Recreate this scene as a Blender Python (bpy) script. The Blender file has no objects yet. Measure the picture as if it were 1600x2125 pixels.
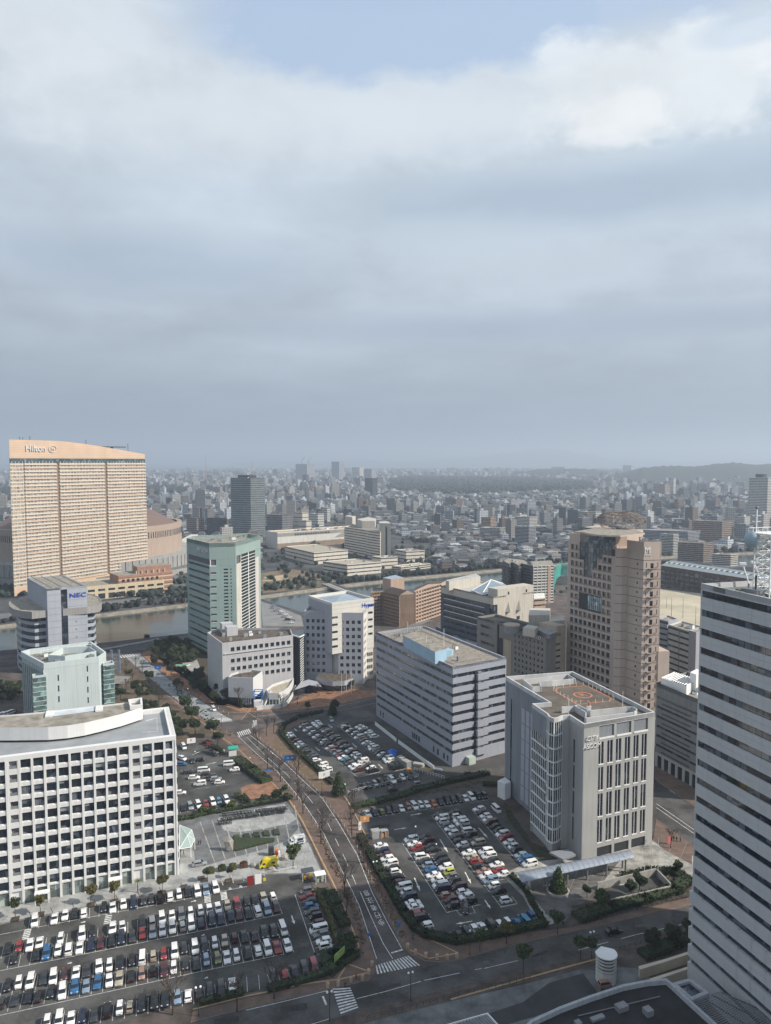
import bpy, bmesh, math, random
import numpy as np
from mathutils import Vector, Matrix
random.seed(7); RNG=np.random.default_rng(7)
S=bpy.context.scene; C=S.collection; D=bpy.data
rad=math.radians
# ---------------- camera, light, sky, exposure ----------------
F_PX=1537.; CX=800.; CY=1062.5; CAM_H=122.; HROW=958.
PITCH=math.atan((CY-HROW)/F_PX)
cam=D.cameras.new('camera'); co=D.objects.new('camera',cam); C.objects.link(co); S.camera=co
cam.sensor_fit='HORIZONTAL'; cam.sensor_width=36.; cam.lens=36.*F_PX/1600.; cam.clip_start=1.; cam.clip_end=60000.
co.location=(0,0,CAM_H); co.rotation_euler=(rad(90)-PITCH,0,0)
S.render.resolution_x=771; S.render.resolution_y=1024
S.view_settings.view_transform='Standard'; S.view_settings.look='None'; S.view_settings.gamma=1
S.view_settings.use_curve_mapping=False; S.view_settings.exposure=0.32
SUN_EL=rad(36.5); SUN_DIR=Vector((0.98,-0.20,0)).normalized()*math.cos(SUN_EL)+Vector((0,0,math.sin(SUN_EL)))
sl=D.lights.new('sun','SUN'); sl.energy=5.0; sl.angle=rad(0.6); sl.color=(1.0,.92,.80)
so=D.objects.new('sun',sl); C.objects.link(so); so.rotation_euler=SUN_DIR.to_track_quat('Z','Y').to_euler(); so.location=(300,-50,300)
W=D.worlds.new('World'); S.world=W; W.use_nodes=True
def build_sky():
    nt=W.node_tree; N=nt.nodes; L=nt.links; N.clear()
    out=N.new('ShaderNodeOutputWorld'); bg=N.new('ShaderNodeBackground'); bg.inputs[1].default_value=0.082
    L.new(bg.outputs[0],out.inputs[0])
    sky=N.new('ShaderNodeTexSky'); sky.sky_type='NISHITA'; sky.sun_disc=False; sky.sun_elevation=SUN_EL
    sky.sun_rotation=math.atan2(SUN_DIR.x,SUN_DIR.y); sky.altitude=50; sky.air_density=1.2; sky.dust_density=2.5
    tc=N.new('ShaderNodeTexCoord'); sp=N.new('ShaderNodeSeparateXYZ'); L.new(tc.outputs['Generated'],sp.inputs[0])
    def m(op,a,b=None,c=None,clamp=False):
        n=N.new('ShaderNodeMath'); n.operation=op; n.use_clamp=clamp
        for i,v in enumerate((a,b,c)):
            if v is None: continue
            if hasattr(v,'links') or hasattr(v,'node'): L.new(v,n.inputs[i])
            else: n.inputs[i].default_value=v
        return n.outputs[0]
    z=m('MAXIMUM',sp.outputs[2],0.0)
    den=m('ADD',z,0.10)
    cv=N.new('ShaderNodeCombineXYZ'); L.new(m('DIVIDE',sp.outputs[0],den),cv.inputs[0]); L.new(m('DIVIDE',sp.outputs[1],den),cv.inputs[1])
    def noise(scale,detail,rough,off,dist=0.):
        mp=N.new('ShaderNodeVectorMath'); mp.operation='ADD'; L.new(cv.outputs[0],mp.inputs[0]); mp.inputs[1].default_value=off
        n=N.new('ShaderNodeTexNoise'); n.inputs['Scale'].default_value=scale; n.inputs['Detail'].default_value=detail
        n.inputs['Roughness'].default_value=rough; n.inputs['Distortion'].default_value=dist
        L.new(mp.outputs[0],n.inputs['Vector']); return n.outputs['Fac']
    big=noise(0.55,6,.50,(3.1,1.7,0)); fine=noise(2.2,8,.56,(9,4,0),.25); mid=noise(1.1,7,.52,(5.3,8.8,0),.15)
    def ramp(v,stops,interp='LINEAR'):
        r=N.new('ShaderNodeValToRGB'); L.new(v,r.inputs[0]); e=r.color_ramp.elements; r.color_ramp.interpolation=interp
        while len(e)<len(stops): e.new(0.5)
        for i,(p,c) in enumerate(stops): e[i].position=p; e[i].color=(*c,1) if len(c)==3 else c
        return r.outputs[0]
    # cloud base colour by height above the horizon (linear radiance, scaled by 10 because the background strength is 0.1)
    base=ramp(z,[(0.0,(.228,.280,.352)),(.05,(.290,.350,.428)),(.09,(.360,.424,.505)),(.13,(.425,.495,.575)),(.22,(.520,.595,.680)),(.31,(.550,.635,.722)),(.385,(.585,.675,.765)),(.44,(.66,.735,.815)),(.52,(.60,.69,.80)),(1,(.46,.55,.68))],'LINEAR')
    # ragged azimuth/height used to place the bright cumulus bank and the blue gaps where the photo has them
    ni=N.new('ShaderNodeTexNoise'); ni.inputs['Scale'].default_value=9.; ni.inputs['Detail'].default_value=9; ni.inputs['Roughness'].default_value=.60; ni.inputs['Distortion'].default_value=.15
    mpi=N.new('ShaderNodeMapping'); mpi.inputs['Scale'].default_value=(1,1,1.7); mpi.inputs['Location'].default_value=(.3,.9,.2); L.new(tc.outputs['Generated'],mpi.inputs[0]); L.new(mpi.outputs[0],ni.inputs['Vector']); iso=ni.outputs['Fac']
    az=m('DIVIDE',sp.outputs[0],m('MAXIMUM',sp.outputs[1],0.05))
    def blob(a0,e0,ra,re,soft=1.0,nz=.9):
        da=m('DIVIDE',m('SUBTRACT',az,a0),ra); de=m('DIVIDE',m('SUBTRACT',sp.outputs[2],e0),re)
        d=m('SQRT',m('ADD',m('MULTIPLY',da,da),m('MULTIPLY',de,de)))
        d=m('ADD',d,m('MULTIPLY',m('SUBTRACT',iso,.5),-nz*2))
        front=m('GREATER_THAN',sp.outputs[1],0.0)
        v=m('SUBTRACT',1.0+soft*.5,d); v=m('DIVIDE',v,soft,clamp=True)
        return m('MULTIPLY',m('SMOOTH_MIN',v,1.0,0.2,clamp=True),front)
    def mix(f,a,b,blend='MIX'):
        n=N.new('ShaderNodeMix'); n.data_type='RGBA'; n.blend_type=blend
        for idx,v in ((0,f),(6,a),(7,b)):
            if isinstance(v,(int,float)): n.inputs[idx].default_value=v
            elif isinstance(v,tuple): n.inputs[idx].default_value=(*v,1)
            else: L.new(v,n.inputs[idx])
        return n.outputs[2]
    # large soft light/dark modelling of the stratus
    modn=m('ADD',m('MULTIPLY',m('SUBTRACT',big,.5),.5),m('MULTIPLY',m('SUBTRACT',mid,.5),.75)); modn=m('ADD',modn,m('MULTIPLY',m('SUBTRACT',fine,.5),.35)); modn=m('ADD',modn,m('MULTIPLY',m('SUBTRACT',iso,.5),.45))
    modn=m('MULTIPLY',modn,ramp(z,[(0,(.10,)*3),(.10,(.6,)*3),(.2,(1.15,)*3),(.4,(1,)*3)]))
    mul=m('ADD',1.0,m('MULTIPLY',modn,.74))
    cc=N.new('ShaderNodeVectorMath'); cc.operation='SCALE'; L.new(base,cc.inputs[0]); L.new(mul,cc.inputs[3])
    col=cc.outputs[0]
    def add_blob(col,c,amt,*a,**k):
        return mix(m('MULTIPLY',blob(*a,**k),amt),col,c)
    col=add_blob(col,(.40,.50,.63),.8,.28,.318,.30,.028,1.0,.7)      # blue-grey belly right
    col=add_blob(col,(.385,.475,.60),.7,-.33,.24,.20,.035,1.2,.9)     # grey shelf left
    col=add_blob(col,(.36,.44,.565),.6,.18,.172,.35,.016,1.2,.7)      # low dark bank
    col=add_blob(col,(.58,.66,.74),.75,.19,.245,.17,.026,1.3,1.6)      # pale wisps
    col=add_blob(col,(.56,.65,.74),.6,.10,.285,.10,.018,1.2,1.6)
    col=add_blob(col,(.72,.78,.84),.8,-.28,.40,.24,.04,1.4,.9)        # pale bank left
    col=add_blob(col,(.74,.81,.87),.8,.08,.41,.30,.035,1.2,.8)
    gap=blob(.0,.485,.28,.046,.5,1.2)
    gap=m('MAXIMUM',gap,m('MULTIPLY',blob(.36,.505,.26,.034,.8,.8),.8))
    gen=m('MULTIPLY',m('SUBTRACT',big,.40),5.0,clamp=True)
    gap=m('MAXIMUM',m('MULTIPLY',gap,.9),m('MULTIPLY',gen,ramp(z,[(0,(0,)*3),(.51,(0,)*3),(.64,(.92,)*3)])))
    sc=N.new('ShaderNodeVectorMath'); sc.operation='SCALE'; L.new(col,sc.inputs[0]); sc.inputs[3].default_value=10.0
    blue=mix(ramp(z,[(.50,(.72,)*3),(.70,(.12,)*3)]),sky.outputs[0],(5.3,6.9,9.3))
    fin=mix(gap,sc.outputs[0],blue)
    for (c,amt,a) in (((8.1,8.6,9.0),.85,(.325,.420,.165,.042,.5,1.4)),((8.6,9.0,9.3),.9,(.56,.437,.075,.030,.5,1.4)),((6.0,7.0,8.2),.7,(.47,.452,.06,.012,.6,.7)),((8.8,9.1,9.3),.8,(.30,.395,.06,.03,.5,1.3)),((7.6,8.2,8.7),.7,(-.46,.47,.19,.07,.8,1.4))):
        shade=m('ADD',.80,m('MULTIPLY',iso,.36)); q=N.new('ShaderNodeVectorMath'); q.operation='SCALE'; q.inputs[0].default_value=c; L.new(shade,q.inputs[3])
        fin=mix(m('MULTIPLY',blob(*a),amt),fin,q.outputs[0])
    L.new(fin,bg.inputs[0])
build_sky()
# ---------------- helpers ----------------
def ray(px,py):
    u=(px-CX)/F_PX; v=(CY-py)/F_PX
    return (u,math.cos(PITCH)+v*math.sin(PITCH),-math.sin(PITCH)+v*math.cos(PITCH))
def G(px,py,z=0.):
    r=ray(px,py); t=(z-CAM_H)/r[2]; return (r[0]*t,r[1]*t)
def zt(y,py):
    v=(CY-py)/F_PX; return CAM_H+y*(-math.sin(PITCH)+v*math.cos(PITCH))/(math.cos(PITCH)+v*math.sin(PITCH))
def GG(pts,z=0.): return [G(a,b,z) for a,b in pts]
def V2(a): return Vector((a[0],a[1]))
def proj(x,y,z):
    d=(x,y,z-CAM_H); c,s=math.cos(PITCH),math.sin(PITCH)
    dep=d[1]*c-d[2]*s; up=d[1]*s+d[2]*c
    return (CX+F_PX*d[0]/dep, CY-F_PX*up/dep)
MATS={}
def mat(name,col,rough=.8,metal=0.,var=.12,scale=.25,bump=0.,spec=.4,kind=None,col2=None,detail=6,coat=0.,stretch=None,patch=None):
    if name in MATS: return MATS[name]
    m=D.materials.new(name); m.use_nodes=True; nt=m.node_tree; N=nt.nodes; L=nt.links
    b=N['Principled BSDF']; b.inputs['Roughness'].default_value=rough; b.inputs['Metallic'].default_value=metal
    b.inputs['Specular IOR Level'].default_value=spec; b.inputs['Coat Weight'].default_value=coat
    m.diffuse_color=(*col,1)
    if var>0 or col2:
        geo=N.new('ShaderNodeNewGeometry'); vec=geo.outputs['Position']
        if stretch:
            mp=N.new('ShaderNodeMapping'); L.new(vec,mp.inputs[0]); mp.inputs['Scale'].default_value=stretch; vec=mp.outputs[0]
        n=N.new('ShaderNodeTexNoise'); n.inputs['Scale'].default_value=scale; n.inputs['Detail'].default_value=detail; n.inputs['Roughness'].default_value=.62
        L.new(vec,n.inputs['Vector'])
        r=N.new('ShaderNodeValToRGB'); L.new(n.outputs['Fac'],r.inputs[0])
        if patch:
            vo=N.new('ShaderNodeTexVoronoi'); vo.inputs['Scale'].default_value=patch; L.new(vec,vo.inputs['Vector']); sc_=N.new('ShaderNodeSeparateColor'); L.new(vo.outputs['Color'],sc_.inputs[0])
            n3=N.new('ShaderNodeTexNoise'); n3.inputs['Scale'].default_value=1.7; n3.inputs['Detail'].default_value=8; L.new(vec,n3.inputs['Vector'])
            a1=N.new('ShaderNodeMath'); a1.operation='MULTIPLY_ADD'; L.new(sc_.outputs[0],a1.inputs[0]); a1.inputs[1].default_value=.16; L.new(n.outputs['Fac'],a1.inputs[2])
            a2=N.new('ShaderNodeMath'); a2.operation='MULTIPLY_ADD'; L.new(n3.outputs['Fac'],a2.inputs[0]); a2.inputs[1].default_value=.3; L.new(a1.outputs[0],a2.inputs[2])
            a3=N.new('ShaderNodeMath'); a3.operation='SUBTRACT'; L.new(a2.outputs[0],a3.inputs[0]); a3.inputs[1].default_value=.23; L.new(a3.outputs[0],r.inputs[0])
        c2=col2 or tuple(c*(1-var*2.2) for c in col); c1=col if col2 else tuple(min(1,c*(1+var*.9)) for c in col)
        r.color_ramp.elements[0].position=.33; r.color_ramp.elements[0].color=(*c2,1)
        r.color_ramp.elements[1].position=.67; r.color_ramp.elements[1].color=(*c1,1)
        oc=r.outputs[0]
        if 'foliage' in name:
            oi=N.new('ShaderNodeObjectInfo'); mr=N.new('ShaderNodeMapRange'); mr.inputs[3].default_value=.70; mr.inputs[4].default_value=1.55; L.new(oi.outputs['Random'],mr.inputs[0]); vs_=N.new('ShaderNodeVectorMath'); vs_.operation='SCALE'; L.new(oc,vs_.inputs[0]); L.new(mr.outputs[0],vs_.inputs[3]); oc=vs_.outputs[0]
        L.new(oc,b.inputs['Base Color'])
        if bump>0:
            bp=N.new('ShaderNodeBump'); bp.inputs['Strength'].default_value=bump; bp.inputs['Distance'].default_value=.05; L.new(n.outputs['Fac'],bp.inputs['Height']); L.new(bp.outputs[0],b.inputs['Normal'])
    else: b.inputs['Base Color'].default_value=(*col,1)
    MATS[name]=m; return m
def wallmat(name,col,pw=0,ph=0,line=.65,rough=.75,var=.08,streak=.16,grime=None,metal=0.,spec=.35):
    col=tuple(c*.84 for c in col)
    """wall: base colour with large tonal drift, vertical rain streaks, fine grain"""
    if name in MATS: return MATS[name]
    m=D.materials.new(name); m.use_nodes=True; nt=m.node_tree; N=nt.nodes; L=nt.links
    b=N['Principled BSDF']; b.inputs['Roughness'].default_value=rough; b.inputs['Specular IOR Level'].default_value=spec; b.inputs['Metallic'].default_value=metal
    geo=N.new('ShaderNodeNewGeometry')
    n=N.new('ShaderNodeTexNoise'); n.inputs['Scale'].default_value=.09; n.inputs['Detail'].default_value=5; L.new(geo.outputs['Position'],n.inputs['Vector'])
    mp=N.new('ShaderNodeMapping'); mp.inputs['Scale'].default_value=(1.4,1.4,.06); L.new(geo.outputs['Position'],mp.inputs[0])
    n2=N.new('ShaderNodeTexNoise'); n2.inputs['Scale'].default_value=1.0; n2.inputs['Detail'].default_value=4; L.new(mp.outputs[0],n2.inputs['Vector'])
    def rr(v,a,bb,p0=.35,p1=.65):
        r=N.new('ShaderNodeMapRange'); L.new(v,r.inputs[0]); r.inputs[1].default_value=p0; r.inputs[2].default_value=p1; r.inputs[3].default_value=a; r.inputs[4].default_value=bb; return r.outputs[0]
    k1=rr(n.outputs['Fac'],1-var,1+var); k2=rr(n2.outputs['Fac'],1-streak,1.,.38,.55)
    mu=N.new('ShaderNodeMath'); mu.operation='MULTIPLY'; L.new(k1,mu.inputs[0]); L.new(k2,mu.inputs[1])
    vm=N.new('ShaderNodeVectorMath'); vm.operation='SCALE'; vm.inputs[0].default_value=col; L.new(mu.outputs[0],vm.inputs[3]); L.new(vm.outputs[0],b.inputs['Base Color'])
    m.diffuse_color=(*col,1); MATS[name]=m; return m
def glassmat(name,col=(.02,.03,.045),rough=.06,spec=.9,bright=0.25):
    """window glass: dark, reflective, with a random tone per pane (blinds, rooms behind)"""
    if name in MATS: return MATS[name]
    m=D.materials.new(name); m.use_nodes=True; nt=m.node_tree; N=nt.nodes; L=nt.links
    b=N['Principled BSDF']; b.inputs['Roughness'].default_value=rough; b.inputs['Specular IOR Level'].default_value=spec
    oi=N.new('ShaderNodeObjectInfo'); geo=N.new('ShaderNodeNewGeometry')
    wn=N.new('ShaderNodeTexVoronoi'); wn.inputs['Scale'].default_value=.45; L.new(geo.outputs['Position'],wn.inputs['Vector'])
    ad=N.new('ShaderNodeMath'); ad.operation='ADD'; L.new(oi.outputs['Random'],ad.inputs[0]); sp=N.new('ShaderNodeSeparateColor'); L.new(wn.outputs['Color'],sp.inputs[0]); L.new(sp.outputs[0],ad.inputs[1])
    fr=N.new('ShaderNodeMath'); fr.operation='FRACT'; L.new(ad.outputs[0],fr.inputs[0])
    r=N.new('ShaderNodeValToRGB'); L.new(fr.outputs[0],r.inputs[0]); e=r.color_ramp.elements
    e[0].position=0; e[0].color=(*[c*.5 for c in col],1); e[1].position=1; e[1].color=(*[min(1,c*2.2+bright*.25) for c in col],1)
    q=e.new(.8); q.color=(*[c*1.2 for c in col],1)
    L.new(r.outputs[0],b.inputs['Base Color']); m.diffuse_color=(*col,1); MATS[name]=m; return m
def props(o,label=None,cat=None,group=None,kind=None,category=None):
    cat=cat or category
    if label: o['label']=label
    if cat: o['category']=cat
    if group: o['group']=group
    if kind: o['kind']=kind
    return o
def thing(name,label,cat,loc=(0,0,0),rz=0.,group=None):
    o=D.objects.new(name,None); C.objects.link(o); o.location=(loc[0],loc[1],loc[2] if len(loc)>2 else 0); o.rotation_euler=(0,0,rz); o.empty_display_size=.1
    return props(o,label,cat,group)
def put(o,parent):
    """parent o (given in world coordinates) to an unrotated parent"""
    if parent is not None:
        o.parent=parent
        p=parent; loc=Vector((0,0,0))
        while p is not None: loc+=p.location; p=p.parent
        o.location=Vector(o.location)-loc
    return o
class MB:
    def __init__(s): s.v=[]; s.f=[]; s.m=[]; s.mats=[]
    def mi(s,m):
        if m not in s.mats: s.mats.append(m)
        return s.mats.index(m)
    def add(s,vs,fs,m=None):
        k=len(s.v); s.v+=[tuple(v) for v in vs]; s.f+=[tuple(i+k for i in f) for f in fs]; s.m+=[s.mi(m)]*len(fs); return s
    def box(s,cx,cy,cz,sx,sy,sz,rz=0,m=None):
        c,n=math.cos(rz),math.sin(rz); vs=[]
        for dz in (-.5,.5):
            for dx,dy in ((-.5,-.5),(.5,-.5),(.5,.5),(-.5,.5)):
                x,y=dx*sx,dy*sy; vs.append((cx+x*c-y*n,cy+x*n+y*c,cz+dz*sz))
        return s.add(vs,[(0,3,2,1),(4,5,6,7),(0,1,5,4),(1,2,6,5),(2,3,7,6),(3,0,4,7)],m)
    def prism(s,P,z0,z1,m=None,top=True,bot=False,mtop=None):
        n=len(P); vs=[(x,y,z0) for x,y in P]+[(x,y,z1) for x,y in P]
        s.add(vs,[(i,(i+1)%n,n+(i+1)%n,n+i) for i in range(n)],m)
        if top: s.add([(x,y,z1) for x,y in P],[tuple(range(n))],mtop or m)
        if bot: s.add([(x,y,z0) for x,y in P],[tuple(range(n-1,-1,-1))],m)
        return s
    def sheet(s,P,z,m=None): return s.add([(x,y,z) for x,y in P],[tuple(range(len(P)))],m)
    def ring(s,P,Q,z0,z1,m=None):
        n=len(P); vs=[(x,y,z0) for x,y in P]+[(x,y,z1) for x,y in P]+[(x,y,z1) for x,y in Q]+[(x,y,z0) for x,y in Q]
        fs=[]
        for i in range(n):
            j=(i+1)%n; fs+=[(i,j,n+j,n+i),(n+i,n+j,2*n+j,2*n+i),(2*n+i,2*n+j,3*n+j,3*n+i),(3*n+i,3*n+j,j,i)]
        return s.add(vs,fs,m)
    def tube(s,a,b,r0,r1=None,n=6,m=None,cap=True):
        a=Vector(a); b=Vector(b); r1=r0 if r1 is None else r1; d=(b-a)
        if d.length<1e-6: return s
        q=d.normalized().to_track_quat('Z','Y'); vs=[]
        for p,r in ((a,r0),(b,r1)):
            for i in range(n):
                t=2*math.pi*i/n; vs.append(p+q@Vector((r*math.cos(t),r*math.sin(t),0)))
        fs=[(i,(i+1)%n,n+(i+1)%n,n+i) for i in range(n)]
        if cap: fs+=[tuple(range(n-1,-1,-1)),tuple(range(n,2*n))]
        return s.add(vs,fs,m)
    def fbox(s,F,u0,u1,z0,z1,d0,d1,m=None):
        vs=[F.pt(u,z,d) for z in (z0,z1) for u,d in ((u0,d1),(u1,d1),(u1,d0),(u0,d0))]
        return s.add(vs,[(0,3,2,1),(4,5,6,7),(0,1,5,4),(1,2,6,5),(2,3,7,6),(3,0,4,7)],m)
    def sphere(s,c,r,nu=10,nv=6,m=None,sz=1.,v0=0.,v1=1.):
        vs=[];fs=[]
        for j in range(nv+1):
            ph=math.pi*(v0+(v1-v0)*j/nv)
            for i in range(nu):
                t=2*math.pi*i/nu; vs.append((c[0]+r*math.sin(ph)*math.cos(t),c[1]+r*math.sin(ph)*math.sin(t),c[2]+r*sz*math.cos(ph)))
        for j in range(nv):
            for i in range(nu):
                k=j*nu; fs.append((k+i,k+nu+i,k+nu+(i+1)%nu,k+(i+1)%nu))
        return s.add(vs,fs,m)
    def mesh(s,name,smooth=False):
        me=D.meshes.new(name); me.from_pydata(s.v,[],s.f)
        for m in s.mats: me.materials.append(m if m else None)
        me.polygons.foreach_set('material_index',s.m)
        if smooth: me.polygons.foreach_set('use_smooth',[True]*len(s.f))
        me.update(); return me
    def build(s,name,parent=None,smooth=False,**k):
        if not s.f: return None
        # centre the object on its own base
        vs=np.array(s.v); c=(vs[:,0].mean(),vs[:,1].mean(),vs[:,2].min()); s.v=[(v[0]-c[0],v[1]-c[1],v[2]-c[2]) for v in s.v]
        o=D.objects.new(name,s.mesh(name,smooth)); C.objects.link(o); o.location=c
        put(o,parent); return props(o,**k)
class Fc:
    """a wall face: from a to b as seen left to right from outside"""
    def __init__(s,a,b):
        s.a=V2(a); s.b=V2(b); s.L=(s.b-s.a).length; s.u=(s.b-s.a)/s.L; s.n=Vector((s.u.y,-s.u.x)); s.ang=math.atan2(s.u.y,s.u.x)
    def pt(s,u,z,d): p=s.a+s.u*u+s.n*d; return (p.x,p.y,z)
BOXC={}
def piece(F,u0,u1,z0,z1,d0,d1,name,m,parent,**k):
    """a box-shaped part on a face, mesh data shared between alike pieces"""
    w,h,t=round(u1-u0,2),round(z1-z0,2),round(d1-d0,3); key=(name,w,h,t,m.name)
    if key not in BOXC:
        b=MB(); b.add([(x,y,z) for z in (0,h) for x,y in ((0,-t),(w,-t),(w,0),(0,0))],[(0,3,2,1),(4,5,6,7),(0,1,5,4),(1,2,6,5),(2,3,7,6),(3,0,4,7)],m)
        BOXC[key]=b.mesh(name)
    o=D.objects.new(name,BOXC[key]); C.objects.link(o); o.location=F.pt(u0,z0,d0); o.rotation_euler=(0,0,F.ang)
    put(o,parent); return props(o,**k)
def inset(P,t):
    n=len(P); Q=[]
    for i in range(n):
        a=V2(P[i-1]); b=V2(P[i]); c=V2(P[(i+1)%n]); u=(b-a).normalized(); w=(c-b).normalized()
        n1=Vector((-u.y,u.x)); n2=Vector((-w.y,w.x)); d=1+n1.dot(n2)
        k=(n1+n2)/max(d,.25); q=b+k*t; Q.append((q.x,q.y))
    return Q
def area(P): return .5*sum(P[i-1][0]*P[i][1]-P[i][0]*P[i-1][1] for i in range(len(P)))
def ccw(P): return P if area(P)>0 else P[::-1]
def quadfrom(corner,left,right):
    """footprint (counter-clockwise, starting at left) from near corner and its two neighbours"""
    c,l,r=V2(corner),V2(left),V2(right); f=l+r-c
    return [tuple(l),tuple(c),tuple(r),tuple(f)]
def text(body,F,u,z,size,name,m,parent,d=.1,ext=.12,rz=None,flat=None,sx=1.):
    cu=D.curves.new('txt','FONT'); cu.body=body; cu.size=size; cu.extrude=ext; cu.align_x='CENTER'; cu.align_y='CENTER'; cu.offset=.0
    t=D.objects.new('txt',cu); C.objects.link(t); dg=bpy.context.evaluated_depsgraph_get(); me=D.meshes.new_from_object(t.evaluated_get(dg))
    D.objects.remove(t); me.name=name; me.materials.clear(); me.materials.append(m)
    o=D.objects.new(name,me); C.objects.link(o)
    if F is not None:
        o.location=F.pt(u,z,d+ext); o.rotation_euler=(rad(90),0,F.ang)
    else:
        o.location=flat; o.rotation_euler=(0,0,rz)
    o.scale=(sx,1,1)
    put(o,parent); return o
def shell(root,P,zt_,wm,rm,t=.3,ph=1.0,pt=.4,z0=0.,wallname='wall',pm=None):
    """core volume + roof deck + parapet; returns faces on the outer footprint"""
    Q=inset(P,t); MB().prism(Q,z0,zt_-ph,wm,top=False).build(wallname,root)
    MB().sheet(inset(P,max(t,.05)-.02 if t>.05 else .01),zt_-ph,rm).build('roof',root)
    MB().ring(P,inset(P,max(pt,t+.12)),zt_-ph+.01,zt_,pm or wm).build('parapet',root)
    return [Fc(P[i],P[(i+1)%len(P)]) for i in range(len(P))]
# ---------------- materials ----------------
M_ground=mat('city_ground',(.065,.067,.07),.95,var=.35,scale=.02)
M_asph=mat('asphalt',(.082,.080,.078),.9,var=.26,patch=.11,scale=.12,bump=.2,detail=9)
M_asph2=mat('brown_asphalt',(.088,.078,.074),.9,var=.26,patch=.13,scale=.10,bump=.2,detail=9)
M_lot=mat('parking_asphalt',(.080,.080,.077),.9,var=.28,patch=.07,scale=.09,bump=.2,detail=9)
M_brick=mat('brick_paving',(.170,.112,.085),.9,var=.22,scale=.35,patch=.3,col2=(.095,.072,.062),bump=.2)
M_brick2=mat('orange_paving',(.27,.145,.09),.9,var=.2,scale=.4)
M_tact=mat('tactile_paving',(.40,.27,.15),.85,var=.12,scale=.8)
M_plaza=mat('plaza_grey',(.145,.15,.156),.8,var=.16,patch=.35,scale=.2)
M_plaza2=mat('plaza_pale',(.33,.335,.33),.8,var=.16,patch=.35,scale=.2)
M_pav=mat('pale_paving',(.36,.35,.32),.85,var=.22,patch=.4,scale=.3)
M_street=mat('stone_street',(.27,.28,.285),.85,var=.14,scale=.2)
M_curb=mat('kerb_stone',(.30,.29,.28),.85,var=.1,scale=.5)
M_line=mat('white_paint',(.68,.68,.66),.7,var=.22,scale=1.2)
M_soil=mat('planting_soil',(.075,.06,.045),.95,var=.3,scale=.4)
M_lawn=mat('dry_lawn',(.10,.105,.05),.95,col2=(.15,.12,.07),scale=.25)
M_sand=mat('school_sand',(.47,.42,.31),.95,var=.12,scale=.04)
M_water=mat('river_water',(.045,.062,.056),.14,var=.12,scale=.22,bump=.6,spec=.5,stretch=(1,1,1))
M_bank=mat('stone_bank',(.24,.215,.175),.9,var=.2,scale=.2)
M_conc=mat('concrete',(.34,.33,.31),.85,var=.14,scale=.4)
M_white=mat('white_metal',(.78,.78,.77),.5,var=.04)
M_dark=mat('dark_metal',(.035,.037,.04),.5,var=.1)
M_grey=mat('grey_metal',(.22,.23,.24),.5,var=.1)
M_blue=mat('blue_sign',(.02,.16,.50),.5,var=0)
M_dglass=glassmat('dark_glass')
M_roofconc=mat('roof_concrete',(.33,.31,.27),.9,col2=(.17,.15,.12),scale=.35)
M_bark=mat('bark',(.075,.055,.042),.95,var=.3,scale=3.)
M_twig=mat('bare_twigs',(.085,.062,.055),.95,var=.2,scale=3.)
M_leafs=[mat('dark_foliage',(.038,.055,.022),.85,col2=(.016,.026,.012),scale=1.3),mat('green_foliage',(.060,.082,.028),.85,col2=(.026,.042,.016),scale=1.3),
         mat('olive_foliage',(.135,.115,.035),.85,col2=(.055,.062,.022),scale=1.3)]
M_hedge=mat('hedge_foliage',(.038,.052,.022),.9,col2=(.015,.024,.012),scale=1.6)
M_wood=mat('far_wood_foliage',(.024,.033,.028),.95,col2=(.011,.017,.016),scale=.03)
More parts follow.
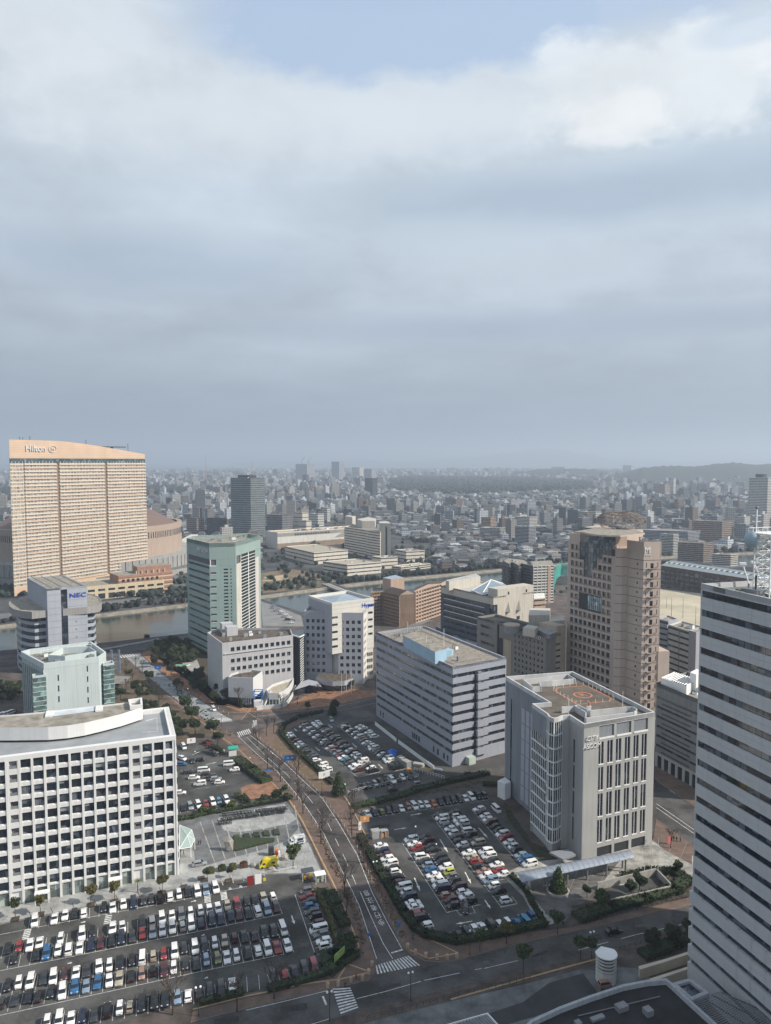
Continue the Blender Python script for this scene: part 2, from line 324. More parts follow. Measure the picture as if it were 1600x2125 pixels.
# ---------------- the ground, one sheet with the river bed in it ----------------
near_px=[(-700,1400),(-200,1362),(0,1350),(210,1334),(390,1314),(470,1272),(542,1243),(585,1257),(627,1270),(700,1258),(850,1222),(1040,1204),(1200,1192),(1420,1182),(1750,1166),(2600,1150)]
far_px=[(-700,1345),(-200,1315),(0,1297),(210,1273),(390,1252),(470,1243),(542,1236),(600,1228),(655,1221),(720,1212),(840,1199),(1043,1180),(1200,1166),(1420,1152),(1750,1138),(2600,1120)]
NB=[G(*p) for p in near_px]; FB=[G(*p) for p in far_px]
def build_ground():
    vs=[];fs=[]
    n=len(NB)
    xs=[NB[i][0] for i in range(n)]
    rows=[]
    def row(f): rows.append([f(i) for i in range(n)])
    row(lambda i:(xs[i]*1.0,-1500,0)); row(lambda i:(xs[i],60,0)); row(lambda i:(NB[i][0],NB[i][1],0)); row(lambda i:(NB[i][0],NB[i][1]+.3,-4.5))
    row(lambda i:(FB[i][0],FB[i][1]-7,-4.5)); row(lambda i:(FB[i][0],FB[i][1]-6.4,-2.0)); row(lambda i:(FB[i][0],FB[i][1]-5.4,-1.7)); row(lambda i:(FB[i][0],FB[i][1],0)); 
    row(lambda i:(FB[i][0]*1.15,1800,0)); row(lambda i:(FB[i][0]*8,9000,0)); row(lambda i:(FB[i][0]*40,24000,0))
    for r in rows:
        r[0]=(r[0][0]-3000,r[0][1],r[0][2]) ; r[-1]=(r[-1][0]+3000,r[-1][1],r[-1][2])
        vs+=r
    mid=[]
    for j in range(len(rows)-1):
        for i in range(n-1): fs.append((j*n+i,j*n+i+1,(j+1)*n+i+1,(j+1)*n+i)); mid.append(0 if j not in (2,3,4,5,6) else 1)
    me=D.meshes.new('ground'); me.from_pydata(vs,[],fs); me.materials.append(M_ground); me.materials.append(M_bank); me.polygons.foreach_set('material_index',mid)
    o=D.objects.new('ground',me); C.objects.link(o); o['kind']='structure'
    # water surface
    P=[(x,y+.1) for x,y in NB]; Q=[(x,y-6.0) for x,y in FB]
    P[0]=(P[0][0]-3000,P[0][1]);P[-1]=(P[-1][0]+3000,P[-1][1]);Q[0]=(Q[0][0]-3000,Q[0][1]);Q[-1]=(Q[-1][0]+3000,Q[-1][1])
    vs=[(x,y,-2.2) for x,y in P]+[(x,y,-2.2) for x,y in Q]; fs=[(i,i+1,n+i+1,n+i) for i in range(n-1)]
    me=D.meshes.new('river'); me.from_pydata(vs,[],fs); me.materials.append(M_water); o=D.objects.new('river',me); C.objects.link(o); o['kind']='structure'
build_ground()
ZR=.03
def sheet(name,px,m,z=ZR,parent=None,kind='structure'):
    P=ccw(GG(px)); b=MB().sheet(P,z,m); o=b.build(name,parent); 
    if kind and parent is None: o['kind']=kind
    return o
def slab(name,px,m,z1=.13,parent=None,mside=None):
    P=ccw(GG(px)); b=MB(); b.prism(P,0.0,z1,mside or M_curb,top=False); b.sheet(P,z1,m)
    o=b.build(name,parent)
    if parent is None: o['kind']='structure'
    return o
def stroke(b,px,w,z,m=M_line,dash=None):
    """a painted line of real width along ground pixels"""
    P=[V2(G(*p)) for p in px]
    for a,c in zip(P,P[1:]):
        L=(c-a).length; u=(c-a)/L; n=Vector((-u.y,u.x))*w/2; t=0
        segs=[(0,L)] if not dash else []
        if dash:
            while t<L: segs.append((t,min(t+dash[0],L))); t+=dash[0]+dash[1]
        for s0,s1 in segs:
            p=a+u*s0; q=a+u*s1; b.add([(*(p-n),z),(*(q-n),z),(*(q+n),z),(*(p+n),z)],[(0,1,2,3)] ,m)
def fixup(b):
    # make every face look upwards
    for k,f in enumerate(b.f):
        p=[b.v[i] for i in f]; a=sum(p[i-1][0]*p[i][1]-p[i][0]*p[i-1][1] for i in range(len(p)))
        if a<0: b.f[k]=f[::-1]
# big blocks of ground near the camera
near_block=sheet('pavement',[(-500,2300),(-500,1480),(0,1360),(215,1338),(380,1322),(430,1300),(540,1262),(620,1285),(900,1262),(1040,1230),(1250,1205),(1700,1190),(2100,2300)],mat('block_paving',(.105,.085,.075),.9,var=.3,scale=.12),z=.012)
R1L=[(490.6,1526),(530,1563),(575,1602),(608.7,1641.5),(634,1675),(668,1726),(696,1782),(727,1844),(744,1880),(762,1935),(780,1990),(783,2015),(767,2037)]
R1R=[(519,1523),(556,1552),(592,1582),(631,1619),(671,1656),(704,1706),(744,1774),(775,1852),(807,1915),(837,1970),(850,1983),(880,1996),(912,2000)]
road=sheet('road',[(-200,2280),(407,2122),(510,2095),(600,2074),(685,2054),(767,2037),(912,2000),(950,1995),(1050,1967),(1187,1936),(1435,1880),(1700,1815),(1700,1855),(1432,1921),(1280,1967),(1157,1997),(1060,2019),(950,2045),(850,2072),(700,2110),(600,2140),(300,2260),(150,2330)],M_asph,z=.030)
sheet('road',R1L+R1R[::-1],M_asph2,z=.036)
sheet('road',[(441,1501),(484,1497),(530,1485.5),(600,1477),(668,1470),(780,1447.5),(900,1420),(905,1432),(780,1461),(721,1474),(631,1489),(560,1505),(519,1523),(505,1527),(490.6,1526)],M_asph2,z=.042)
sheet('road',[(258,1362),(291,1358),(338,1400),(385,1433),(430,1463),(484,1497),(441,1501),(385,1465),(345,1436),(305,1402)],M_street,z=.048)
sheet('road',[(-100,1372),(60,1362),(215,1347),(330,1330),(392,1319),(392,1328),(330,1343),(258,1362),(291,1358),(215,1362),(60,1380),(-100,1395)],M_asph,z=.024)
sheet('road',[(1359,1620),(1452,1684),(1600,1790),(1600,1860),(1437,1752),(1359,1696)],M_asph,z=.030)
sheet('road',[(1240,1480),(1300,1500),(1420,1600),(1359,1622)],M_asph,z=.030)
sheet('road',[(703,1660),(745,1652),(812,1640),(900,1616),(1000,1596),(1050,1588),(1050,1604),(960,1622),(860,1645),(770,1664),(725,1668)],M_asph,z=.033)
sheet('road',[(690,1655),(750,1440),(785,1475),(938,1593),(1050,1566),(1062,1590),(900,1616),(812,1640),(760,1652)],mat('yard_asphalt',(.075,.073,.070),.9,var=.2,scale=.1),z=.022)
# parking grounds
LOT1=[(-200,1965),(0,1921),(400,1842),(512,1826),(560,1817),(640,1808),(652,1850),(700,1955),(668,2012),(560,2052),(350,2093),(100,2165),(-200,2260)]
LOT2=[(350,1545),(395,1540),(440,1532),(470,1552),(487,1575),(553,1616),(500,1634),(505,1652),(455,1668),(372,1692),(350,1700)]
LOT3=[(586,1521),(592,1508),(622,1492),(668,1480),(757,1470),(855,1540),(905,1590),(872,1612),(800,1634),(716,1647),(700,1625),(668,1590)]
LOT4=[(733,1682),(750,1672),(840,1656),(930,1640),(1000,1628),(1052,1700),(1105,1755),(1130,1795),(1090,1830),(1128,1900),(1060,1925),(945,1950),(885,1930),(840,1880),(800,1810),(762,1748)]
lots=[]
for k,px in enumerate((LOT1,LOT2,LOT3,LOT4)): lots.append(sheet('parking_lot',px,M_lot,z=.050))
# pavements, raised
slab('pavement',[(597,1661),(620,1698),(645,1745),(679,1819),(696,1858),(712,1900),(740,1965),(738,1985),(692,2030),(650,2041),(560,2063),(512,2073),(400,2100),(395,2122),(510,2093),(600,2072),(685,2052),(767,2034),(781,2013),(777,1990),(759,1935),(741,1880),(724,1844),(693,1782),(665,1726),(631,1675),(605,1641.5),(571,1602),(526,1563),(487,1526),(441,1503),(385,1467),(345,1438),(335,1442),(372,1470),(420,1502),(470,1545),(530,1590),(575,1630)],M_brick)
slab('pavement',[(523,1524),(560,1508),(600,1496),(640,1494),(600,1512),(590,1530),(640,1575),(690,1628),(716,1650),(735,1690),(758,1745),(800,1812),(848,1886),(875,1935),(950,1962),(1050,1945),(1100,1936),(1187,1925),(1290,1898),(1436,1862),(1436,1877),(1187,1934),(1050,1965),(950,1992),(912,1997),(882,1994),(853,1981),(840,1968),(810,1915),(778,1852),(747,1774),(707,1706),(674,1656),(634,1619),(595,1582),(560,1552)],M_brick)
slab('pavement',[(441,1499),(484,1495),(430,1461),(385,1431),(338,1398),(291,1356),(310,1350),(345,1380),(400,1420),(440,1455),(500,1478),(600,1475),(666,1468),(780,1445),(780,1436),(700,1425),(640,1440),(600,1462),(560,1470),(520,1470),(470,1455)][2:],M_brick2)
slab('pavement',[(300,2262),(600,2142),(700,2112),(850,2074),(950,2047),(1060,2021),(1157,1999),(1280,1969),(1432,1923),(1433,1950),(1280,1990),(1200,2007),(1100,2035),(935,2077),(850,2100),(762,2123),(600,2190),(400,2290)],mat('dull_brick_paving',(.10,.078,.065),.9,var=.25,scale=.3))
slab('pavement',[(1362,1700),(1436,1754),(1600,1862),(1600,1900),(1436,1775),(1436,1795),(1380,1765),(1355,1745)],M_brick)
slab('pavement',[(1359,1618),(1359,1560),(1460,1625),(1600,1730),(1600,1785),(1452,1682)],M_brick)
# plaza by the white office
plaza=slab('plaza',[(345,1815),(372,1700),(400,1692),(455,1672),(590,1660),(612,1685),(645,1757),(672,1815),(560,1815),(512,1824),(400,1840),(0,1919),(-200,1962),(-200,1918),(0,1868),(372,1806)],M_plaza,z1=.12)
apron=sheet('plaza',[(-200,1960),(-200,1912),(0,1866),(372,1805),(378,1750),(400,1750),(405,1790),(430,1796),(500,1776),(560,1760),(600,1742),(618,1720),(640,1750),(668,1812),(560,1813),(512,1822),(400,1838),(0,1917)],M_plaza2,z=.126)
sheet('plaza',[(455,1708),(452,1700),(460,1692),(590,1668),(616,1700),(600,1710),(540,1722),(490,1728),(465,1724)],M_plaza2,z=.126)
b=MB()
for k in range(9):
    x0=430+k*23.; stroke(b,[(x0-15+k*1.5,1706-k*4.2),(x0+33-k*1.5,1838-k*4.6)],.3,.134,M_pav)
for k in range(8): stroke(b,[(60+k*45,1868-k*8.7+25),(70+k*45,1888-k*8.7+28)],.16,.134,M_dark)
fixup(b); b.build('paving_joints',plaza,kind='stuff')
sheet('pavement',[(500,1635),(513,1629),(575,1618),(587,1628),(602,1645),(575,1650),(505,1662)],M_brick2,z=.06)
# plaza in front of the grey concrete office
p4=slab('plaza',[(1040,1815),(1100,1790),(1212,1778),(1350,1752),(1362,1730),(1442,1775),(1436,1835),(1400,1850),(1380,1810),(1290,1838),(1240,1845),(1190,1830),(1130,1895),(1155,1915),(1120,1925),(1085,1860)],M_pav,z1=.12)
sheet('drive',[(1100,1830),(1180,1800),(1300,1770),(1240,1845),(1190,1895),(1170,1915),(1140,1905),(1105,1860)],mat('drive_paving',(.13,.125,.12),.9,var=.2,scale=.3),z=.128)
b=MB()
for k in range(10): stroke(b,[(1180+k*30,1852-k*2),(1215+k*30,1770-k*3)],.10,.136,M_curb)
for k in range(6): stroke(b,[(1190,1845-k*13),(1440,1835-k*13)],.10,.136,M_curb)
fixup(b); b.build('paving_joints',p4,kind='stuff')
# planted ground
sheet('planting_bed',[(655,1850),(680,1840),(715,1905),(740,1962),(736,1982),(690,2032),(672,2012),(700,1955)],M_soil,z=.09)
sheet('planting_bed',[(1185,1880),(1270,1868),(1420,1805),(1436,1830),(1430,1862),(1290,1890),(1200,1912)],M_soil,z=.14)
sheet('planting_bed',[(586,1519),(560,1545),(640,1620),(665,1640),(700,1625),(668,1590)],mat('dry_bed',(.17,.12,.07),.95,col2=(.09,.065,.045),scale=.5),z=.145)
sheet('planting_bed',[(706,1655),(730,1670),(860,1650),(1000,1615),(1050,1604),(1058,1640),(1000,1626),(840,1652),(735,1682)],mat('dry_bed2',(.10,.08,.055),.95,col2=(.05,.045,.03),scale=.5),z=.07)
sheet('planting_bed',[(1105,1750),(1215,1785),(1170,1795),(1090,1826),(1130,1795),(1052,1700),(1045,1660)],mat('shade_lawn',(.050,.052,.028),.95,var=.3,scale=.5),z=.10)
sheet('park',[(225,1500),(225,1385),(262,1372),(300,1404),(345,1440),(400,1476),(470,1540),(440,1530),(395,1538),(372,1545),(300,1520)],mat('park_soil',(.13,.095,.065),.95,col2=(.06,.05,.035),scale=.2),z=.06)
sheet('park',[(310,1335),(392,1328),(431,1362),(431,1440),(600,1468),(560,1472),(470,1462),(345,1392),(300,1352)],mat('park_soil2',(.085,.07,.05),.95,col2=(.04,.035,.025),scale=.2),z=.055)
# promontory parking by the river
sheet('parking_lot',[(542,1248),(585,1262),(625,1278),(630,1300),(545,1300)],mat('pale_asphalt',(.22,.22,.22),.9,var=.1,scale=.1),z=.05)
# sports ground with sand, dry park across the river
sheet('sports_ground',[(1330,1275),(1372,1222),(1460,1232),(1600,1250),(1700,1330),(1450,1320),(1390,1300)],M_sand,z=.05)
sheet('park',[(535,1233),(540,1190),(600,1180),(660,1190),(700,1207),(655,1219),(600,1226)],mat('dry_park',(.21,.165,.105),.95,col2=(.11,.085,.055),scale=.05),z=.05)
sheet('park',[(545,1206),(548,1198),(590,1193),(600,1200),(575,1206)],mat('pale_sand',(.42,.34,.22),.95,var=.1),z=.08)
sheet('road',[(-100,1285),(205,1250),(395,1225),(395,1232),(205,1259),(-100,1297)],M_plaza,z=.05)
sheet('road',[(330,1140),(392,1130),(392,1150),(372,1165),(370,1195),(392,1222),(355,1215),(350,1170)],M_plaza,z=.05)
# painted markings, children of the road
b=MB(); z=.062
stroke(b,[(492,1524),(519,1520)],.0001,z)
for P in ([(493,1527),(532,1564),(577,1603),(611,1643),(636,1676),(670,1727),(698,1783),(729,1845),(746,1881),(764,1936),(782,1991)],[(517,1524),(554,1553),(590,1583),(629,1620),(669,1657),(702,1707),(741,1774),(772,1852),(804,1915),(834,1969)]): stroke(b,P,.16,z)
stroke(b,[(512,1530),(560,1577),(592,1604)],.14,z); stroke(b,[(592,1604),(640,1655),(681,1710),(715,1780),(745,1850)],.14,z,dash=(5,5))
stroke(b,[(747,1850),(771,1905),(795,1958),(815,1990)],.17,z)
stroke(b,[(812,1978),(836,1971)],.45,z)
for P in ([(740,2073),(800,2058),(880,2035),(1000,2010)],[(1005,2010),(1100,1988)],[(1200,1972),(1320,1940),(1432,1915)],[(815,2100),(900,2072),(975,2042)],[(600,2140),(700,2110)]): stroke(b,P,.15,z,dash=(9,4) if P[0][0]<1300 else (5,5))
stroke(b,[(680,2056),(600,2076),(510,2097)],.15,z); stroke(b,[(1390,1640),(1440,1672)],.15,z,dash=(3,4)); stroke(b,[(1362,1668),(1440,1722)],.2,z); stroke(b,[(1362,1676),(1440,1730)],.2,z)
stroke(b,[(524,1488),(600,1478),(668,1472),(780,1449)],.15,z); stroke(b,[(560,1503),(631,1487),(721,1472),(780,1459)],.15,z)
fixup(b); lm=b.build('lane_marking',road,kind=None)
def crosswalk(a0,a1,b0,b1,n,frac=.5,swap=False):
    """n stripes: a side runs a0->a1, b side b0->b1"""
    A0,A1,B0,B1=[V2(G(*p)) for p in (a0,a1,b0,b1)]
    for k in range(n):
        t0=k/n; t1=(k+frac)/n; P=[A0.lerp(A1,t0),A0.lerp(A1,t1),B0.lerp(B1,t1),B0.lerp(B1,t0)]
        q=MB().sheet(ccw([tuple(p) for p in P]),.066,M_line); q.build('crosswalk_stripe',road)
crosswalk((783,2022),(875,2003),(779,2004),(850,1983),13)
crosswalk((690,2052),(708,2108),(727,2050),(745,2094),9)
crosswalk((497,1530),(523,1521),(492,1520),(518,1512),7); crosswalk((445,1500),(484,1494),(438,1493),(474,1489),9)
crosswalk((252,1366),(300,1358),(247,1361),(292,1354),9); crosswalk((525,1498),(523,1512),(533,1494),(533,1505),5)
stb=MB(); stroke(stb,[(670,2068),(677,2086)],.45,.066); fixup(stb); stb.build('stop_line',road)
# lettering on the carriageway
A=V2(G(752,1843)); B_=V2(G(795,1920)); ang=math.atan2(-(B_-A).x*-1,(B_-A).y*-1); 
dirn=(B_-A).normalized(); rz=math.atan2(dirn.x,-dirn.y)+math.pi
for k,ch in enumerate('意注者行歩'):
    p=V2(G(760+k*7.6,1853+k*15.2)); 
    try:
        o=text(ch,None,0,0,3.0,'road_lettering',M_line,road,flat=(p.x,p.y,.068),rz=rz,ext=.002); o.scale=(.62,1.0,1)
    except Exception as e: print('txt',e)
def arrow(px0,px1,w,name='arrow_marking',parent=None):
    a=V2(G(*px0)); c=V2(G(*px1)); u=(c-a).normalized(); n=Vector((-u.y,u.x)); L=(c-a).length; q=a+u*L*.62
    pts=[a+n*w*.18,a-n*w*.18,q-n*w*.18,q-n*w*.5,c,q+n*w*.5,q+n*w*.18]
    MB().sheet(ccw([tuple(p) for p in pts]),.066,M_line).build(name,parent)
for a in (((605,1900),(611,1918)),):arrow(*a,1.0,parent=lots[0])
for a in (((418,1942),(425,1940)),((396,1872),(408,1869)),((168,1915),(178,1913)),((140,2000),(150,1998)),((425,2031),(432,2028))): arrow(*a,.9,parent=lots[0])
for a in (((860,1822),(872,1850)),((965,1810),(978,1835)),((913,1742),(930,1770)),((993,1718),(1013,1740)),((1006,1868),(1018,1886)),((980,1912),(945,1918)),((852,1692),(876,1688)),((818,1722),(845,1718))): arrow(*a,.9,parent=lots[3])
for a in (((611,1512),(616,1518)),((655,1551),(664,1559)),((682,1504),(690,1511)),((731,1543),(741,1552)),((785,1586),(795,1596)),((797,1609),(818,1607))): arrow(*a,.9,parent=lots[2])
for a in (((400,1566),(415,1560)),((428,1587),(450,1582))): arrow(*a,.8,parent=lots[1])
# tactile strips on the pavements
def tact(px,w=.45,z=.142):
    q=MB(); stroke(q,px,w,z,M_tact); fixup(q); q.build('tactile_strip',near_block)
tact([(400,2096),(512,2068),(600,2050),(650,2040),(700,2034)]); tact([(600,1660),(628,1705),(660,1770),(690,1830),(715,1885),(745,1965),(700,2034)])
tact([(745,1968),(722,2002)]);tact([(700,2034),(762,2020)]);tact([(724,2002),(760,2015)])
tact([(640,1575),(690,1625),(720,1660),(745,1705),(770,1760)],.4); tact([(880,1945),(950,1978),(935,1982),(890,1990),(850,1972)],.4)
tact([(935,2075),(1060,2040),(1160,2012),(1280,1980)],.5); tact([(345,1442),(420,1500),(500,1560),(590,1650)],.35)
for q in ([(470,1462),(500,1470),(540,1495)],[(500,1495),(520,1472)],[(455,1478),(515,1480)]): tact(q,.35)

# repairs, covers and stains on the carriageway and car parks
wr=random.Random(21); M_patch=mat('asphalt_repair',(.042,.042,.043),.92,var=.2,scale=.6); M_patch2=mat('worn_asphalt',(.105,.104,.10),.92,var=.25,scale=.5); M_iron=mat('iron_cover',(.05,.045,.04),.7,var=.1)
for k,(px,py,par) in enumerate(((470,2118,road),(610,2092,road),(820,2045,road),(905,2030,road),(1010,2000,road),(1120,1980,road),(1240,1945,road),(1340,1920,road),(640,1672,road),(702,1775,road),(735,1850,road),(770,1925,road),(560,1585,road),(150,1985,lots[0]),(400,1955,lots[0]),(300,2070,lots[0]),(620,1900,lots[0]),(640,1960,lots[0]),(870,1800,lots[3]),(930,1800,lots[3]),(790,1715,lots[3]),(1000,1850,lots[3]),(1040,1790,lots[3]),(430,1620,lots[1]),(400,1640,lots[1]),(640,1530,lots[2]),(700,1530,lots[2]))):
    g=V2(G(px,py)); a=wr.uniform(.1,.5); w,d=wr.uniform(1.5,7),wr.uniform(.8,2.2); q=MB(); q.box(g.x,g.y,.053,w,d,.006,a,M_patch if wr.random()<.6 else M_patch2); q.build('asphalt_patch',par)
for k in range(26):
    px,py=wr.choice([(650,1700),(690,1780),(720,1850),(750,1900),(800,2060),(950,2020),(1100,1985),(1250,1950),(560,2100)]); g=V2(G(px+wr.uniform(-12,12),py+wr.uniform(-8,8))); c_=[(g.x+.38*math.cos(t),g.y+.38*math.sin(t)) for t in [6.2832*j/10 for j in range(10)]]; MB().sheet(c_,.058,M_iron).build('manhole_cover',road)
# ---------------- building helpers ----------------
def cen(P): return (sum(p[0] for p in P)/len(P),sum(p[1] for p in P)/len(P))
def bld(label,P,name='office_building',cat='office building',group=None): return thing(name,label,cat,(*cen(P),0),group=group)
def bands(root,F,z_top,pitch,n,wh,sp_m,gl,t=.3,u0=0.,u1=None,pane=2.,each=True,spn='spandrel',wn='window',zend=None,mull=None,top=None,joint=None):
    """ribbon windows: n rows; window top of row k at z_top-k*pitch"""
    u1=F.L if u1 is None else u1; e=.003; L=u1-u0-2*e
    zs=[(z_top-k*pitch-wh,z_top-k*pitch) for k in range(n)]
    if top is not None: piece(F,u0+e,u1-e,zs[0][1],top,-t,0,spn,sp_m,root)
    for k,(a,b_) in enumerate(zs):
        nxt=zs[k+1][1] if k+1<n else (zend if zend is not None else a-(pitch-wh))
        if nxt<a-.05:
            if joint:
                nj=max(1,int(round(L/joint[0]))); hh=(a-nxt); w=L/nj
                for j in range(nj):
                    for r in range(joint[1]): piece(F,u0+e+j*w+.02,u0+e+(j+1)*w-.02,nxt+r*hh/joint[1]+.02,nxt+(r+1)*hh/joint[1]-.02,-t,0,'panel',sp_m,root)
            else: piece(F,u0+e,u1-e,nxt,a,-t,0,spn,sp_m,root)
        if each:
            m=max(1,int(round(L/pane))); w=L/m
            for j in range(m): piece(F,u0+e+j*w+.04,u0+e+(j+1)*w-.04,a,b_,-t,-t+.06,wn,gl,root)
        else: piece(F,u0+e,u1-e,a,b_,-t,-t+.06,'window_strip',gl,root)
def punched(root,F,cols,rows,wm,gl,t=.3,z0=0.,z1=10.,u0=0.,u1=None,name='cladding',wn='window',fr=None,skip=None):
    """wall cladding t thick with real openings; cols=[(u0,u1)], rows=[(z0,z1)] ascending"""
    u1=F.L if u1 is None else u1; b=MB(); e=.003; z=z0
    for (a,c) in rows:
        b.fbox(F,u0+e,u1-e,z,a,-t,0,wm); u=u0+e
        for (p,q) in cols: b.fbox(F,u,p,a,c,-t,0,wm); u=q
        b.fbox(F,u,u1-e,a,c,-t,0,wm); z=c
    b.fbox(F,u0+e,u1-e,z,z1,-t,0,wm); b.build(name,root)
    for i,(a,c) in enumerate(rows):
        for j,(p,q) in enumerate(cols):
            if skip and skip(i,j): piece(F,p,q,a,c,-t,-.01,'blind_panel',wm,root); continue
            piece(F,p,q,a,c,-t,-t+.06,wn,gl,root)
            if fr: 
                piece(F,p,q,a-.18,a-.02,0,.08,'sill',fr,root)
def plain(root,F,z0,z1,m,t=.3,u0=0,u1=None,name='wall_panel',nu=1,nz=1):
    u1=F.L if u1 is None else u1; L=(u1-u0-.006)/nu; hz=(z1-z0)/nz
    for i in range(nu):
        for j in range(nz): g=.02 if nu*nz>1 else 0; piece(F,u0+.003+i*L+g,u0+.003+(i+1)*L-g,z0+j*hz+g,z0+(j+1)*hz-g,-t,0,name,m,root)
def roofkit(root,P,z,n,seed,m=None,big=3.):
    """roof plant: units, ducts, pipes standing on a roof, each its own part"""
    r=random.Random(seed); x0=min(p[0] for p in P);x1=max(p[0] for p in P);y0=min(p[1] for p in P);y1=max(p[1] for p in P); k=0;tries=0
    F=Fc(P[1],P[2]) if len(P)>2 else Fc(P[0],P[1]); m=m or M_conc
    def inside(x,y):
        c=False
        for i in range(len(P)):
            a,b=P[i-1],P[i]
            if (a[1]>y)!=(b[1]>y) and x<(b[0]-a[0])*(y-a[1])/(b[1]-a[1])+a[0]: c=not c
        return c
    while k<n and tries<400:
        tries+=1; x=r.uniform(x0,x1);y=r.uniform(y0,y1)
        if not all(inside(x+dx,y+dy) for dx in (-big*.8,big*.8) for dy in (-big*.8,big*.8)): continue
        b=MB(); w,d,h=r.uniform(.4,1)*big,r.uniform(.3,.8)*big,r.uniform(.8,2.2); mm=r.choice([M_white,M_conc,M_grey,m])
        b.box(0+x,y,z+h/2,w,d,h,F.ang,mm); b.box(x,y,z+h+.06,w*1.06,d*1.06,.12,F.ang,M_grey); 
        if r.random()<.6: b.tube((x,y,z+h),(x,y,z+h+.5),min(w,d)*.3,n=8,m=M_grey)
        b.build('rooftop_unit',next((c for c in root.children if c.name.startswith('roof') and c.name[:5] in('roof','roof.')),root)); k+=1
# ================= 1 white office with square grid front =================
brnd=random.Random(4); M_blind=mat('window_blind',(.24,.26,.28),.6,var=0); M_blind2=mat('grey_blind',(.10,.12,.14),.5,var=0)
W1=wallmat('white_cladding',(.79,.79,.78),var=.03,streak=.05); Wroof=mat('roof_membrane',(.28,.30,.32),.8,var=.12,scale=.1)
c_=V2(G(370,1816)); l_=V2(G(19,1882)); u_=(c_-l_).normalized(); n_=Vector((-u_.y,u_.x)); pitchA=(c_-l_).length/14.15
LA=pitchA*18; ZA=zt(c_.y,1527)
PA=[tuple(c_-u_*LA),tuple(c_),tuple(c_+n_*27.5),tuple(c_-u_*LA+n_*27.5)]
A=bld('white office block with a square window grid, filling the lower left',PA)
M_inner=mat('glass_backing',(.03,.033,.038),.6,var=0)
FA=shell(A,PA,ZA,M_inner,Wroof,pm=W1,t=1.0,ph=1.3,pt=1.5)
Fa=FA[0]; zr=[ZA-1.25-k*3.76 for k in range(10)]; hw=2.48
solid=set([3,13])
piece(Fa,.003,Fa.L-.003,zr[0],ZA+.01,-1.,.12,'top_beam',W1,A)
gA=glassmat('office_glass',(.018,.028,.042),.05,1.,.5); gB=glassmat('shop_glass',(.16,.19,.18),.12,.6,.2); gC=glassmat('curtained_glass',(.17,.165,.18),.25,.5,.15)
for i in range(19):
    u=Fa.L-i*pitchA
    if u-.45>=0 or i==0: piece(Fa,max(.003,u-.29),min(Fa.L-.003,u+.29),0,zr[0],-.95,.16,'pier',W1,A)
for i in range(18):
    ua=Fa.L-(i+1)*pitchA+.29; ub=Fa.L-i*pitchA-.29
    for k in range(10):
        z1=zr[k]; z0=z1-hw; zn=zr[k+1] if k<9 else 4.0
        if i in solid:
            q=MB(); w=.42
            q.fbox(Fa,ua,ub,zn,z0+.1,-.95,.1,W1); q.fbox(Fa,ua,ua+w,z0+.1,z1-.15,-.95,.1,W1); q.fbox(Fa,ub-w*.5,ub,z0+.1,z1-.15,-.95,.1,W1); q.fbox(Fa,ua,ub,z1-.15,z1,-.95,.1,W1); q.build('wall_panel',A)
            piece(Fa,ua+w,ub-w*.5,z0+.1,z1-.15,-.9,-.82,'window',gC,A); piece(Fa,ua+w,ub-w*.5,z0+.1,z0+1.0,-.1,-.05,'railing',M_grey,A)
        else:
            piece(Fa,ua,ub,z0,z1,-.55,-.50,'window',gA,A)
            if brnd.random()<.34: hb_=brnd.choice([.5,.9,1.4]); wb_=brnd.choice([1,.5]); piece(Fa,ua+.05,ua+.05+(ub-ua-.1)*wb_,z1-hb_,z1-.02,-.50,-.48,'blind',brnd.choice([M_blind,M_blind2]),A)
            piece(Fa,(ua+ub)/2-.03,(ua+ub)/2+.03,z0,z1,-.5,-.46,'mullion',M_dark,A)
            q=MB(); # spandrel with a sloping sill
            vs=[Fa.pt(uu,zz,dd) for uu in (ua,ub) for zz,dd in ((zn,-.95),(zn,-.05),(z0-.25,-.02),(z0,-.45),(z0,-.95))]
            q.add(vs,[(0,5,6,1),(1,6,7,2),(2,7,8,3),(3,8,9,4),(0,1,2,3,4),(9,8,7,6,5)],W1); q.build('spandrel',A)
            piece(Fa,ua+.15,(ua+ub)/2+.1,z0-.2,z0-.04,-.5,-.06,'sill_block',W1,A)
    piece(Fa,ua,ub,3.95,4.0,-.9,-.1,'lintel',W1,A)
    if i in solid: piece(Fa,ua,ub,0,3.95,-.9,-.4,'wall_panel',W1,A)
    else:
        piece(Fa,ua,(ua+ub)/2-.03,.2,3.9,-.5,-.45,'shop_window',gB,A); piece(Fa,(ua+ub)/2+.03,ub,.2,3.9,-.5,-.45,'shop_window',gB,A); piece(Fa,ua,ub,2.1,2.25,-.45,-.4,'transom',M_grey,A)
for i in (5,11):
    ua=Fa.L-(i+1)*pitchA; ub=Fa.L-i*pitchA; piece(Fa,ua-.3,ub+.3,3.0,3.3,0.35,2.2,'entrance_canopy',M_white,A)
    for uu in (ua-.2,ub+.05): piece(Fa,uu,uu+.15,0,3.0,1.9,2.05,'canopy_post',M_white,A)
Fb=FA[1]
for k in range(10): piece(Fb,.003,Fb.L,zr[k]-hw-1.3 if k<9 else 0,zr[k]-hw,-1,.25,'spandrel',W1,A); piece(Fb,.5,Fb.L-.5,zr[k]-hw,zr[k],-.95,-.9,'window_strip',gA,A)
for j in range(9): piece(Fb,j*3.35+.01,j*3.35+.7,0,zr[0],-.95,.1,'pier',W1,A)
piece(Fb,.003,Fb.L,zr[0],ZA,-1,.12,'top_beam',W1,A)
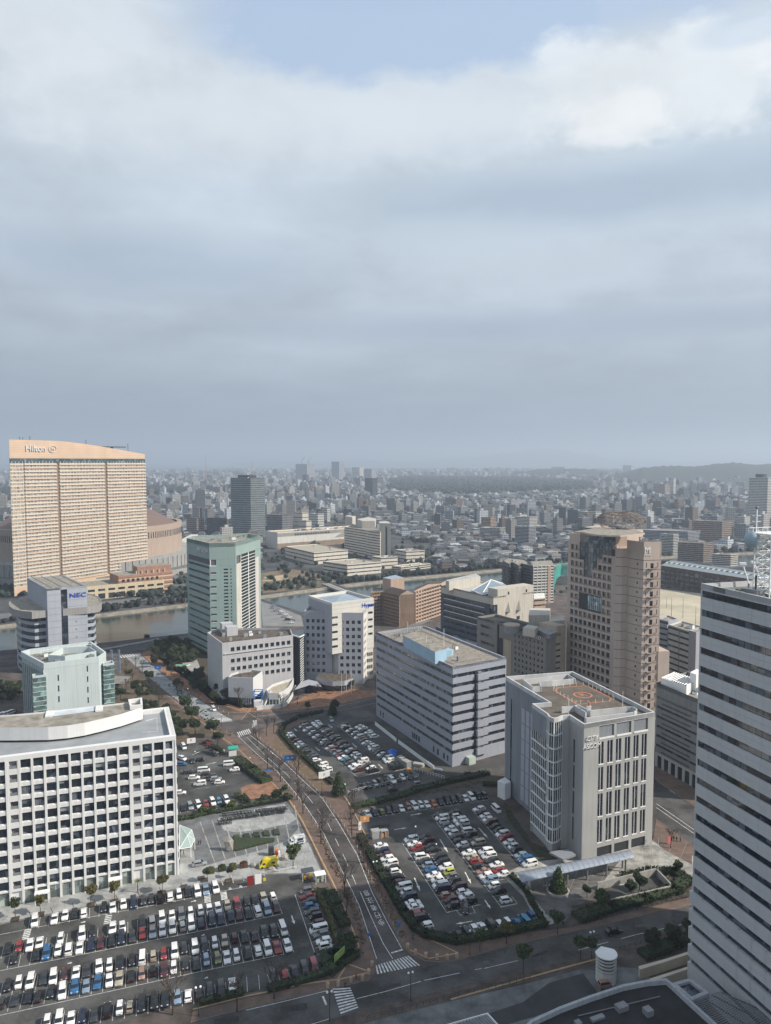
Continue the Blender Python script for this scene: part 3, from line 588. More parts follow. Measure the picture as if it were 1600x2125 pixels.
# penthouse with a curved white screen
zb=ZA-1.3; zpt=ZA+3.2
pp=[(-60,1510),(23,1510),(60,1509.5),(100,1509),(140,1505.5),(175,1500),(210,1492),(250,1482),(296,1467.5),(296,1455),(268,1457),(205,1464),(102,1476),(37,1482),(-60,1489)]
Pp=ccw(GG(pp,zpt)); q=MB(); q.prism(Pp,zb+.7,zpt,W1,top=False); q.build('penthouse_screen',A)
MB().prism(inset(Pp,1.2),zb,zb+.7,M_dark).build('penthouse_footing',A)
MB().sheet(inset(Pp,.25),zpt-.5,M_roofconc).build('penthouse_roof',A)
for (x,y,w,d) in ((103,1477,2.2,5),(206,1466,2.2,5)): 
    g=G(x,y+3,zpt); MB().box(g[0],g[1],zpt-.2,w,d,.5,u_.angle_signed(Vector((1,0))) if False else math.atan2(u_.y,u_.x),W1).build('roof_upstand',A)
gx=[(108,1477),(203,1466),(200,1474),(112,1486)]; MB().sheet(ccw(GG(gx,zpt-.3)),zpt-.40,mat('pale_tank_roof',(.5,.54,.6),.6,var=.1)).build('plant_deck',A)
gx=ccw(GG([(266,1457),(295,1453),(296,1468),(270,1471)],zpt)); MB().ring(gx,inset(gx,.6),zpt-.4,zpt+.9,W1).build('stair_head',A)
q=MB()
for a_,b_ in (((303,1496),(325,1490)),((325,1490),(326,1518)),((297,1520),(326,1518))):
    P=[Vector((*G(*p,zb),zb+.02)) for p in (a_,b_)]; q.tube(P[0],P[1],.07,n=4,m=M_line)
q.build('roof_marking',A)
for k in range(9):
    g=G(25+k*30,1537-k*3.0-(k*k)*.3,zb); MB().box(g[0],g[1],zb+.25,.9,.5,.45,0,M_conc).build('roof_bracket',A)
# glass pyramid canopy at the right hand end
E1=bld('faceted white-framed glass canopy beside the white office entrance',[G(385,1765)],'glass_canopy','canopy')
q=MB(); base=[G(371,1724),G(392,1730),G(399,1748),G(392,1766),G(371,1772)]; tz=3.4; top_=[G(371,1722,5),G(388,1728,5),G(396,1745,5.),G(388,1760,5.),G(371,1766,5.)]
rg=[G(373,1712,tz),G(398,1722,tz),G(404,1742,tz),G(396,1758,tz),G(372,1762,tz)]; cgn=cen(rg)
for i in range(5):
    a_=rg[i];b_=rg[(i+1)%5]; q.tube((*a_,tz),(*b_,tz),.12,n=5,m=M_white); q.tube((*a_,tz),(*cgn,tz+.7),.1,n=5,m=M_white); q.tube((*a_,tz),(*a_,0.1),.12,n=5,m=M_white)
q.build('frame',E1); q=MB()
for i in range(5): a_=rg[i];b_=rg[(i+1)%5]; q.add([(*a_,tz),(*b_,tz),(*cgn,tz+.7)],[(0,1,2)],mat('canopy_glass',(.35,.45,.42),.1,spec=.8,var=0))
q.build('glass',E1)
# ================= 2 pale green glass building =================
ZB=30.; PB=ccw(GG([(43,1352),(90.5,1377),(205,1363),(220,1353),(189,1331),(165,1332),(60,1347)],ZB))
PBm=[G(43,1352,ZB),G(90.5,1377,ZB),G(205,1363,ZB),G(220,1353,ZB),G(189,1331,ZB),G(60,1347,ZB)]
W2=wallmat('pale_green_cladding',(.60,.68,.69),var=.03,streak=.07,rough=.45); Bd=bld('pale green panelled building with an open plant roof, behind the white grid office',PBm)
FB_=shell(Bd,PBm,ZB,W2,mat('grey_deck',(.22,.21,.19),.9,var=.3,scale=.6),t=.3,ph=2.6,pt=.8)
f=FB_[1]; cw=f.L/26
for j in range(26): piece(f,.003+j*cw+.02,.003+(j+1)*cw-.02,0,ZB-2.7,-.3,0,'panel',W2,Bd)
piece(f,.003,f.L-.003,ZB-2.65,ZB-.01,-.29,.05,'panel_top',W2,Bd)
for (fu,zz) in ((.24,22.5),(.24,17.5),(.24,12.5),(.77,25),(.77,20),(.77,15),(.77,10)): piece(f,f.L*fu,f.L*fu+.55,zz-1.4,zz+1.4,0,.04,'window',M_dglass,Bd)
f=FB_[0]; 
for j in range(12): piece(f,f.L*j/12+.05,f.L*(j+1)/12-.35,1,ZB-5,-.3,-.2,'window',glassmat('green_glass',(.06,.10,.10),.1,.7,.1),Bd); piece(f,f.L*(j+1)/12-.33,f.L*(j+1)/12,0,ZB-2.7,-.3,.2,'fin',W2,Bd)
for i in (2,3): plain(Bd,FB_[i],0,ZB-2.7,W2,nu=4,nz=1)
gG=glassmat('stair_glass',(.10,.17,.17),.1,.8,.2)
for (px,zt_,w,d) in ((80,24,5.5,4.0),(213,25,5.,5.)):
    g=V2(G(px,1377 if px<100 else 1362,ZB)); f=FB_[1]; q=g-f.n*-.8 if px<100 else g+Vector((1.2,3.5))
    Pq=[tuple(q+f.u*a_+f.n*b_) for a_,b_ in ((-w/2,d*.3),(w/2,d*.3),(w/2,-d*.7),(-w/2,-d*.7))]
    MB().prism(inset(Pq,.1),0,zt_,M_inner).build('stair_core',Bd)
    for i in range(4):
        ff=Fc(Pq[i],Pq[(i+1)%4])
        if ff.n.y>.5: continue
        for k in range(11): piece(ff,.05,ff.L-.05,k*zt_/11+.12,(k+1)*zt_/11-.05,-.08,0,'pane',gG,Bd); piece(ff,0,ff.L,k*zt_/11-.05,k*zt_/11+.09,-.05,.06,'transom',M_white,Bd)
    MB().ring(Pq,inset(Pq,.3),zt_,zt_+1.,W2).build('stair_parapet',Bd)
roofkit(Bd,inset(PBm,3),ZB-2.6,5,3)
# plant well walls and rails on the roof
Pw=GG([(100,1366),(130,1350),(185,1348),(200,1358),(135,1368)],ZB-1); q=MB(); Pw=ccw(Pw); q.ring(Pw,inset(Pw,.3),ZB-2.6,ZB+.6,W2); q.build('screen_wall',Bd)
q=MB()
for k in range(9): a_=G(85+k*13,1351-k*1.6,ZB); q.tube((*a_,ZB-2.6),(*a_,ZB+.3),.09,n=4,m=M_white); b_=G(98+k*13,1349.4-k*1.6,ZB); q.tube((*a_,ZB+.3),(*b_,ZB+.3),.09,n=4,m=M_white)
q.build('roof_frame',Bd)
# ================= 3 grey tower with blue lettering and curved wings =================
W3=wallmat('blue_grey_panel',(.44,.47,.53),var=.03,streak=.08,rough=.45); W3g=wallmat('warm_grey_band',(.36,.35,.34),var=.04)
cN=V2(G(97,1400)); ZN=zt(cN.y,1222); 
PN=quadfrom(G(97,1222,ZN),G(56,1199,ZN),G(180,1215,ZN))
Nc=bld('blue-grey tower with curved side wings and big blue sign, left of the river',PN)
FN=shell(Nc,PN,ZN,W3,M_roofconc,t=.3,ph=1.2)
f=FN[1]; zd0=zt(cN.y,1281.5); zd1=zt(cN.y,1268)
for (a_,b_) in ((0,.34),(.50,1.)):
    nn=2 if a_==0 else 3
    for k in range(13):
        z1=ZN-k*ZN/13.; piece(f,f.L*a_+.01,f.L*b_-.01,z1-ZN/13+.06,z1-.06,-.3,0,'panel',W3,Nc)
for k in range(13): piece(f,f.L*.34,f.L*.50,ZN-1.2-(k+1)*(ZN-1.2)/13+.08,ZN-1.2-k*(ZN-1.2)/13,-.3,-.22,'window',M_dglass,Nc)
piece(f,f.L*.44,f.L*.47,28,zd1,.0,.05,'red_banner',mat('red_print',(.35,.05,.04),.6,var=0),Nc) if False else None
for k in range(3): piece(f,f.L*.68,f.L*.68+1.1,zd0-4.5-k*4.6,zd0-3.5-k*4.6,0,.03,'vent',M_grey,Nc)
text('NEC',f,f.L*.77,ZN-5.2,3.3,'sign_letters',mat('sign_blue',(.012,.06,.42),.4,var=0),Nc,d=.05,ext=.2,sx=1.45)
plain(Nc,FN[0],0,ZN-.01,W3,nu=1,nz=12); plain(Nc,FN[2],0,ZN-.01,W3,nu=1,nz=6)
q=MB()
for k in range(14):
    t_=(k+.5)/14; a_=V2(PN[0]).lerp(V2(PN[1]),t_)*.97+V2(cen(PN))*.03; b_=V2(PN[3]).lerp(V2(PN[2]),t_)*.97+V2(cen(PN))*.03; q.tube((*a_,ZN+.1),(*b_,ZN+.1),.22,n=4,m=M_conc)
for k in range(4): t_=(k+.5)/4; a_=V2(PN[0]).lerp(V2(PN[3]),t_); b_=V2(PN[1]).lerp(V2(PN[2]),t_); q.tube((*a_,ZN+.35),(*b_,ZN+.35),.2,n=4,m=M_conc)
q.build('roof_louvre',Nc)
# curved wings
wing=[(66,1271),(97,1267.5),(180,1260.5),(206,1257),(211,1251),(209,1244),(202,1238),(190,1234),(175,1231),(130,1226),(70,1232),(40,1240),(24,1246),(18,1252),(20,1259),(28,1265),(45,1269)]
Pg=ccw(GG(wing,zd1)); MB().prism(Pg,zd0,zd1,W3g,bot=True,mtop=M_roofconc).build('wing_roof',Nc)
MB().ring(Pg,inset(Pg,.5),zd1,zd1+.35,W3g).build('wing_kerb',Nc)
Pi=inset(Pg,3.6); MB().prism(inset(Pi,.3),0,zd0,M_dglass,top=False).build('wing_core',Nc)
for i in range(len(Pi)):
    ff=Fc(Pi[i],Pi[(i+1)%len(Pi)])
    if ff.n.y>.35 or ff.L<.3: continue
    for k in range(8): piece(ff,-.02,ff.L+.02,zd0-2.6-k*4.2-1.9,zd0-2.6-k*4.2,-.25,.05,'spandrel',W3,Nc)
# ================= 4 tall salmon hotel =================
W4=wallmat('salmon_cladding',(.63,.45,.32),var=.05,streak=.03); W4b=wallmat('cream_band',(.68,.58,.48),var=.04,streak=.03); W4s=wallmat('soft_salmon',(.66,.51,.40),var=.04); W4g=mat('hotel_window_row',(.33,.325,.30),.3,var=.3,scale=.35)
a4=V2(G(30,1239.6)); d4=(V2(G(214,1209))-a4).normalized(); LH=152.; n4=Vector((d4.y,-d4.x)); b4=a4+d4*LH
bk_=Vector((-9.,33.)); PH=[tuple(a4),tuple(b4),tuple(b4-n4*30),tuple(a4+bk_)]
Ht=bld('very tall salmon hotel slab with fine horizontal bands and sloping roofline',PH,'hotel_building','hotel')
f=Fc(a4,b4); zc0=zt(a4.y,951); zTL=zt(a4.y,912); zTR=zt(b4.y,943)
def crown_z(u): t=u/LH; return zTL+(zTR-zTL)*(max(0,(t-.3)/.7)**1.35)
q=MB(); Q=inset(PH,.6); q.prism(Q,0,zc0,W4,top=False); q.build('wall',Ht)
q=MB(); nseg=24; e_=.0
def bq(u,z): p=(a4+bk_).lerp(b4-n4*30,u/LH); return (p.x,p.y,z)
for k in range(nseg):
    u0=LH*k/nseg;u1=LH*(k+1)/nseg; vs=[f.pt(u0,zc0,0),f.pt(u1,zc0,0),f.pt(u1,crown_z(u1),0),f.pt(u0,crown_z(u0),0),bq(u0,zc0),bq(u1,zc0),bq(u1,crown_z(u1)),bq(u0,crown_z(u0))]
    q.add(vs,[(0,1,2,3),(3,2,6,7),(5,4,7,6)]+([(4,0,3,7)] if k==0 else [])+([(1,5,6,2)] if k==nseg-1 else []),W4)
q.build('crown',Ht)
for k in range(9):
    for (ua,ub) in ((.5,46),(49,100),(103,LH-.5)):
        zz=zc0+2+k*2.1
        uu=ub
        if crown_z(ub)<zz+.6:
            uu=ua
            while uu<ub and crown_z(uu)>zz+1: uu+=1
        if uu-ua>6: piece(f,ua,uu,zz,zz+.35,0,.12,'crown_rib',W4b,Ht)
for ua in (46,100): piece(f,ua,ua+3,0,zc0+12,-.55,-.5,'shadow_joint',mat('joint_brown',(.22,.15,.11),.8,var=0),Ht)
segs=[(.01,13.3),(13.4,46.),(49.,100.),(103.,LH-.01)]
nf=34; zf0=8.; ph_=(zc0-6-zf0)/nf
piece(f,.01,LH-.01,zc0-4.2,zc0-.2,-.5,.1,'sky_lounge_glass',glassmat('teal_strip',(.05,.08,.09),.1,.8,.1),Ht)
for k in range(nf+1):
    z0=zf0+k*ph_
    for s,(ua,ub) in enumerate(segs):
        out=.9 if s else 0.
        piece(f,ua,ub,z0,z0+ph_*.42,-.55,out,'balcony_band',W4b if k%3 else W4s,Ht)
        piece(f,ua,ub,z0+ph_*.42,z0+ph_,-.55,-.1 if s else -.3,'window_strip',W4g,Ht)
q=MB()
for k in range(nf+1):
    z0=zf0+k*ph_+ph_*.42
    for (ua,ub) in segs:
        u=ua+1.5
        while u<ub-1: q.fbox(f,u,u+.45,z0,z0+ph_*.58,-.1,.12,W4b); u+=3.4
q.build('window_pier',Ht,kind='stuff')
piece(f,.01,LH-.01,0,zf0-.02,-.55,.2,'base_wall',W4,Ht)
fr=Fc(b4,b4-n4*32)
for k in range(nf+1): piece(fr,.01,31.,zf0+k*ph_,zf0+k*ph_+ph_*.42,-.5,.9,'balcony_band',W4b,Ht)
text('Hilton',f,25,zt(a4.y+15,931),8.,'sign_letters',mat('sign_silver',(.62,.60,.58),.4,var=0),Ht,d=.1,ext=.5)
q=MB()
for k in range(24):
    a0=2*math.pi*k/24;a1=2*math.pi*(k+1)/24; q.tube(f.pt(42.5+4*math.cos(a0),zt(a4.y+20,931)+3.2*math.sin(a0),.6),f.pt(42.5+4*math.cos(a1),zt(a4.y+20,931)+3.2*math.sin(a1),.6),.3,n=5,m=MATS['sign_silver'])
q.build('sign_ring',Ht); text('H',f,42.5,zt(a4.y+20,931)-.2,4.6,'sign_letters',MATS['sign_silver'],Ht,d=.1,ext=.5)
q=MB(); g=f.pt(118,zTR+2,-10); q.box(g[0],g[1],crown_z(118)+2.6,26,12,.8,f.ang,M_dark); q.tube(g,(g[0],g[1],crown_z(118)+2.4),1.5,m=M_dark); q.build('helipad',Ht)
q=MB(); 
for (u,h) in ((14,3),(17,2.5),(135,9),(24,4),(84,5)): g=f.pt(u,crown_z(u),-6); q.tube(g,(g[0],g[1],g[2]+h),.25,n=4,m=M_dark)
q.build('mast',Ht)
# podium
W4c=wallmat('cream_podium',(.66,.55,.38),var=.04); W4r=wallmat('red_stripe_wall',(.40,.22,.16),var=.06)
pa=V2(G(178,1247)); pb=V2(G(341,1230)); fp=Fc(pa,pb); zP=zt(pa.y+10,1214); PP=[tuple(pa),tuple(pb),tuple(pb-fp.n*38),tuple(pa-fp.n*38)]
Pd=bld('cream arcaded podium with dark openings below the salmon hotel',PP,'hotel_podium','building')
MB().prism(inset(PP,.8),0,zP-1,M_inner,mtop=M_roofconc).build('wall',Pd); MB().ring(PP,inset(PP,.9),zP-1.2,zP,W4c).build('parapet',Pd)
cols=[]; n=8
for k in range(n): u0=fp.L*(k+.22)/n; cols.append((u0,u0+fp.L/n*.68))
punched(Pd,fp,cols,[(.3,zP*.42),(zP*.58,zP*.75)],W4c,M_dglass,t=.8,z0=0,z1=zP-1.2)
pr=[G(238,1190,18),G(246,1198,16),G(359,1180,18),G(352,1170,18),G(300,1172,18)]
ra=V2(G(247,1222)); rb=V2(G(359,1226)); fr_=Fc(pa+fp.u*fp.L*.42-fp.n*3,rb); zR=zt(rb.y,1172)
PR=[tuple(fr_.a),tuple(fr_.b),tuple(fr_.b-fr_.n*26),tuple(fr_.a-fr_.n*26)]
Rd=bld('red and cream striped curved annex on the hotel podium',PR,'hotel_annex','building')
MB().prism(inset(PR,.4),0,zR-6,W4r,mtop=M_roofconc).build('wall',Rd); 
for k in range(9): piece(fr_,.01,fr_.L-.01,k*(zR-6)/9+.02,k*(zR-6)/9+(zR-6)/9*(.5 if k%2 else .98),-.39,(.12 if k%2 else 0),'stripe_band',W4c if k%2 else W4r,Rd)
for k in range(8): piece(fr_,fr_.L*(.06+k*.088),fr_.L*(.06+k*.088)+2.4,zP+.6,zP+3.,.13,.17,'window',M_dglass,Rd)
ct=fr_.b-fr_.u*20; PT=[]
for k in range(9): t_=k/8; PT.append(tuple(ct+fr_.u*(20*t_)-fr_.n*(2+10*math.sin(math.pi*t_)*-.0)))
Pt=[tuple(fr_.b-fr_.u*32-fr_.n*4),tuple(fr_.b-fr_.u*.5-fr_.n*2),tuple(fr_.b-fr_.u*1-fr_.n*22),tuple(fr_.b-fr_.u*30-fr_.n*22)]
MB().prism(Pt,zR-6,zR,W4r,mtop=M_roofconc).build('upper_wall',Rd)
for k in range(6): g=V2(Pt[0]).lerp(V2(Pt[1]),k/6-.05); q=MB(); q.box(*(g+fr_.n*1.2),zR-4.5,.7,.7,3,fr_.ang,W4c); q.build('column',Rd)
# dome stadium behind the hotel
Wd=wallmat('dome_drum',(.42,.33,.27),var=.03); Wr=mat('dome_roof',(.16,.105,.085),.6,var=.06,scale=.02)
dc=(-348.,862.); R_=106.
Dm=thing('dome_stadium','round domed stadium with brown roof half hidden behind the salmon hotel','stadium',(*dc,0))
def circ(r,n=72,c=dc): return [(c[0]+r*math.cos(2*math.pi*k/n),c[1]+r*math.sin(2*math.pi*k/n)) for k in range(n)]
MB().prism(circ(R_),0,50,Wd,top=False).build('drum',Dm)
MB().ring(circ(R_),circ(R_-5),50,51.2,Wd).build('rim',Dm)
vs=[];fs=[];nr=10;nn=72
for j in range(nr+1):
    t_=j/nr; r=(R_-6)*(1-t_); z=49+36*(1-(1-t_)**1.7)
    vs+=[(dc[0]+r*math.cos(2*math.pi*k/nn),dc[1]+r*math.sin(2*math.pi*k/nn),z) for k in range(nn)]
for j in range(nr):
    for k in range(nn): fs.append((j*nn+k,j*nn+(k+1)%nn,(j+1)*nn+(k+1)%nn,(j+1)*nn+k))
MB().add(vs,fs,Wr).build('roof',Dm,smooth=True)
MB().prism(circ(R_+20),0,18,W3g,mtop=M_plaza2).build('terrace',Dm); MB().prism(circ(R_+34),0,6,W3g,mtop=M_plaza).build('lower_terrace',Dm)
for k in range(110):
    an=-math.pi*.98+k*math.pi*1.1/110; x=dc[0]+R_*math.cos(an);y=dc[1]+R_*math.sin(an)
    ff=Fc((x-math.sin(-an)*0-(-math.sin(an))*1.0,y-math.cos(an)*1.0),(x+(-math.sin(an))*1.0,y+math.cos(an)*1.0)); piece(ff,.4,1.6,38,45,-.3,.12,'slot_window',M_dglass,Dm)
for k in range(60):
    an=-math.pi*.98+k*math.pi*1.1/60; x=dc[0]+(R_+20)*math.cos(an);y=dc[1]+(R_+20)*math.sin(an); ff=Fc((x+math.sin(an)*1,y-math.cos(an)*1),(x-math.sin(an)*1,y+math.cos(an)*1)); piece(ff,0,1.1,0,18.5,0,.8,'buttress',M_plaza2,Dm)
# ================= 5 teal tower =================
W5=wallmat('teal_cladding',(.31,.41,.39),var=.05,streak=.07,rough=.5); W5p=wallmat('pinkish_pilaster',(.62,.58,.54),var=.03)
ZT=72.; PT5=[G(387,1117,ZT),G(434,1127.5,ZT),G(488.6,1126,ZT),G(540.3,1111.5,ZT),G(519,1107,ZT),G(400,1112,ZT)]
T5=bld('teal tower with slanted black and white stripe strip, beside the river',PT5)
F5=shell(T5,PT5,ZT,M_inner,M_roofconc,pm=W5,t=.5,ph=2.5,pt=.9)
bands(T5,F5[0],ZT-14.5,4.3,13,1.5,W5,M_dglass,t=.5,u0=F5[0].L*.08,pane=1.9,zend=3,top=None)
piece(F5[0],.003,F5[0].L*.08-.01,0,ZT-10,-.5,0,'corner_panel',W5,T5)
f=F5[0]; piece(f,.003,f.L-.003,ZT-10,ZT,-.5,0,'top_panel',W5,T5); piece(f,f.L*.1,f.L-.003,ZT-13.2,ZT-10.05,-.5,-.42,'loggia_wall',mat('loggia_grey',(.10,.10,.11),.8,var=0),T5); piece(f,.003+f.L*.08,f.L-.003,ZT-14.5,ZT-13.3,-.5,.1,'loggia_rail',W5,T5)
text('HITACHI',f,f.L*.72,ZT-5.6,4.2,'sign_letters',MATS['sign_silver'],T5,d=.05,ext=.2)
f=F5[1]; L=f.L
piece(f,.003,L-.003,ZT-10.2,ZT,-.5,0,'top_panel',W5,T5); piece(f,L*.25,L-.003,ZT-14.3,ZT-10.25,-.5,0,'top_panel',W5,T5); piece(f,.003,L*.25,ZT-14.3,ZT-13.9,-.5,.1,'loggia_rail',M_white,T5); piece(f,L*.02,L*.06,ZT-13.9,ZT-10.2,-.5,0,'column',M_white,T5); piece(f,L*.08,L*.24,ZT-13.9,ZT-10.2,-.5,-.42,'loggia_wall',MATS['loggia_grey'],T5)
bands(T5,f,ZT-18,4.3,12,1.25,W5,glassmat('tinted_glass',(.10,.13,.12),.2,.5,.4),t=.5,u0=0,u1=L*.25,pane=20,zend=3,top=ZT-14.35)
for k in range(13): piece(f,.003,L*.25,ZT-18-k*4.3-1.45,ZT-18-k*4.3-1.25,0,.15,'sill',M_white,T5)
rows=[(ZT-16-k*2.15-1.,ZT-16-k*2.15) for k in range(25)][::-1]
punched(T5,f,[(L*.535,L*.70),(L*.79,L*.835)],rows,W5,M_dglass,t=.5,z0=3,z1=ZT-14.35,u0=L*.25+.02,u1=L)
piece(f,.003,L-.003,0,3,-.5,.0,'base_wall',W5,T5)
f=F5[2]; L=f.L; piece(f,.003,L-.003,ZT-8.5,ZT,-.5,0,'top_panel',W5,T5); zb_=ZT-8.6
piece(f,.003,L*.03,0,zb_,-.5,0,'edge_panel',W5,T5); piece(f,L*.03,L*.19,0,zb_-5,-.5,-.02,'pilaster',W5p,T5); piece(f,L*.03,L*.16,zb_-5,zb_,-.5,-.42,'loggia_wall',MATS['loggia_grey'],T5); piece(f,L*.77,L*.92,0,zb_-5,-.5,-.02,'pilaster',W5p,T5); piece(f,L*.77,L-.01,zb_-5,zb_,-.5,-.03,'edge_panel',W5,T5); piece(f,L*.92,L-.003,0,zb_-5,-.5,0,'edge_panel',W5,T5)
piece(f,L*.48,L*.5,0,zb_,-.5,.05,'mullion',M_white,T5); piece(f,L*.19,L*.20,0,zb_,-.5,.05,'mullion',M_white,T5)
for k in range(31):
    z1=zb_-k*2.05
    for (p,q_) in ((.20,.48),(.50,.77)):
        piece(f,L*p,L*q_,max(0,z1-1.7),z1-.02,-.5,-.3,'louvre_panel',mat('louvre_black',(.012,.022,.022),.5,var=0),T5); piece(f,L*p,L*q_,max(0,z1-2.03),max(.02,z1-1.8),-.5,-.05,'balcony_rail',M_white,T5)
for i in (3,4,5): plain(T5,F5[i],0,ZT-.01,W5,t=.5)
roofkit(T5,inset(PT5,2),ZT-2.5,9,5); 
q=MB(); 
for k in range(12): a_=G(400+k*10,1114-k*.55,ZT); b_=G(410+k*10,1113.45-k*.55,ZT); q.tube((*a_,ZT+.2),(*b_,ZT+.2),.25,n=4,m=M_conc); q.tube((*a_,ZT-2.5),(*a_,ZT+.2),.25,n=4,m=M_conc)
q.build('roof_frame',T5)
# ================= 6 low pale grey building with square windows =================
W6=wallmat('pale_grey_render',(.52,.52,.54),var=.05,streak=.08); ZG=29.4
P6=[G(430,1312.5,ZG),G(461,1335,ZG),G(608,1318,ZG),G(602,1303,ZG),G(505,1303,ZG),G(450,1305,ZG)]
G6=bld('pale grey low block with rows of small square windows beside the teal tower',P6); F6=shell(G6,P6,ZG,W6,mat('brown_roof',(.12,.10,.085),.9,var=.3,scale=.5),t=.35,ph=1.1)
f=F6[0]; cols=[(f.L*(.52+.11*k),f.L*(.52+.11*k)+.45) for k in range(4)]; punched(G6,f,cols,[(z,z+.5) for z in (5.5,9.9,14.2,18.5,22.8)],W6,M_dglass,t=.35,z0=0,z1=ZG-1.1)
f=F6[1]; cols=[(f.L*(.115+.0795*k),f.L*(.115+.0795*k)+1.95) for k in range(11)]
punched(G6,f,cols,[(ZG-5.4-5.35-4.3*2,ZG-5.35-4.3*2-3.4),(ZG-5.4-5.35-4.3,ZG-5.35-4.3-3.4),(ZG-5.4-5.35,ZG-5.35-3.4),(ZG-4.8,ZG-2.7)],W6,gA,t=.35,z0=0,z1=ZG-1.1,fr=M_conc)
piece(f,f.L*.02,f.L-.02,ZG-5.9,ZG-5.6,0,.5,'cornice',W6,G6)
for i in (2,3,4,5): plain(G6,F6[i],0,ZG-1.1,W6,t=.35)
roofkit(G6,inset(P6,2.0),ZG-1.1,8,11,big=2.4)
for (px,py,w,h) in ((470,1312,6,5.5),(480,1317,6,4.8)): g=G(px,py,ZG-1); MB().box(*g,ZG-1.1+h/2,w,w*.8,h,F6[1].ang,W6).build('lift_housing',G6)
# white wedge block + terrace + stair in front
zw=zt(G(526,1462)[1],1407); W7=wallmat('bright_white_render',(.68,.69,.70),var=.03,streak=.05)
PW=[G(473.5,1404.7,zw),G(525,1407,zw),G(545,1392.5,zw),G(512,1388,zw),G(480,1398,zw)]
Wg=bld('white wedge-shaped block with raised upper walls in front of the pale grey building',PW,'wedge_block','building')
MB().prism(inset(PW,.25),0,zw-1,M_dglass,mtop=MATS['brown_roof']).build('core',Wg)
for i in range(5): ff=Fc(PW[i],PW[(i+1)%5]); piece(ff,.003,ff.L-.003,3.2,zw,-.3,0,'wall_panel',W7,Wg)
for k in range(6): piece(Fc(PW[0],PW[1]),6.5+k*1.0,6.6+k*1.0+.2,0,3.2,-.2,0,'column',M_white,Wg)
zte=6.5; PTe=GG([(552,1430),(558,1438),(579,1438),(590,1433),(600,1425),(606,1416),(609.5,1407),(586,1413),(565,1420)],zte)
Te=bld('low white curved terrace with tan deck before the pale grey building',PTe,'terrace_wing','building')
MB().prism(inset(PTe,.3),0,zte-1.2,mat('green_glass_wall',(.17,.21,.19),.2,var=.1),mtop=mat('tan_deck',(.40,.36,.29),.85,var=.15,scale=.6)).build('core',Te)
MB().ring(PTe,inset(PTe,.35),zte-3.4,zte,W7).build('upper_wall',Te)
for i in range(1,6):
    ff=Fc(PTe[i],PTe[i+1]); m=max(1,int(ff.L/1.6))
    for k in range(m): piece(ff,ff.L*k/m,ff.L*k/m+.25,0,zte-3.4,-.3,-.05,'mullion',W7,Te)
ST=bld('white outdoor stair climbing to the curved terrace',[G(550,1460)],'outdoor_stair','staircase')
s0=Vector((*G(543,1467),0.1)); s1=Vector((*G(557,1436,zte-1.2),zte-1.2)); nst=16
dv=(s1-s0); side=Vector((-dv.y,dv.x,0)).normalized()*1.5
for k in range(nst): p=s0+dv*(k+.5)/nst; MB().box(p.x,p.y,p.z,abs(dv.length)/nst*1.1,3.0,.3,math.atan2(dv.y,dv.x),M_conc).build('step',ST)
for sg in (-1,1):
    q=MB(); a_=s0+side*sg;b_=s1+side*sg; t_=side.normalized()*.12; q.add([a_+t_+Vector((0,0,-.1)),b_+t_+Vector((0,0,-.1)),b_+t_+Vector((0,0,1.2)),a_+t_+Vector((0,0,1.2)),a_-t_+Vector((0,0,-.1)),b_-t_+Vector((0,0,-.1)),b_-t_+Vector((0,0,1.2)),a_-t_+Vector((0,0,1.2))],[(0,1,2,3),(7,6,5,4),(3,2,6,7),(0,4,5,1),(0,3,7,4),(1,5,6,2)],W7); q.build('side_wall',ST)
BF=bld('blue steel cube frame on a white plinth beside the stair',[G(534,1462)],'blue_frame','sculpture'); q=MB(); g=V2(G(536,1465)); q.box(g.x,g.y,1.4,4.4,3.6,2.8,.3,W7); q.build('plinth',BF); q=MB()
for sx in (-1,1):
    for sy in (-1,1): q.box(g.x+sx*2,g.y+sy*1.6,5.4,.3,.3,5.2,0,M_blue)
for sy in (-1,1):
    for zz in (5.4,7.9): q.box(g.x,g.y+sy*1.6,zz,4.2,.3,.3,0,M_blue)
for sx in (-1,1): q.box(g.x+sx*2,g.y,7.9,.3,3.2,.3,0,M_blue)
q.build('frame',BF)
# curved retaining ramp
RW=bld('long low curved white ramp wall sweeping along the street corner',[G(580,1465)],'ramp_wall','wall'); q=MB(); pts=[(533,1475),(545,1473),(560,1472),(580,1471),(595,1465),(606,1450),(614,1430)]
for a_,b_ in zip(pts,pts[1:]): A_=Vector((*G(*a_),0));B__=Vector((*G(*b_),0)); ff=Fc(A_,B__); q.fbox(ff,0,ff.L,0,2.2,-.35,0,W7)
q.build('wall',RW)
# dark glazed link with white diagonal louvres
ZL=27.5; PL=[G(608,1318,ZL),G(622,1322,ZL),G(632,1317,ZL),G(628,1306,ZL),G(608,1308,ZL)]
Lk=bld('narrow dark glazed link with white slanting louvres between two pale blocks',PL,'glazed_link','building'); MB().prism(PL,0,ZL,mat('black_glass',(.02,.028,.035),.08,spec=.8,var=0)).build('core',Lk)
for i in (0,1): 
    ff=Fc(PL[i],PL[i+1]); piece(ff,0,ff.L,ZL-.3,ZL+.4,0,.3,'coping',M_white,Lk)
    if i==1:
        for k in range(20): 
            q=MB(); z0=1+k*1.28; q.add([ff.pt(0,z0,.05),ff.pt(ff.L*.75,z0+.9,.05),ff.pt(ff.L*.75,z0+1.1,.05),ff.pt(0,z0+.2,.05),ff.pt(0,z0,.3),ff.pt(ff.L*.75,z0+.9,.3),ff.pt(ff.L*.75,z0+1.1,.3),ff.pt(0,z0+.2,.3)],[(4,5,6,7),(7,6,2,3),(0,1,5,4),(0,4,7,3),(1,2,6,5)],M_white); q.build('louvre',Lk)
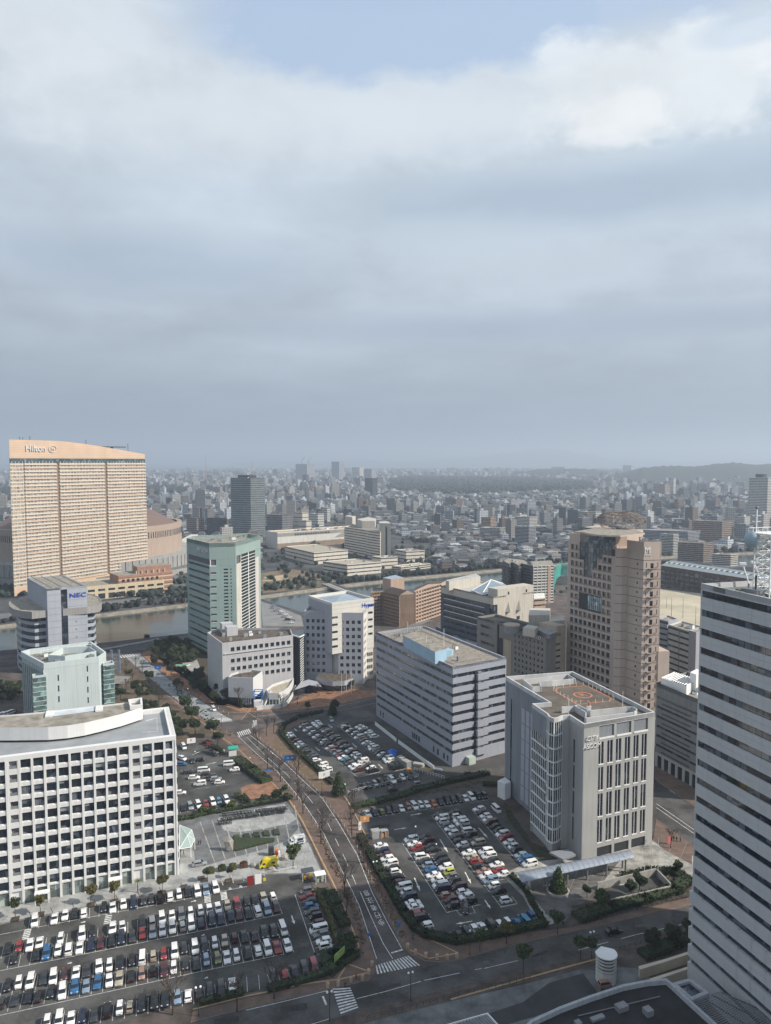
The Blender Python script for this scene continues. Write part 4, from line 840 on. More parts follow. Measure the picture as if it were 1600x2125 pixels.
# ================= 7 white two-winged building =================
yL=G(634,1415)[1]; zW=zt(yL,1268); yc=G(689,1424)[1]; zC=zt(yc,1251.3); W8=wallmat('cool_white_panel',(.43,.44,.49),var=.03,streak=.08); W8b=wallmat('striped_white_panel',(.70,.68,.63),var=.02,streak=.05)  # wings' shade put into the dull blue-grey; sun-facing sides take the cream
PLw=[G(630.6,1268,zW),G(689,1269.5,zW),G(697,1255,zW),G(644,1256,zW)]; PRw=[G(701,1271.5,zW),G(754,1271.5,zW),G(765.5,1261,zW),G(712,1261,zW)]
PCc=[G(640,1236,zC),G(689,1251.3,zC),G(775.7,1240.7,zC),G(722,1225,zC)]
Hh=bld('white building with two windowed wings and a striped prow between them',PLw+PRw)
for P,nm in ((PLw,'wing'),(PRw,'wing')):
    Fs=shell(Hh,P,zW,W8,MATS['tan_deck'],t=.35,ph=1.3)
    f=Fs[0]; cu=[(.085,.185),(.275,.375),(.46,.56),(.645,.745)] if P is PLw else [(.09,.215),(.32,.445),(.545,.67),(.77,.9)]
    rws=[(zW-6.3-k*3.95,zW-6.3-k*3.95+1.95+.0) for k in range(8)][::-1]; rws=[(a_-0,b_) for a_,b_ in rws]
    punched(Hh,f,[(f.L*a_,f.L*b_) for a_,b_ in cu],rws,W8,gA,t=.35,z0=0,z1=zW-1.3)
    f=Fs[1]; rws=[(a_,b_) for a_,b_ in rws]
    if P is PRw: punched(Hh,f,[(f.L*a_,f.L*(a_+.1)) for a_ in (.1,.32,.56,.8)],rws,W8b,gA,t=.35,z0=0,z1=zW-1.3)
    else: plain(Hh,f,0,zW-1.3,W8,t=.35)
    plain(Hh,Fs[2],0,zW-1.3,W8,t=.35); plain(Hh,Fs[3],0,zW-1.3,W8,t=.35)
zpb=zt(yc,1358); Fs=[Fc(PCc[i],PCc[(i+1)%4]) for i in range(4)]
MB().prism(inset(PCc,.3),zpb,zC-1.5,W8,bot=True,mtop=mat('slate_blue_roof',(.30,.36,.42),.5,var=.1)).build('prow_core',Hh); MB().ring(PCc,inset(PCc,.8),zC-1.5,zC,W8b).build('prow_parapet',Hh)
low=[tuple(V2(PCc[0]).lerp(V2(PCc[1]),.6)),tuple(V2(PCc[1]).lerp(V2(PCc[2]),.35)),PCc[2],PCc[3]]; MB().prism(inset(low,.3),0,zpb,W8b).build('prow_base',Hh)
f=Fs[1]
for k in range(12): piece(f,.003,f.L-.003,zpb+k*2.45 if zpb+k*2.45<zC-1.6 else zC-1.6,min(zC-.05,zpb+k*2.45+2.37),-.3,0,'panel',W8b,Hh) if zpb+k*2.45<zC-2 else None
for k in range(12): piece(Fs[0],.003,Fs[0].L-.003,zpb+k*2.45,min(zC-.05,zpb+k*2.45+2.37),-.3,0,'panel',W8,Hh) if zpb+k*2.45<zC-2 else None
for k in range(5): piece(f,.05,f.L*.13,zpb+3.5+k*4,zpb+4.7+k*4,0,.03,'window_strip',M_dglass,Hh); piece(f,f.L*.86,f.L*.97,zpb+7.6+k*4,zpb+8.8+k*4,0,.03,'window_strip',M_dglass,Hh)
piece(Fc(low[0],low[1]),.3,2.2,0,zpb,0,.06,'window_strip',M_dglass,Hh)
fl=Fc(low[1],low[2])
for k in range(4):
    for j in range(5): piece(fl,fl.L*(.62+.075*j),fl.L*(.62+.075*j)+.5,2.5+k*3.6,4.4+k*3.6,-.3,.02,'window',M_dglass,Hh)
text('Hyper',f,f.L*.86,zC-3.6,3.4,'sign_letters',MATS['sign_blue'],Hh,d=.05,ext=.1)
# skylight ridge on the prow roof
q=MB(); a_,b_,c__,d_=[V2(p) for p in inset(PCc,4)]; m0=(a_+b_+c__+d_)/4; q.add([(*a_,zC-1.4),(*b_,zC-1.4),(*c__,zC-1.4),(*d_,zC-1.4),(*m0,zC+.8)],[(0,1,4),(1,2,4),(2,3,4),(3,0,4)],MATS['slate_blue_roof']); q.build('roof_lantern',Hh)
# entrance canopy roof (white, angular)
CP=GG([(612,1430),(640,1421),(668,1425),(658,1414),(640,1410),(625,1415)],4.5); Cn=bld('angular white metal entrance roof between the pale blocks',CP,'entrance_roof','canopy'); MB().prism(ccw(CP),4.1,4.5,W8,bot=True).build('roof',Cn); MB().prism(inset(ccw(CP),1.5),0,4.1,M_dglass,top=False).build('lobby',Cn)
cur=[(655,1405),(670,1411),(690,1414),(715,1413),(733,1407)]; CW=bld('curved pale podium wall below the two-winged building',[G(695,1410,6)],'podium_wall','wall')
q=MB(); Pq=ccw(GG(cur+[(725,1398),(665,1396)],6.0)); q.prism(Pq,3.4,6.0,W8,bot=True,mtop=MATS['brown_roof']); q.build('wall',CW); MB().prism(inset(Pq,1.2),0,3.4,M_dglass,top=False).build('glazing',CW)
# ================= 8 lilac striped office =================
W9=wallmat('lilac_panel',(.37,.39,.45),var=.04,streak=.08,rough=.5); c9=V2(G(938.4,1592)); Z9=40.6
l9=V2(G(780.6,1312,Z9)); r9=V2(G(1051,1364.5,Z9)); P9=quadfrom(c9,l9,r9)
O9=bld('lilac striped office block with ribbon windows and a blue roof box, in the centre',P9)
F9=shell(O9,P9,Z9,M_inner,mat('lichen_roof',(.34,.30,.25),.95,col2=(.15,.13,.11),scale=.9),t=.45,ph=.9,pt=.7,pm=W9)
g9=glassmat('lit_office_glass',(.07,.08,.08),.12,.7,.55)  # paler panes, random in tone, for the left face
for i in (0,1):
    f=F9[i]; bands(O9,f,37.6,3.86,9,1.55,W9,g9 if i==0 else M_dglass,t=.45,pane=1.9 if i==0 else 1.6,zend=0.0,top=Z9)
for i in (2,3): plain(O9,F9[i],0,Z9-.01,W9,t=.45)
f=F9[1]
for k in range(10):
    z0=37.6-k*3.86-.1
    if k<9:
        piece(f,f.L*.42,f.L*.62,z0-2.6-1.2,z0-1.4,.0,1.5,'balcony_front',W9,O9); piece(f,f.L*.40,f.L*.43,z0-3.86,z0,0,.3,'drain_pier',M_dark,O9)
        piece(f,f.L*.44,f.L*.50,z0-1.3,z0-.3,.1,.8,'escape_box',M_grey,O9)
piece(f,f.L*.24,f.L*.36,0,3.0,0,2.4,'entrance_canopy',mat('pale_green_metal',(.42,.5,.44),.5,var=.05),O9)
f0=F9[0]
for s0_ in (.06,.1,.52,.545,.57,.6,.78,.83,.9,.94): piece(f0,f0.L*s0_,f0.L*s0_+1.2,1.2,3.6,0,.03,'window',M_dglass,O9)
M9b=mat('sky_blue_metal',(.30,.45,.57),.5,var=.05)
bl=GG([(836,1318),(903,1353),(927,1346),(858,1311)],Z9+4.2); bl=ccw(bl); MB().prism(bl,Z9-.9,Z9+4.2,M9b,mtop=M_roofconc).build('plant_box',O9)
bl=ccw(GG([(925,1352),(938,1350),(941,1347),(927,1345)],Z9+1.5)); MB().prism(bl,Z9-.9,Z9+1.5,M9b).build('plant_box',O9)
q=MB()
for k in range(12): a_=V2(G(808+k*5,1319-k*2.4,Z9+2)); q.tube((*a_,Z9-.9),(*a_,Z9+2.2),.1,n=4,m=M_grey); b_=a_+F9[1].u*9; q.tube((*a_,Z9+2.2),(*b_,Z9+2.2),.1,n=4,m=M_grey); q.tube((*b_,Z9-.9),(*b_,Z9+2.2),.1,n=4,m=M_grey)
q.build('roof_rack',O9); roofkit(O9,inset(P9,4),Z9-.9,9,17,big=2.2)
q=MB()
for (u0,v0,u1,v1) in ((.1,.2,.1,.8),(.1,.8,.6,.8),(.55,.15,.9,.15),(.9,.15,.9,.7),(.3,.3,.3,.7)):
    def rp(u,v): a_=V2(P9[0]).lerp(V2(P9[1]),u); b_=V2(P9[3]).lerp(V2(P9[2]),u); return a_.lerp(b_,v)
    a_=rp(u0,v0);b_=rp(u1,v1); q.tube((*a_,Z9-.6),(*b_,Z9-.6),.13,n=5,m=M_grey)
q.build('roof_pipe',O9)
q=MB()
for (px,py,h) in ((921,1330,16),(885,1335,12),(846,1290,8)): a_=G(px,py+20,Z9); q.tube((*a_,Z9-.9),(*a_,Z9+h*.6),.07,n=4,m=M_white)
q.build('mast',O9)
# ================= 9 navy and cream building with glass pyramid =================
W10=wallmat('navy_panel',(.085,.10,.14),var=.06,rough=.5); W10c=wallmat('cream_panel',(.60,.56,.49),var=.04); Z10=38.
P10=quadfrom(G(1024,1239,Z10),G(915,1215,Z10),G(1107,1228,Z10)); B10=bld('navy and cream office with a glass pyramid skylight on its roof',P10)
F10=shell(B10,P10,Z10,M_inner,mat('pale_roof',(.42,.42,.41),.8,var=.12),t=.4,ph=1.,pm=W10c)
f=F10[0]; piece(f,.003,f.L-.003,Z10-5.,Z10,-.4,0,'cream_fascia',W10c,B10)
bands(B10,f,Z10-6.,4.1,8,1.9,W10,M_dglass,t=.4,u0=f.L*.06,u1=f.L*.86,pane=1.8,zend=0,top=Z10-5.)
for k in range(4): piece(f,f.L*.07,f.L*.84,Z10-8.3-k*4.1,Z10-7.95-k*4.1,0,.25,'sunshade',M_white,B10)
piece(f,.003,f.L*.06,0,Z10-5.,-.4,0,'corner_panel',W10,B10); piece(f,f.L*.86,f.L*.93,0,Z10-5,-.4,0,'corner_panel',W10,B10)
piece(f,f.L*.93,f.L-.003,0,Z10-5,-.4,-.3,'window_strip',M_dglass,B10)
f=F10[1]; L=f.L; piece(f,.003,L*.1,0,Z10-5.,-.4,-.3,'window_strip',M_dglass,B10); piece(f,.003,L*.1,Z10-5,Z10,-.4,0,'fascia',W10c,B10)
piece(f,L*.1,L*.3,0,Z10+4.5,-.4,0,'wall_panel',W10c,B10); piece(f,L*.3,L*.72,Z10-13,Z10+4.5,-.4,-.02,'wall_panel',W10c,B10); piece(f,L*.72,L-.003,0,Z10+4.5,-.4,0,'wall_panel',W10c,B10)
MB().prism([f.pt(L*.1,0,-.4)[:2],f.pt(L*.995,0,-.4)[:2],f.pt(L*.995,0,-9)[:2],f.pt(L*.1,0,-9)[:2]],Z10-.9,Z10+4.4,W10c).build('upper_block',B10)
for k in range(6):
    for s0_ in (.33,.58): piece(f,L*s0_,L*s0_+2.6,3+k*3.7,5.2+k*3.7,-.4,.05,'window',M_dglass,B10)
piece(f,L*.3,L*.72,0,Z10-13.05,-.4,-.1,'wall_panel',W10c,B10)
for s0_ in (.36,.62):
    u=L*(s0_); q=MB(); q.add([f.pt(u-2.4,Z10-10.5,.0),f.pt(u+2.4,Z10-10.5,0),f.pt(u+.4,Z10-4,0),f.pt(u,Z10-10.5,2.4)],[(0,3,2),(3,1,2),(0,1,3)],W10c); q.build('pyramid_bay',B10)
for s0_ in (.35,.8): piece(f,L*s0_,L*s0_+1.3,Z10+.3,Z10+2.2,0,.03,'window',M_dglass,B10)
pb_=GG([(980,1225),(1000,1234),(1064,1224),(1044,1211),(1004,1211)],Z10); pc_=cen(pb_); ap=(G(1030,1200,Z10+9)); pt0=(*ap,Z10+8)
pb_=ccw(pb_); q=MB(); 
for i in range(len(pb_)): q.add([(*pb_[i],Z10),(*pb_[(i+1)%5],Z10),(pc_[0],pc_[1],Z10+5.6)],[(0,1,2)],mat('skylight_glass',(.20,.27,.32),.15,spec=.8,var=.1))
q.build('glass_pyramid',B10); q=MB()
for i in range(5): q.tube((*pb_[i],Z10),(pc_[0],pc_[1],Z10+5.7),.35,n=5,m=M_white); q.tube((*pb_[i],Z10),(*pb_[(i+1)%5],Z10),.3,n=5,m=M_white)
q.build('pyramid_rib',B10)
cb=[G(925,1207,Z10+4),G(932,1210,Z10+4),G(997,1199,Z10+4),G(988,1193,Z10+4)]; MB().prism(ccw(cb),Z10-1,Z10+5,W10c,mtop=MATS['pale_roof']).build('penthouse',B10)
pd=[G(905,1300,6),G(1000,1352,6),G(1060,1335,6),G(960,1280,6)]; MB().prism(ccw(pd),0,6,W10,mtop=MATS['pale_roof']).build('podium',B10)
q=MB(); sk=ccw(GG([(938,1320),(960,1333),(967,1327),(946,1316)],7.5)); q.prism(sk,5.8,7.0,MATS['skylight_glass']); q.build('skylight',B10)
# ================= 10 taupe hotel =================
W11=wallmat('taupe_cladding',(.27,.255,.235),var=.05); W11c=wallmat('beige_cladding',(.50,.42,.33),var=.05); c11=V2(G(1129,1455)); Z11=zt(c11.y,1320)
P11=quadfrom(G(1133.4,1320,Z11),G(990,1280,Z11),G(1174,1312,Z11)); B11=bld('taupe hotel with small windows and a dark slot, left of the brown tower',P11,'hotel_building','hotel')
F11=shell(B11,P11,Z11,M_inner,mat('black_roof',(.035,.033,.033),.9,var=.3,scale=.4),t=.4,ph=1.2,pm=W11)
f=F11[0]; L=f.L
cols=[(L*(.575+.052*k),L*(.575+.052*k)+1.25) for k in range(8)]; rws=[(Z11-5.2-k*3.15,Z11-3.6-k*3.15) for k in range(9)][::-1]
punched(B11,f,cols,rws,W11,M_dglass,t=.4,z0=0,z1=Z11,u0=L*.53,u1=L,fr=W11c)
piece(f,L*.33,L*.53,Z11-8,Z11,-.4,0,'wall_panel',W11,B11); piece(f,L*.33,L*.40,0,Z11-8,-.4,-.02,'passage_wall',M_inner,B11); piece(f,L*.40,L*.52,0,Z11-8,-.4,-.3,'passage_wall',W11c,B11)
bands(B11,f,Z11-3.6,4.6,6,1.6,W11,M_dglass,t=.4,u0=L*.06,u1=L*.27,pane=1.5,zend=0,top=Z11)
piece(f,.003,L*.06,0,Z11,-.4,0,'edge_panel',W11,B11); piece(f,L*.27,L*.33,0,Z11,-.4,0,'edge_panel',W11,B11)
f=F11[1]; L=f.L; piece(f,.003,L*.52,0,Z11,-.4,0,'wall_panel',W11,B11)
bands(B11,f,Z11-5.,3.15,8,1.1,W11c,M_dglass,t=.4,u0=L*.52,u1=L*.75,pane=9,zend=0,top=Z11+4); piece(f,L*.75,L-.003,0,Z11+4,-.4,.1,'wall_panel',W11c,B11)
MB().prism([f.pt(L*.52,0,-.4)[:2],f.pt(L*.99,0,-.4)[:2],f.pt(L*.99,0,-12)[:2],f.pt(L*.52,0,-12)[:2]],Z11-1.2,Z11+3.9,W11c).build('stair_block',B11)
plain(B11,F11[2],0,Z11,W11,t=.4); plain(B11,F11[3],0,Z11,W11,t=.4)
text('UNIZO',F11[0],F11[0].L*.86,Z11-1.9,2.6,'sign_letters',MATS['sign_silver'],B11,d=.05,ext=.1)
for (pxs,h) in (([(1097,1277),(1140,1276),(1142,1262),(1100,1262)],6),([(1142,1290),(1172,1287),(1170,1279),(1145,1280)],4),([(1085,1302),(1110,1306),(1118,1300),(1095,1296)],3)): MB().prism(ccw(GG(pxs,Z11+h)),Z11-1.2,Z11+h,W10c).build('penthouse',B11)
q=MB(); pl=ccw(GG([(1112,1305),(1140,1316),(1160,1308),(1130,1300)],Z11+1.5)); q.prism(pl,Z11-1.2,Z11+1.2,M_grey); 
for k in range(9): a_=V2(pl[0]).lerp(V2(pl[1]),k/8);b_=V2(pl[3]).lerp(V2(pl[2]),k/8); q.tube((*a_,Z11+1.4),(*b_,Z11+1.4),.15,n=4,m=M_white)
q.build('cooling_unit',B11); g=G(1062,1296,Z11+3); q=MB(); q.tube((*g,Z11-1),(*g,Z11+2.5),4.2,3.8,16,M_grey); q.tube((*g,Z11+2.5),(*g,Z11+3.2),4.4,4.4,16,W11c); q.build('round_canopy',B11); roofkit(B11,inset(P11,4),Z11-1.2,7,23)
g=Vector((*F11[0].pt(F11[0].L*.335,0,.2)[:2],0)); q=MB(); q.tube(g,(g.x,g.y,Z11-1),.6,n=8,m=M_dark); q.build('dark_mast',B11)
# ================= 11 brown stepped tower =================
W12=wallmat('rose_brown_stone',(.57,.465,.40),var=.06,streak=.08); W12d=wallmat('grey_brown_stone',(.36,.29,.25),var=.06); Z12=80.
near=V2(G(1277,1137,Z12)); left=V2(G(1179,1123,Z12)); f=Fc(left,near); depth=24.; PM=[tuple(left),tuple(near),tuple(near-f.n*depth),tuple(left-f.n*depth)]
B12=bld('tall rose-brown stone tower with lattice dome and curved glass top, right of centre',PM,'tower_building','office tower')
MB().prism(inset(PM,.6),0,Z12-1,M_inner,mtop=M_roofconc).build('core',B12)
nc=9; m0=2.0; cw=(f.L-2*m0)/nc; fh=4.3; nr=18
def glass_cell(r,c):
    lo=[2,2,3,3][r] if r<4 else 99; hi=[9,7,6,5][r] if r<4 else 0
    return lo<=c<hi
def loggia(r,c): return r in (6,7) and 2<=c<=6
b=MB()
for r in range(nr):
    z1=Z12-r*fh; z0=z1-fh
    for c in range(nc):
        u0=m0+c*cw;u1=u0+cw
        if glass_cell(r,c): continue
        if loggia(r,c): continue
        wu0=u0+cw*.13;wu1=u1-cw*.13; wz0=z0+fh*.16; wz1=z1-fh*.27
        b.fbox(f,u0,u1,z0,wz0,-.6,0,W12d); b.fbox(f,u0,wu0,wz0,wz1,-.6,0,W12); b.fbox(f,wu1,u1,wz0,wz1,-.6,0,W12); b.fbox(f,u0,u1,wz1,z1,-.6,0,W12)
        b.fbox(f,u0+cw*.1,u1-cw*.1,wz0-.12,wz0,0,.12,W12d)
        piece(f,wu0,wu1,wz0,wz1,-.6,-.5,'window',gA,B12)
b.fbox(f,.003,m0,0,Z12,-.6,0,W12); b.fbox(f,f.L-m0,f.L-.003,0,Z12-fh*1,-.6,0,W12); b.fbox(f,m0,f.L-m0,0,Z12-nr*fh,-.6,0,W12); b.build('stone_cladding',B12)
piece(f,m0+2*cw,m0+7*cw,Z12-8*fh,Z12-6*fh,-.6,-.55,'loggia_back',M_inner,B12)
for k in range(7): piece(f,m0+(4+k*.42)*cw,m0+(4.3+k*.42)*cw,Z12-8*fh+1,Z12-6*fh-.6,-.5,-.3,'glass_fin',glassmat('pale_fin_glass',(.25,.32,.33),.2,.5,.2),B12)
g12=glassmat('blue_curtain_glass',(.06,.085,.11),.07,.9,.35)
ztop=zt(G(1240,1500)[1]*0+372,1109)
Zu=88.5
# curved curtain wall: bulging column of panes above and inside the stepped notch
def arc(t,k=.4): # t 0..1 across the notch
    u=m0+2*cw+(7.4*cw)*t; d=-.55+k*math.sin(math.pi*t); return f.pt(u,0,d)[:2]
NA=12; ap_=[arc(k/NA) for k in range(NA+1)]
for r in range(10):
    z1=Zu-r*2.55; z0=z1-2.55
    for k in range(NA):
        c=2+7.4*(k+.5)/NA; rr=int((Z12-z0)/fh) if z0<Z12 else -1
        if rr>=0 and not glass_cell(min(rr,17),int(c)): continue
        ff=Fc(ap_[k],ap_[k+1]) if z0<Z12 else Fc(arc(k/NA,1.6),arc((k+1)/NA,1.6)); piece(ff,.05,ff.L-.05,z0+.05,z1-.05,-.1,0,'pane',g12,B12)
b=MB()
for k in range(NA+1): b.tube((*ap_[k],Zu-25*(1-abs(k/NA-.45)*1.3) if True else 0),(*ap_[k],Zu),.09,n=4,m=M_dark)
b.build('mullion',B12)
core_=[ap_[0]]+[ap_[k] for k in range(2,NA-1,2)]+[ap_[NA],f.pt(f.L+1,0,-7)[:2],f.pt(f.L-1,0,-20)[:2],f.pt(m0,0,-20)[:2]]
MB().prism(inset(core_,.4),Z12-17,Zu-.5,W12).build('upper_drum',B12)
MB().prism(ccw(GG([(1190,1104.5),(1208,1105.3),(1235,1110.5),(1262,1112.2),(1287,1112.6),(1338,1107.5),(1320,1101),(1230,1098)],Zu)),Zu-.4,Zu+.3,W12,bot=True,mtop=M_roofconc).build('roof_slab',B12)
MB().prism([f.pt(.3,0,-.7)[:2],f.pt(m0+2*cw-.2,0,-.7)[:2],f.pt(m0+2*cw-.2,0,-14)[:2],f.pt(.3,0,-14)[:2]],Z12-1,Z12+4.5,W12).build('upper_block',B12)
# lattice dome
M_lat=mat('lattice_bronze',(.23,.18,.15),.6,var=0)
dcx,dcy=f.pt(f.L*.74,0,-12)[:2]; b=MB(); Rr=12.3; nu=22; rings=5
def dp(i,j): # squashed dish/dome lattice
    t=j/rings; r=Rr*math.sin(t*math.pi/2*1.0)*(1 if True else 1); z=Zu+2.0+6.2*math.cos(t*math.pi/2); a_=2*math.pi*(i+.5*(j%2))/nu
    lift=1.2*math.cos(2*a_)*t
    return (dcx+r*math.cos(a_),dcy+r*math.sin(a_)*.9,z+lift)
for j in range(1,rings+1):
    for i in range(nu):
        b.tube(dp(i,j),dp(i+1,j),.17,n=3,m=M_lat,cap=False)
        b.tube(dp(i,j),dp(i,j-1),.13,n=3,m=M_lat,cap=False); b.tube(dp(i,j),dp(i+(1 if j%2 else -1),j-1),.13,n=3,m=M_lat,cap=False)
for i in range(nu): p=dp(i,rings); b.tube(p,(dcx+(p[0]-dcx)*.72,dcy+(p[1]-dcy)*.72,Zu+.2),.16,n=3,m=W12,cap=False); 
b.build('lattice_dome',B12)
q=MB(); q.box(dcx,dcy,Zu+.8,9,8,1.2,f.ang,M_grey); q.build('roof_deck_block',B12)
# mid block and stair tower
Zs=84.7; PS=quadfrom(G(1336.5,1124.7,Zs),G(1301.4,1120.5,Zs),G(1373,1124,Zs))
PS[3]=tuple(V2(PS[0])+(V2(PS[2])-V2(PS[1])))
Zm=80.8; PMd=[G(1277,1137.7,Zm),G(1291.7,1138.4,Zm),G(1316.5,1137,Zm),G(1312,1128,Zm),G(1285,1128,Zm)]
MB().prism(inset(PMd,.25),0,Zm-.4,M_inner,mtop=W12).build('middle_core',B12)
for i in (0,1,4):
    ff=Fc(PMd[i],PMd[(i+1)%5])
    for k in range(18): piece(ff,.003,ff.L-.003,Zm-(k+1)*4.45+.26 if k<17 else 0,Zm-k*4.45,-.25,0,'stone_panel',W12,B12)
MB().prism(inset(PS,.25),0,Zs-.6,M_inner,mtop=M_roofconc).build('stair_core',B12)
for i in (0,1,2):
    ff=Fc(PS[i],PS[(i+1)%4]); z=Zs
    hs=[8.8]+[4.45]*17
    for k,h in enumerate(hs):
        z0=max(0,z-h); n_=3 if i else 2
        if i==1 and k>0:
            piece(ff,.003,ff.L*.40,z0+.26,z,-.25,0,'stone_panel',W12,B12); piece(ff,ff.L*.58,ff.L-.003,z0+.26,z,-.25,0,'stone_panel',W12,B12); piece(ff,ff.L*.40,ff.L*.58,z0+3.2,z,-.25,-.01,'stone_panel',W12,B12)
            piece(ff,ff.L*.44,ff.L*.56,z0+.9,z0+3.2,-.25,-.2,'door',M_dglass,B12)
            piece(ff,ff.L*.26,ff.L*.62,z0+.55,z0+.75,0,1.5,'landing',W12d,B12); piece(ff,ff.L*.56,ff.L*.70,z0+.75,z0+1.75,1.35,1.42,'railing',W12d,B12)
            piece(ff,ff.L*.15,ff.L*.19,z0+1.2,z0+3.5,.0,.03,'slot_window',M_dglass,B12); piece(ff,ff.L*.80,ff.L*.84,z0+1.2,z0+3.5,.0,.03,'slot_window',M_dglass,B12)
        else:
            piece(ff,.003,ff.L-.003,z0+.26,z,-.25,0,'stone_panel',W12,B12)
            if i==0 and k>0: piece(ff,ff.L*.62,ff.L*.70,z0+2,z0+3.1,.0,.03,'window',M_dglass,B12)
        z=z0
ff=Fc(PS[1],PS[2]); text('M',ff,ff.L*.2,Zs-4.0,4.2,'sign_letters',M_white,B12,d=.03,ext=.1); text('M.A.S.',ff,ff.L*.22,Zs-6.3,1.4,'sign_letters',M_white,B12,d=.03,ext=.06)
roofkit(B12,inset(PS,1.5),Zs-.6,4,31,M_white,big=2)
lo=V2(PS[2]); PLo=[tuple(V2(PS[1]).lerp(V2(PS[2]),.85)-ff.n*-.0),tuple(lo+ff.u*5.5),tuple(lo+ff.u*5.5-ff.n*14),tuple(V2(PS[1]).lerp(V2(PS[2]),.85)-ff.n*14)]
MB().prism(PLo,0,zt(lo.y,1352),W12).build('side_wing',B12); 
# ================= 12 grey concrete office with helipad =================
W13=wallmat('grey_stone_panel',(.445,.448,.44),var=.05,streak=.08); W13d=wallmat('blue_grey_metal',(.27,.29,.32),var=.04); Z13=43.
pxs=[(1049.3,1403.6),(1140,1457),(1104,1459.7),(1135,1481),(1139,1487),(1150,1491),(1160,1489),(1168,1485),(1182,1484),(1212,1503),(1359.7,1477.8),(1188.5,1393)]
P13=GG(pxs,Z13); B13=bld('grey stone office with an orange helipad marking on the roof and tall slit windows',P13)
MB().prism(inset(P13,.4),0,Z13-1.4,W13,mtop=mat('brown_gravel_roof',(.15,.125,.10),.95,col2=(.075,.065,.055),scale=.25)).build('core',B13)
MB().ring(P13,inset(P13,.55),Z13-1.4,Z13,mat('pale_coping',(.52,.53,.54),.6,var=.1)).build('parapet',B13)
f=Fc(P13[9],P13[10]); L=f.L
xs=[(328,365),(390,430),(452,492),(518,557),(582,620),(643,682)]; cols=[((a_-222)/518*L,(b_-222)/518*L) for a_,b_ in xs]
rws=[(4.6,12.),(12.9,20.3),(21.2,28.6),(29.4,36.6)]
punched(B13,f,cols,rws,W13,M_dglass,t=.4,z0=3.6,z1=37.3,name='stone_cladding',wn='tall_window')
for (p,q_) in cols:
    for (z0,z1) in rws: piece(f,(p+q_)/2-.06,(p+q_)/2+.06,z0,z1,-.3,-.1,'mullion',M_white,B13); piece(f,p,q_,z0-.05,z0+.25,-.1,.12,'sill',M_white,B13)
c3=[((330-222)/518*L,(437-222)/518*L),((455-222)/518*L,(562-222)/518*L),((582-222)/518*L,(687-222)/518*L)]
b=MB(); u=.003
for (p,q_) in c3: b.fbox(f,u,p,37.3,41.8,-.4,0,W13); u=q_; piece(f,p,q_,37.4,41.8,-.4,-.37,'loggia_wall',W13d,B13); piece(f,p,q_,37.35,37.9,-.1,.15,'sill',M_white,B13)
b.fbox(f,u,L-.003,37.3,41.8,-.4,0,W13); b.fbox(f,.003,L-.003,41.8,Z13-.01,-.4,0,W13); b.build('upper_cladding',B13)
punched(B13,f,c3,[(.2,3.2)],W13,M_inner,t=.4,z0=0,z1=3.58,name='base_cladding',wn='opening')
text('CITY',f,L*.11,38.4,2.0,'sign_letters',M_white,B13,d=.35,ext=.08); text('ASCOM',f,L*.105,36.0,2.0,'sign_letters',M_white,B13,d=.35,ext=.08)
q=MB(); q.add([f.pt(L*.03,34.9,.02),f.pt(L*.11,34.9,.02),f.pt(L*.10,39.4,.02),f.pt(L*.075,39.4,.02)],[(0,1,2,3)],M_grey); 
# left faces
for (i,nu_,nz_) in ((0,7,6),(1,1,1),(2,1,6),(8,2,6),(7,1,6)):
    ff=Fc(P13[i],P13[i+1]); 
    if i==2: continue
    plain(B13,ff,0,Z13-1.4,W13d if i==0 else W13,t=.4,nu=nu_,nz=nz_)
ff=Fc(P13[0],P13[1])
for k in range(1,7):
    for r in range(6): piece(ff,ff.L*(.30+k*.105)-.0,ff.L*(.30+k*.105)+ff.L*.075,2+r*5.6,7.2+r*5.6,.0,.12,'recessed_panel',mat('pale_panel',(.38,.41,.46),.6,var=.04),B13)
piece(ff,ff.L*.14,ff.L*.17,4,36,0,.04,'window_strip',M_dglass,B13)
ff=Fc(P13[8],P13[9]); 
for r in range(4): piece(ff,ff.L*.32,ff.L*.42,4.6+r*8.2,11.8+r*8.2,0,.04,'window_strip',M_dglass,B13)
g13=glassmat('stair_hall_glass',(.03,.04,.05),.08,.8,.25)
for i in (2,3,4,5,6):
    ff=Fc(P13[i],P13[i+1]); npn=max(2,int(round(ff.L/1.25)))
    fl_=9; ztp=Z13-8.2 if i==2 else Z13-1.4
    for r in range(fl_):
        z0=3+r*(ztp-3)/fl_; z1=3+(r+1)*(ztp-3)/fl_
        piece(ff,-.02,ff.L+.02,z0,z0+.35,-.3,.1,'floor_band',M_white,B13)
        for k in range(npn): piece(ff,ff.L*k/npn+.05,ff.L*(k+1)/npn-.05,z0+.45,z1,-.3,-.2,'pane',g13,B13)
    for k in range(npn+1): piece(ff,ff.L*k/npn-.035,ff.L*k/npn+.035,3,ztp,-.25,.04,'mullion',M_white,B13)
    if i==2: piece(ff,.003,ff.L-.003,ztp,Z13-1.4,-.4,0,'wall_panel',W13d,B13)
q=MB(); g=ccw(GG([(1140,1768),(1168,1783),(1195,1773),(1178,1761)],3.)); q.prism(g,2.4,3.0,W13d,bot=True); q.build('entrance_roof',B13)
for i in (10,11): plain(B13,Fc(P13[i],P13[(i+1)%12]),0,Z13-1.4,W13,t=.4)
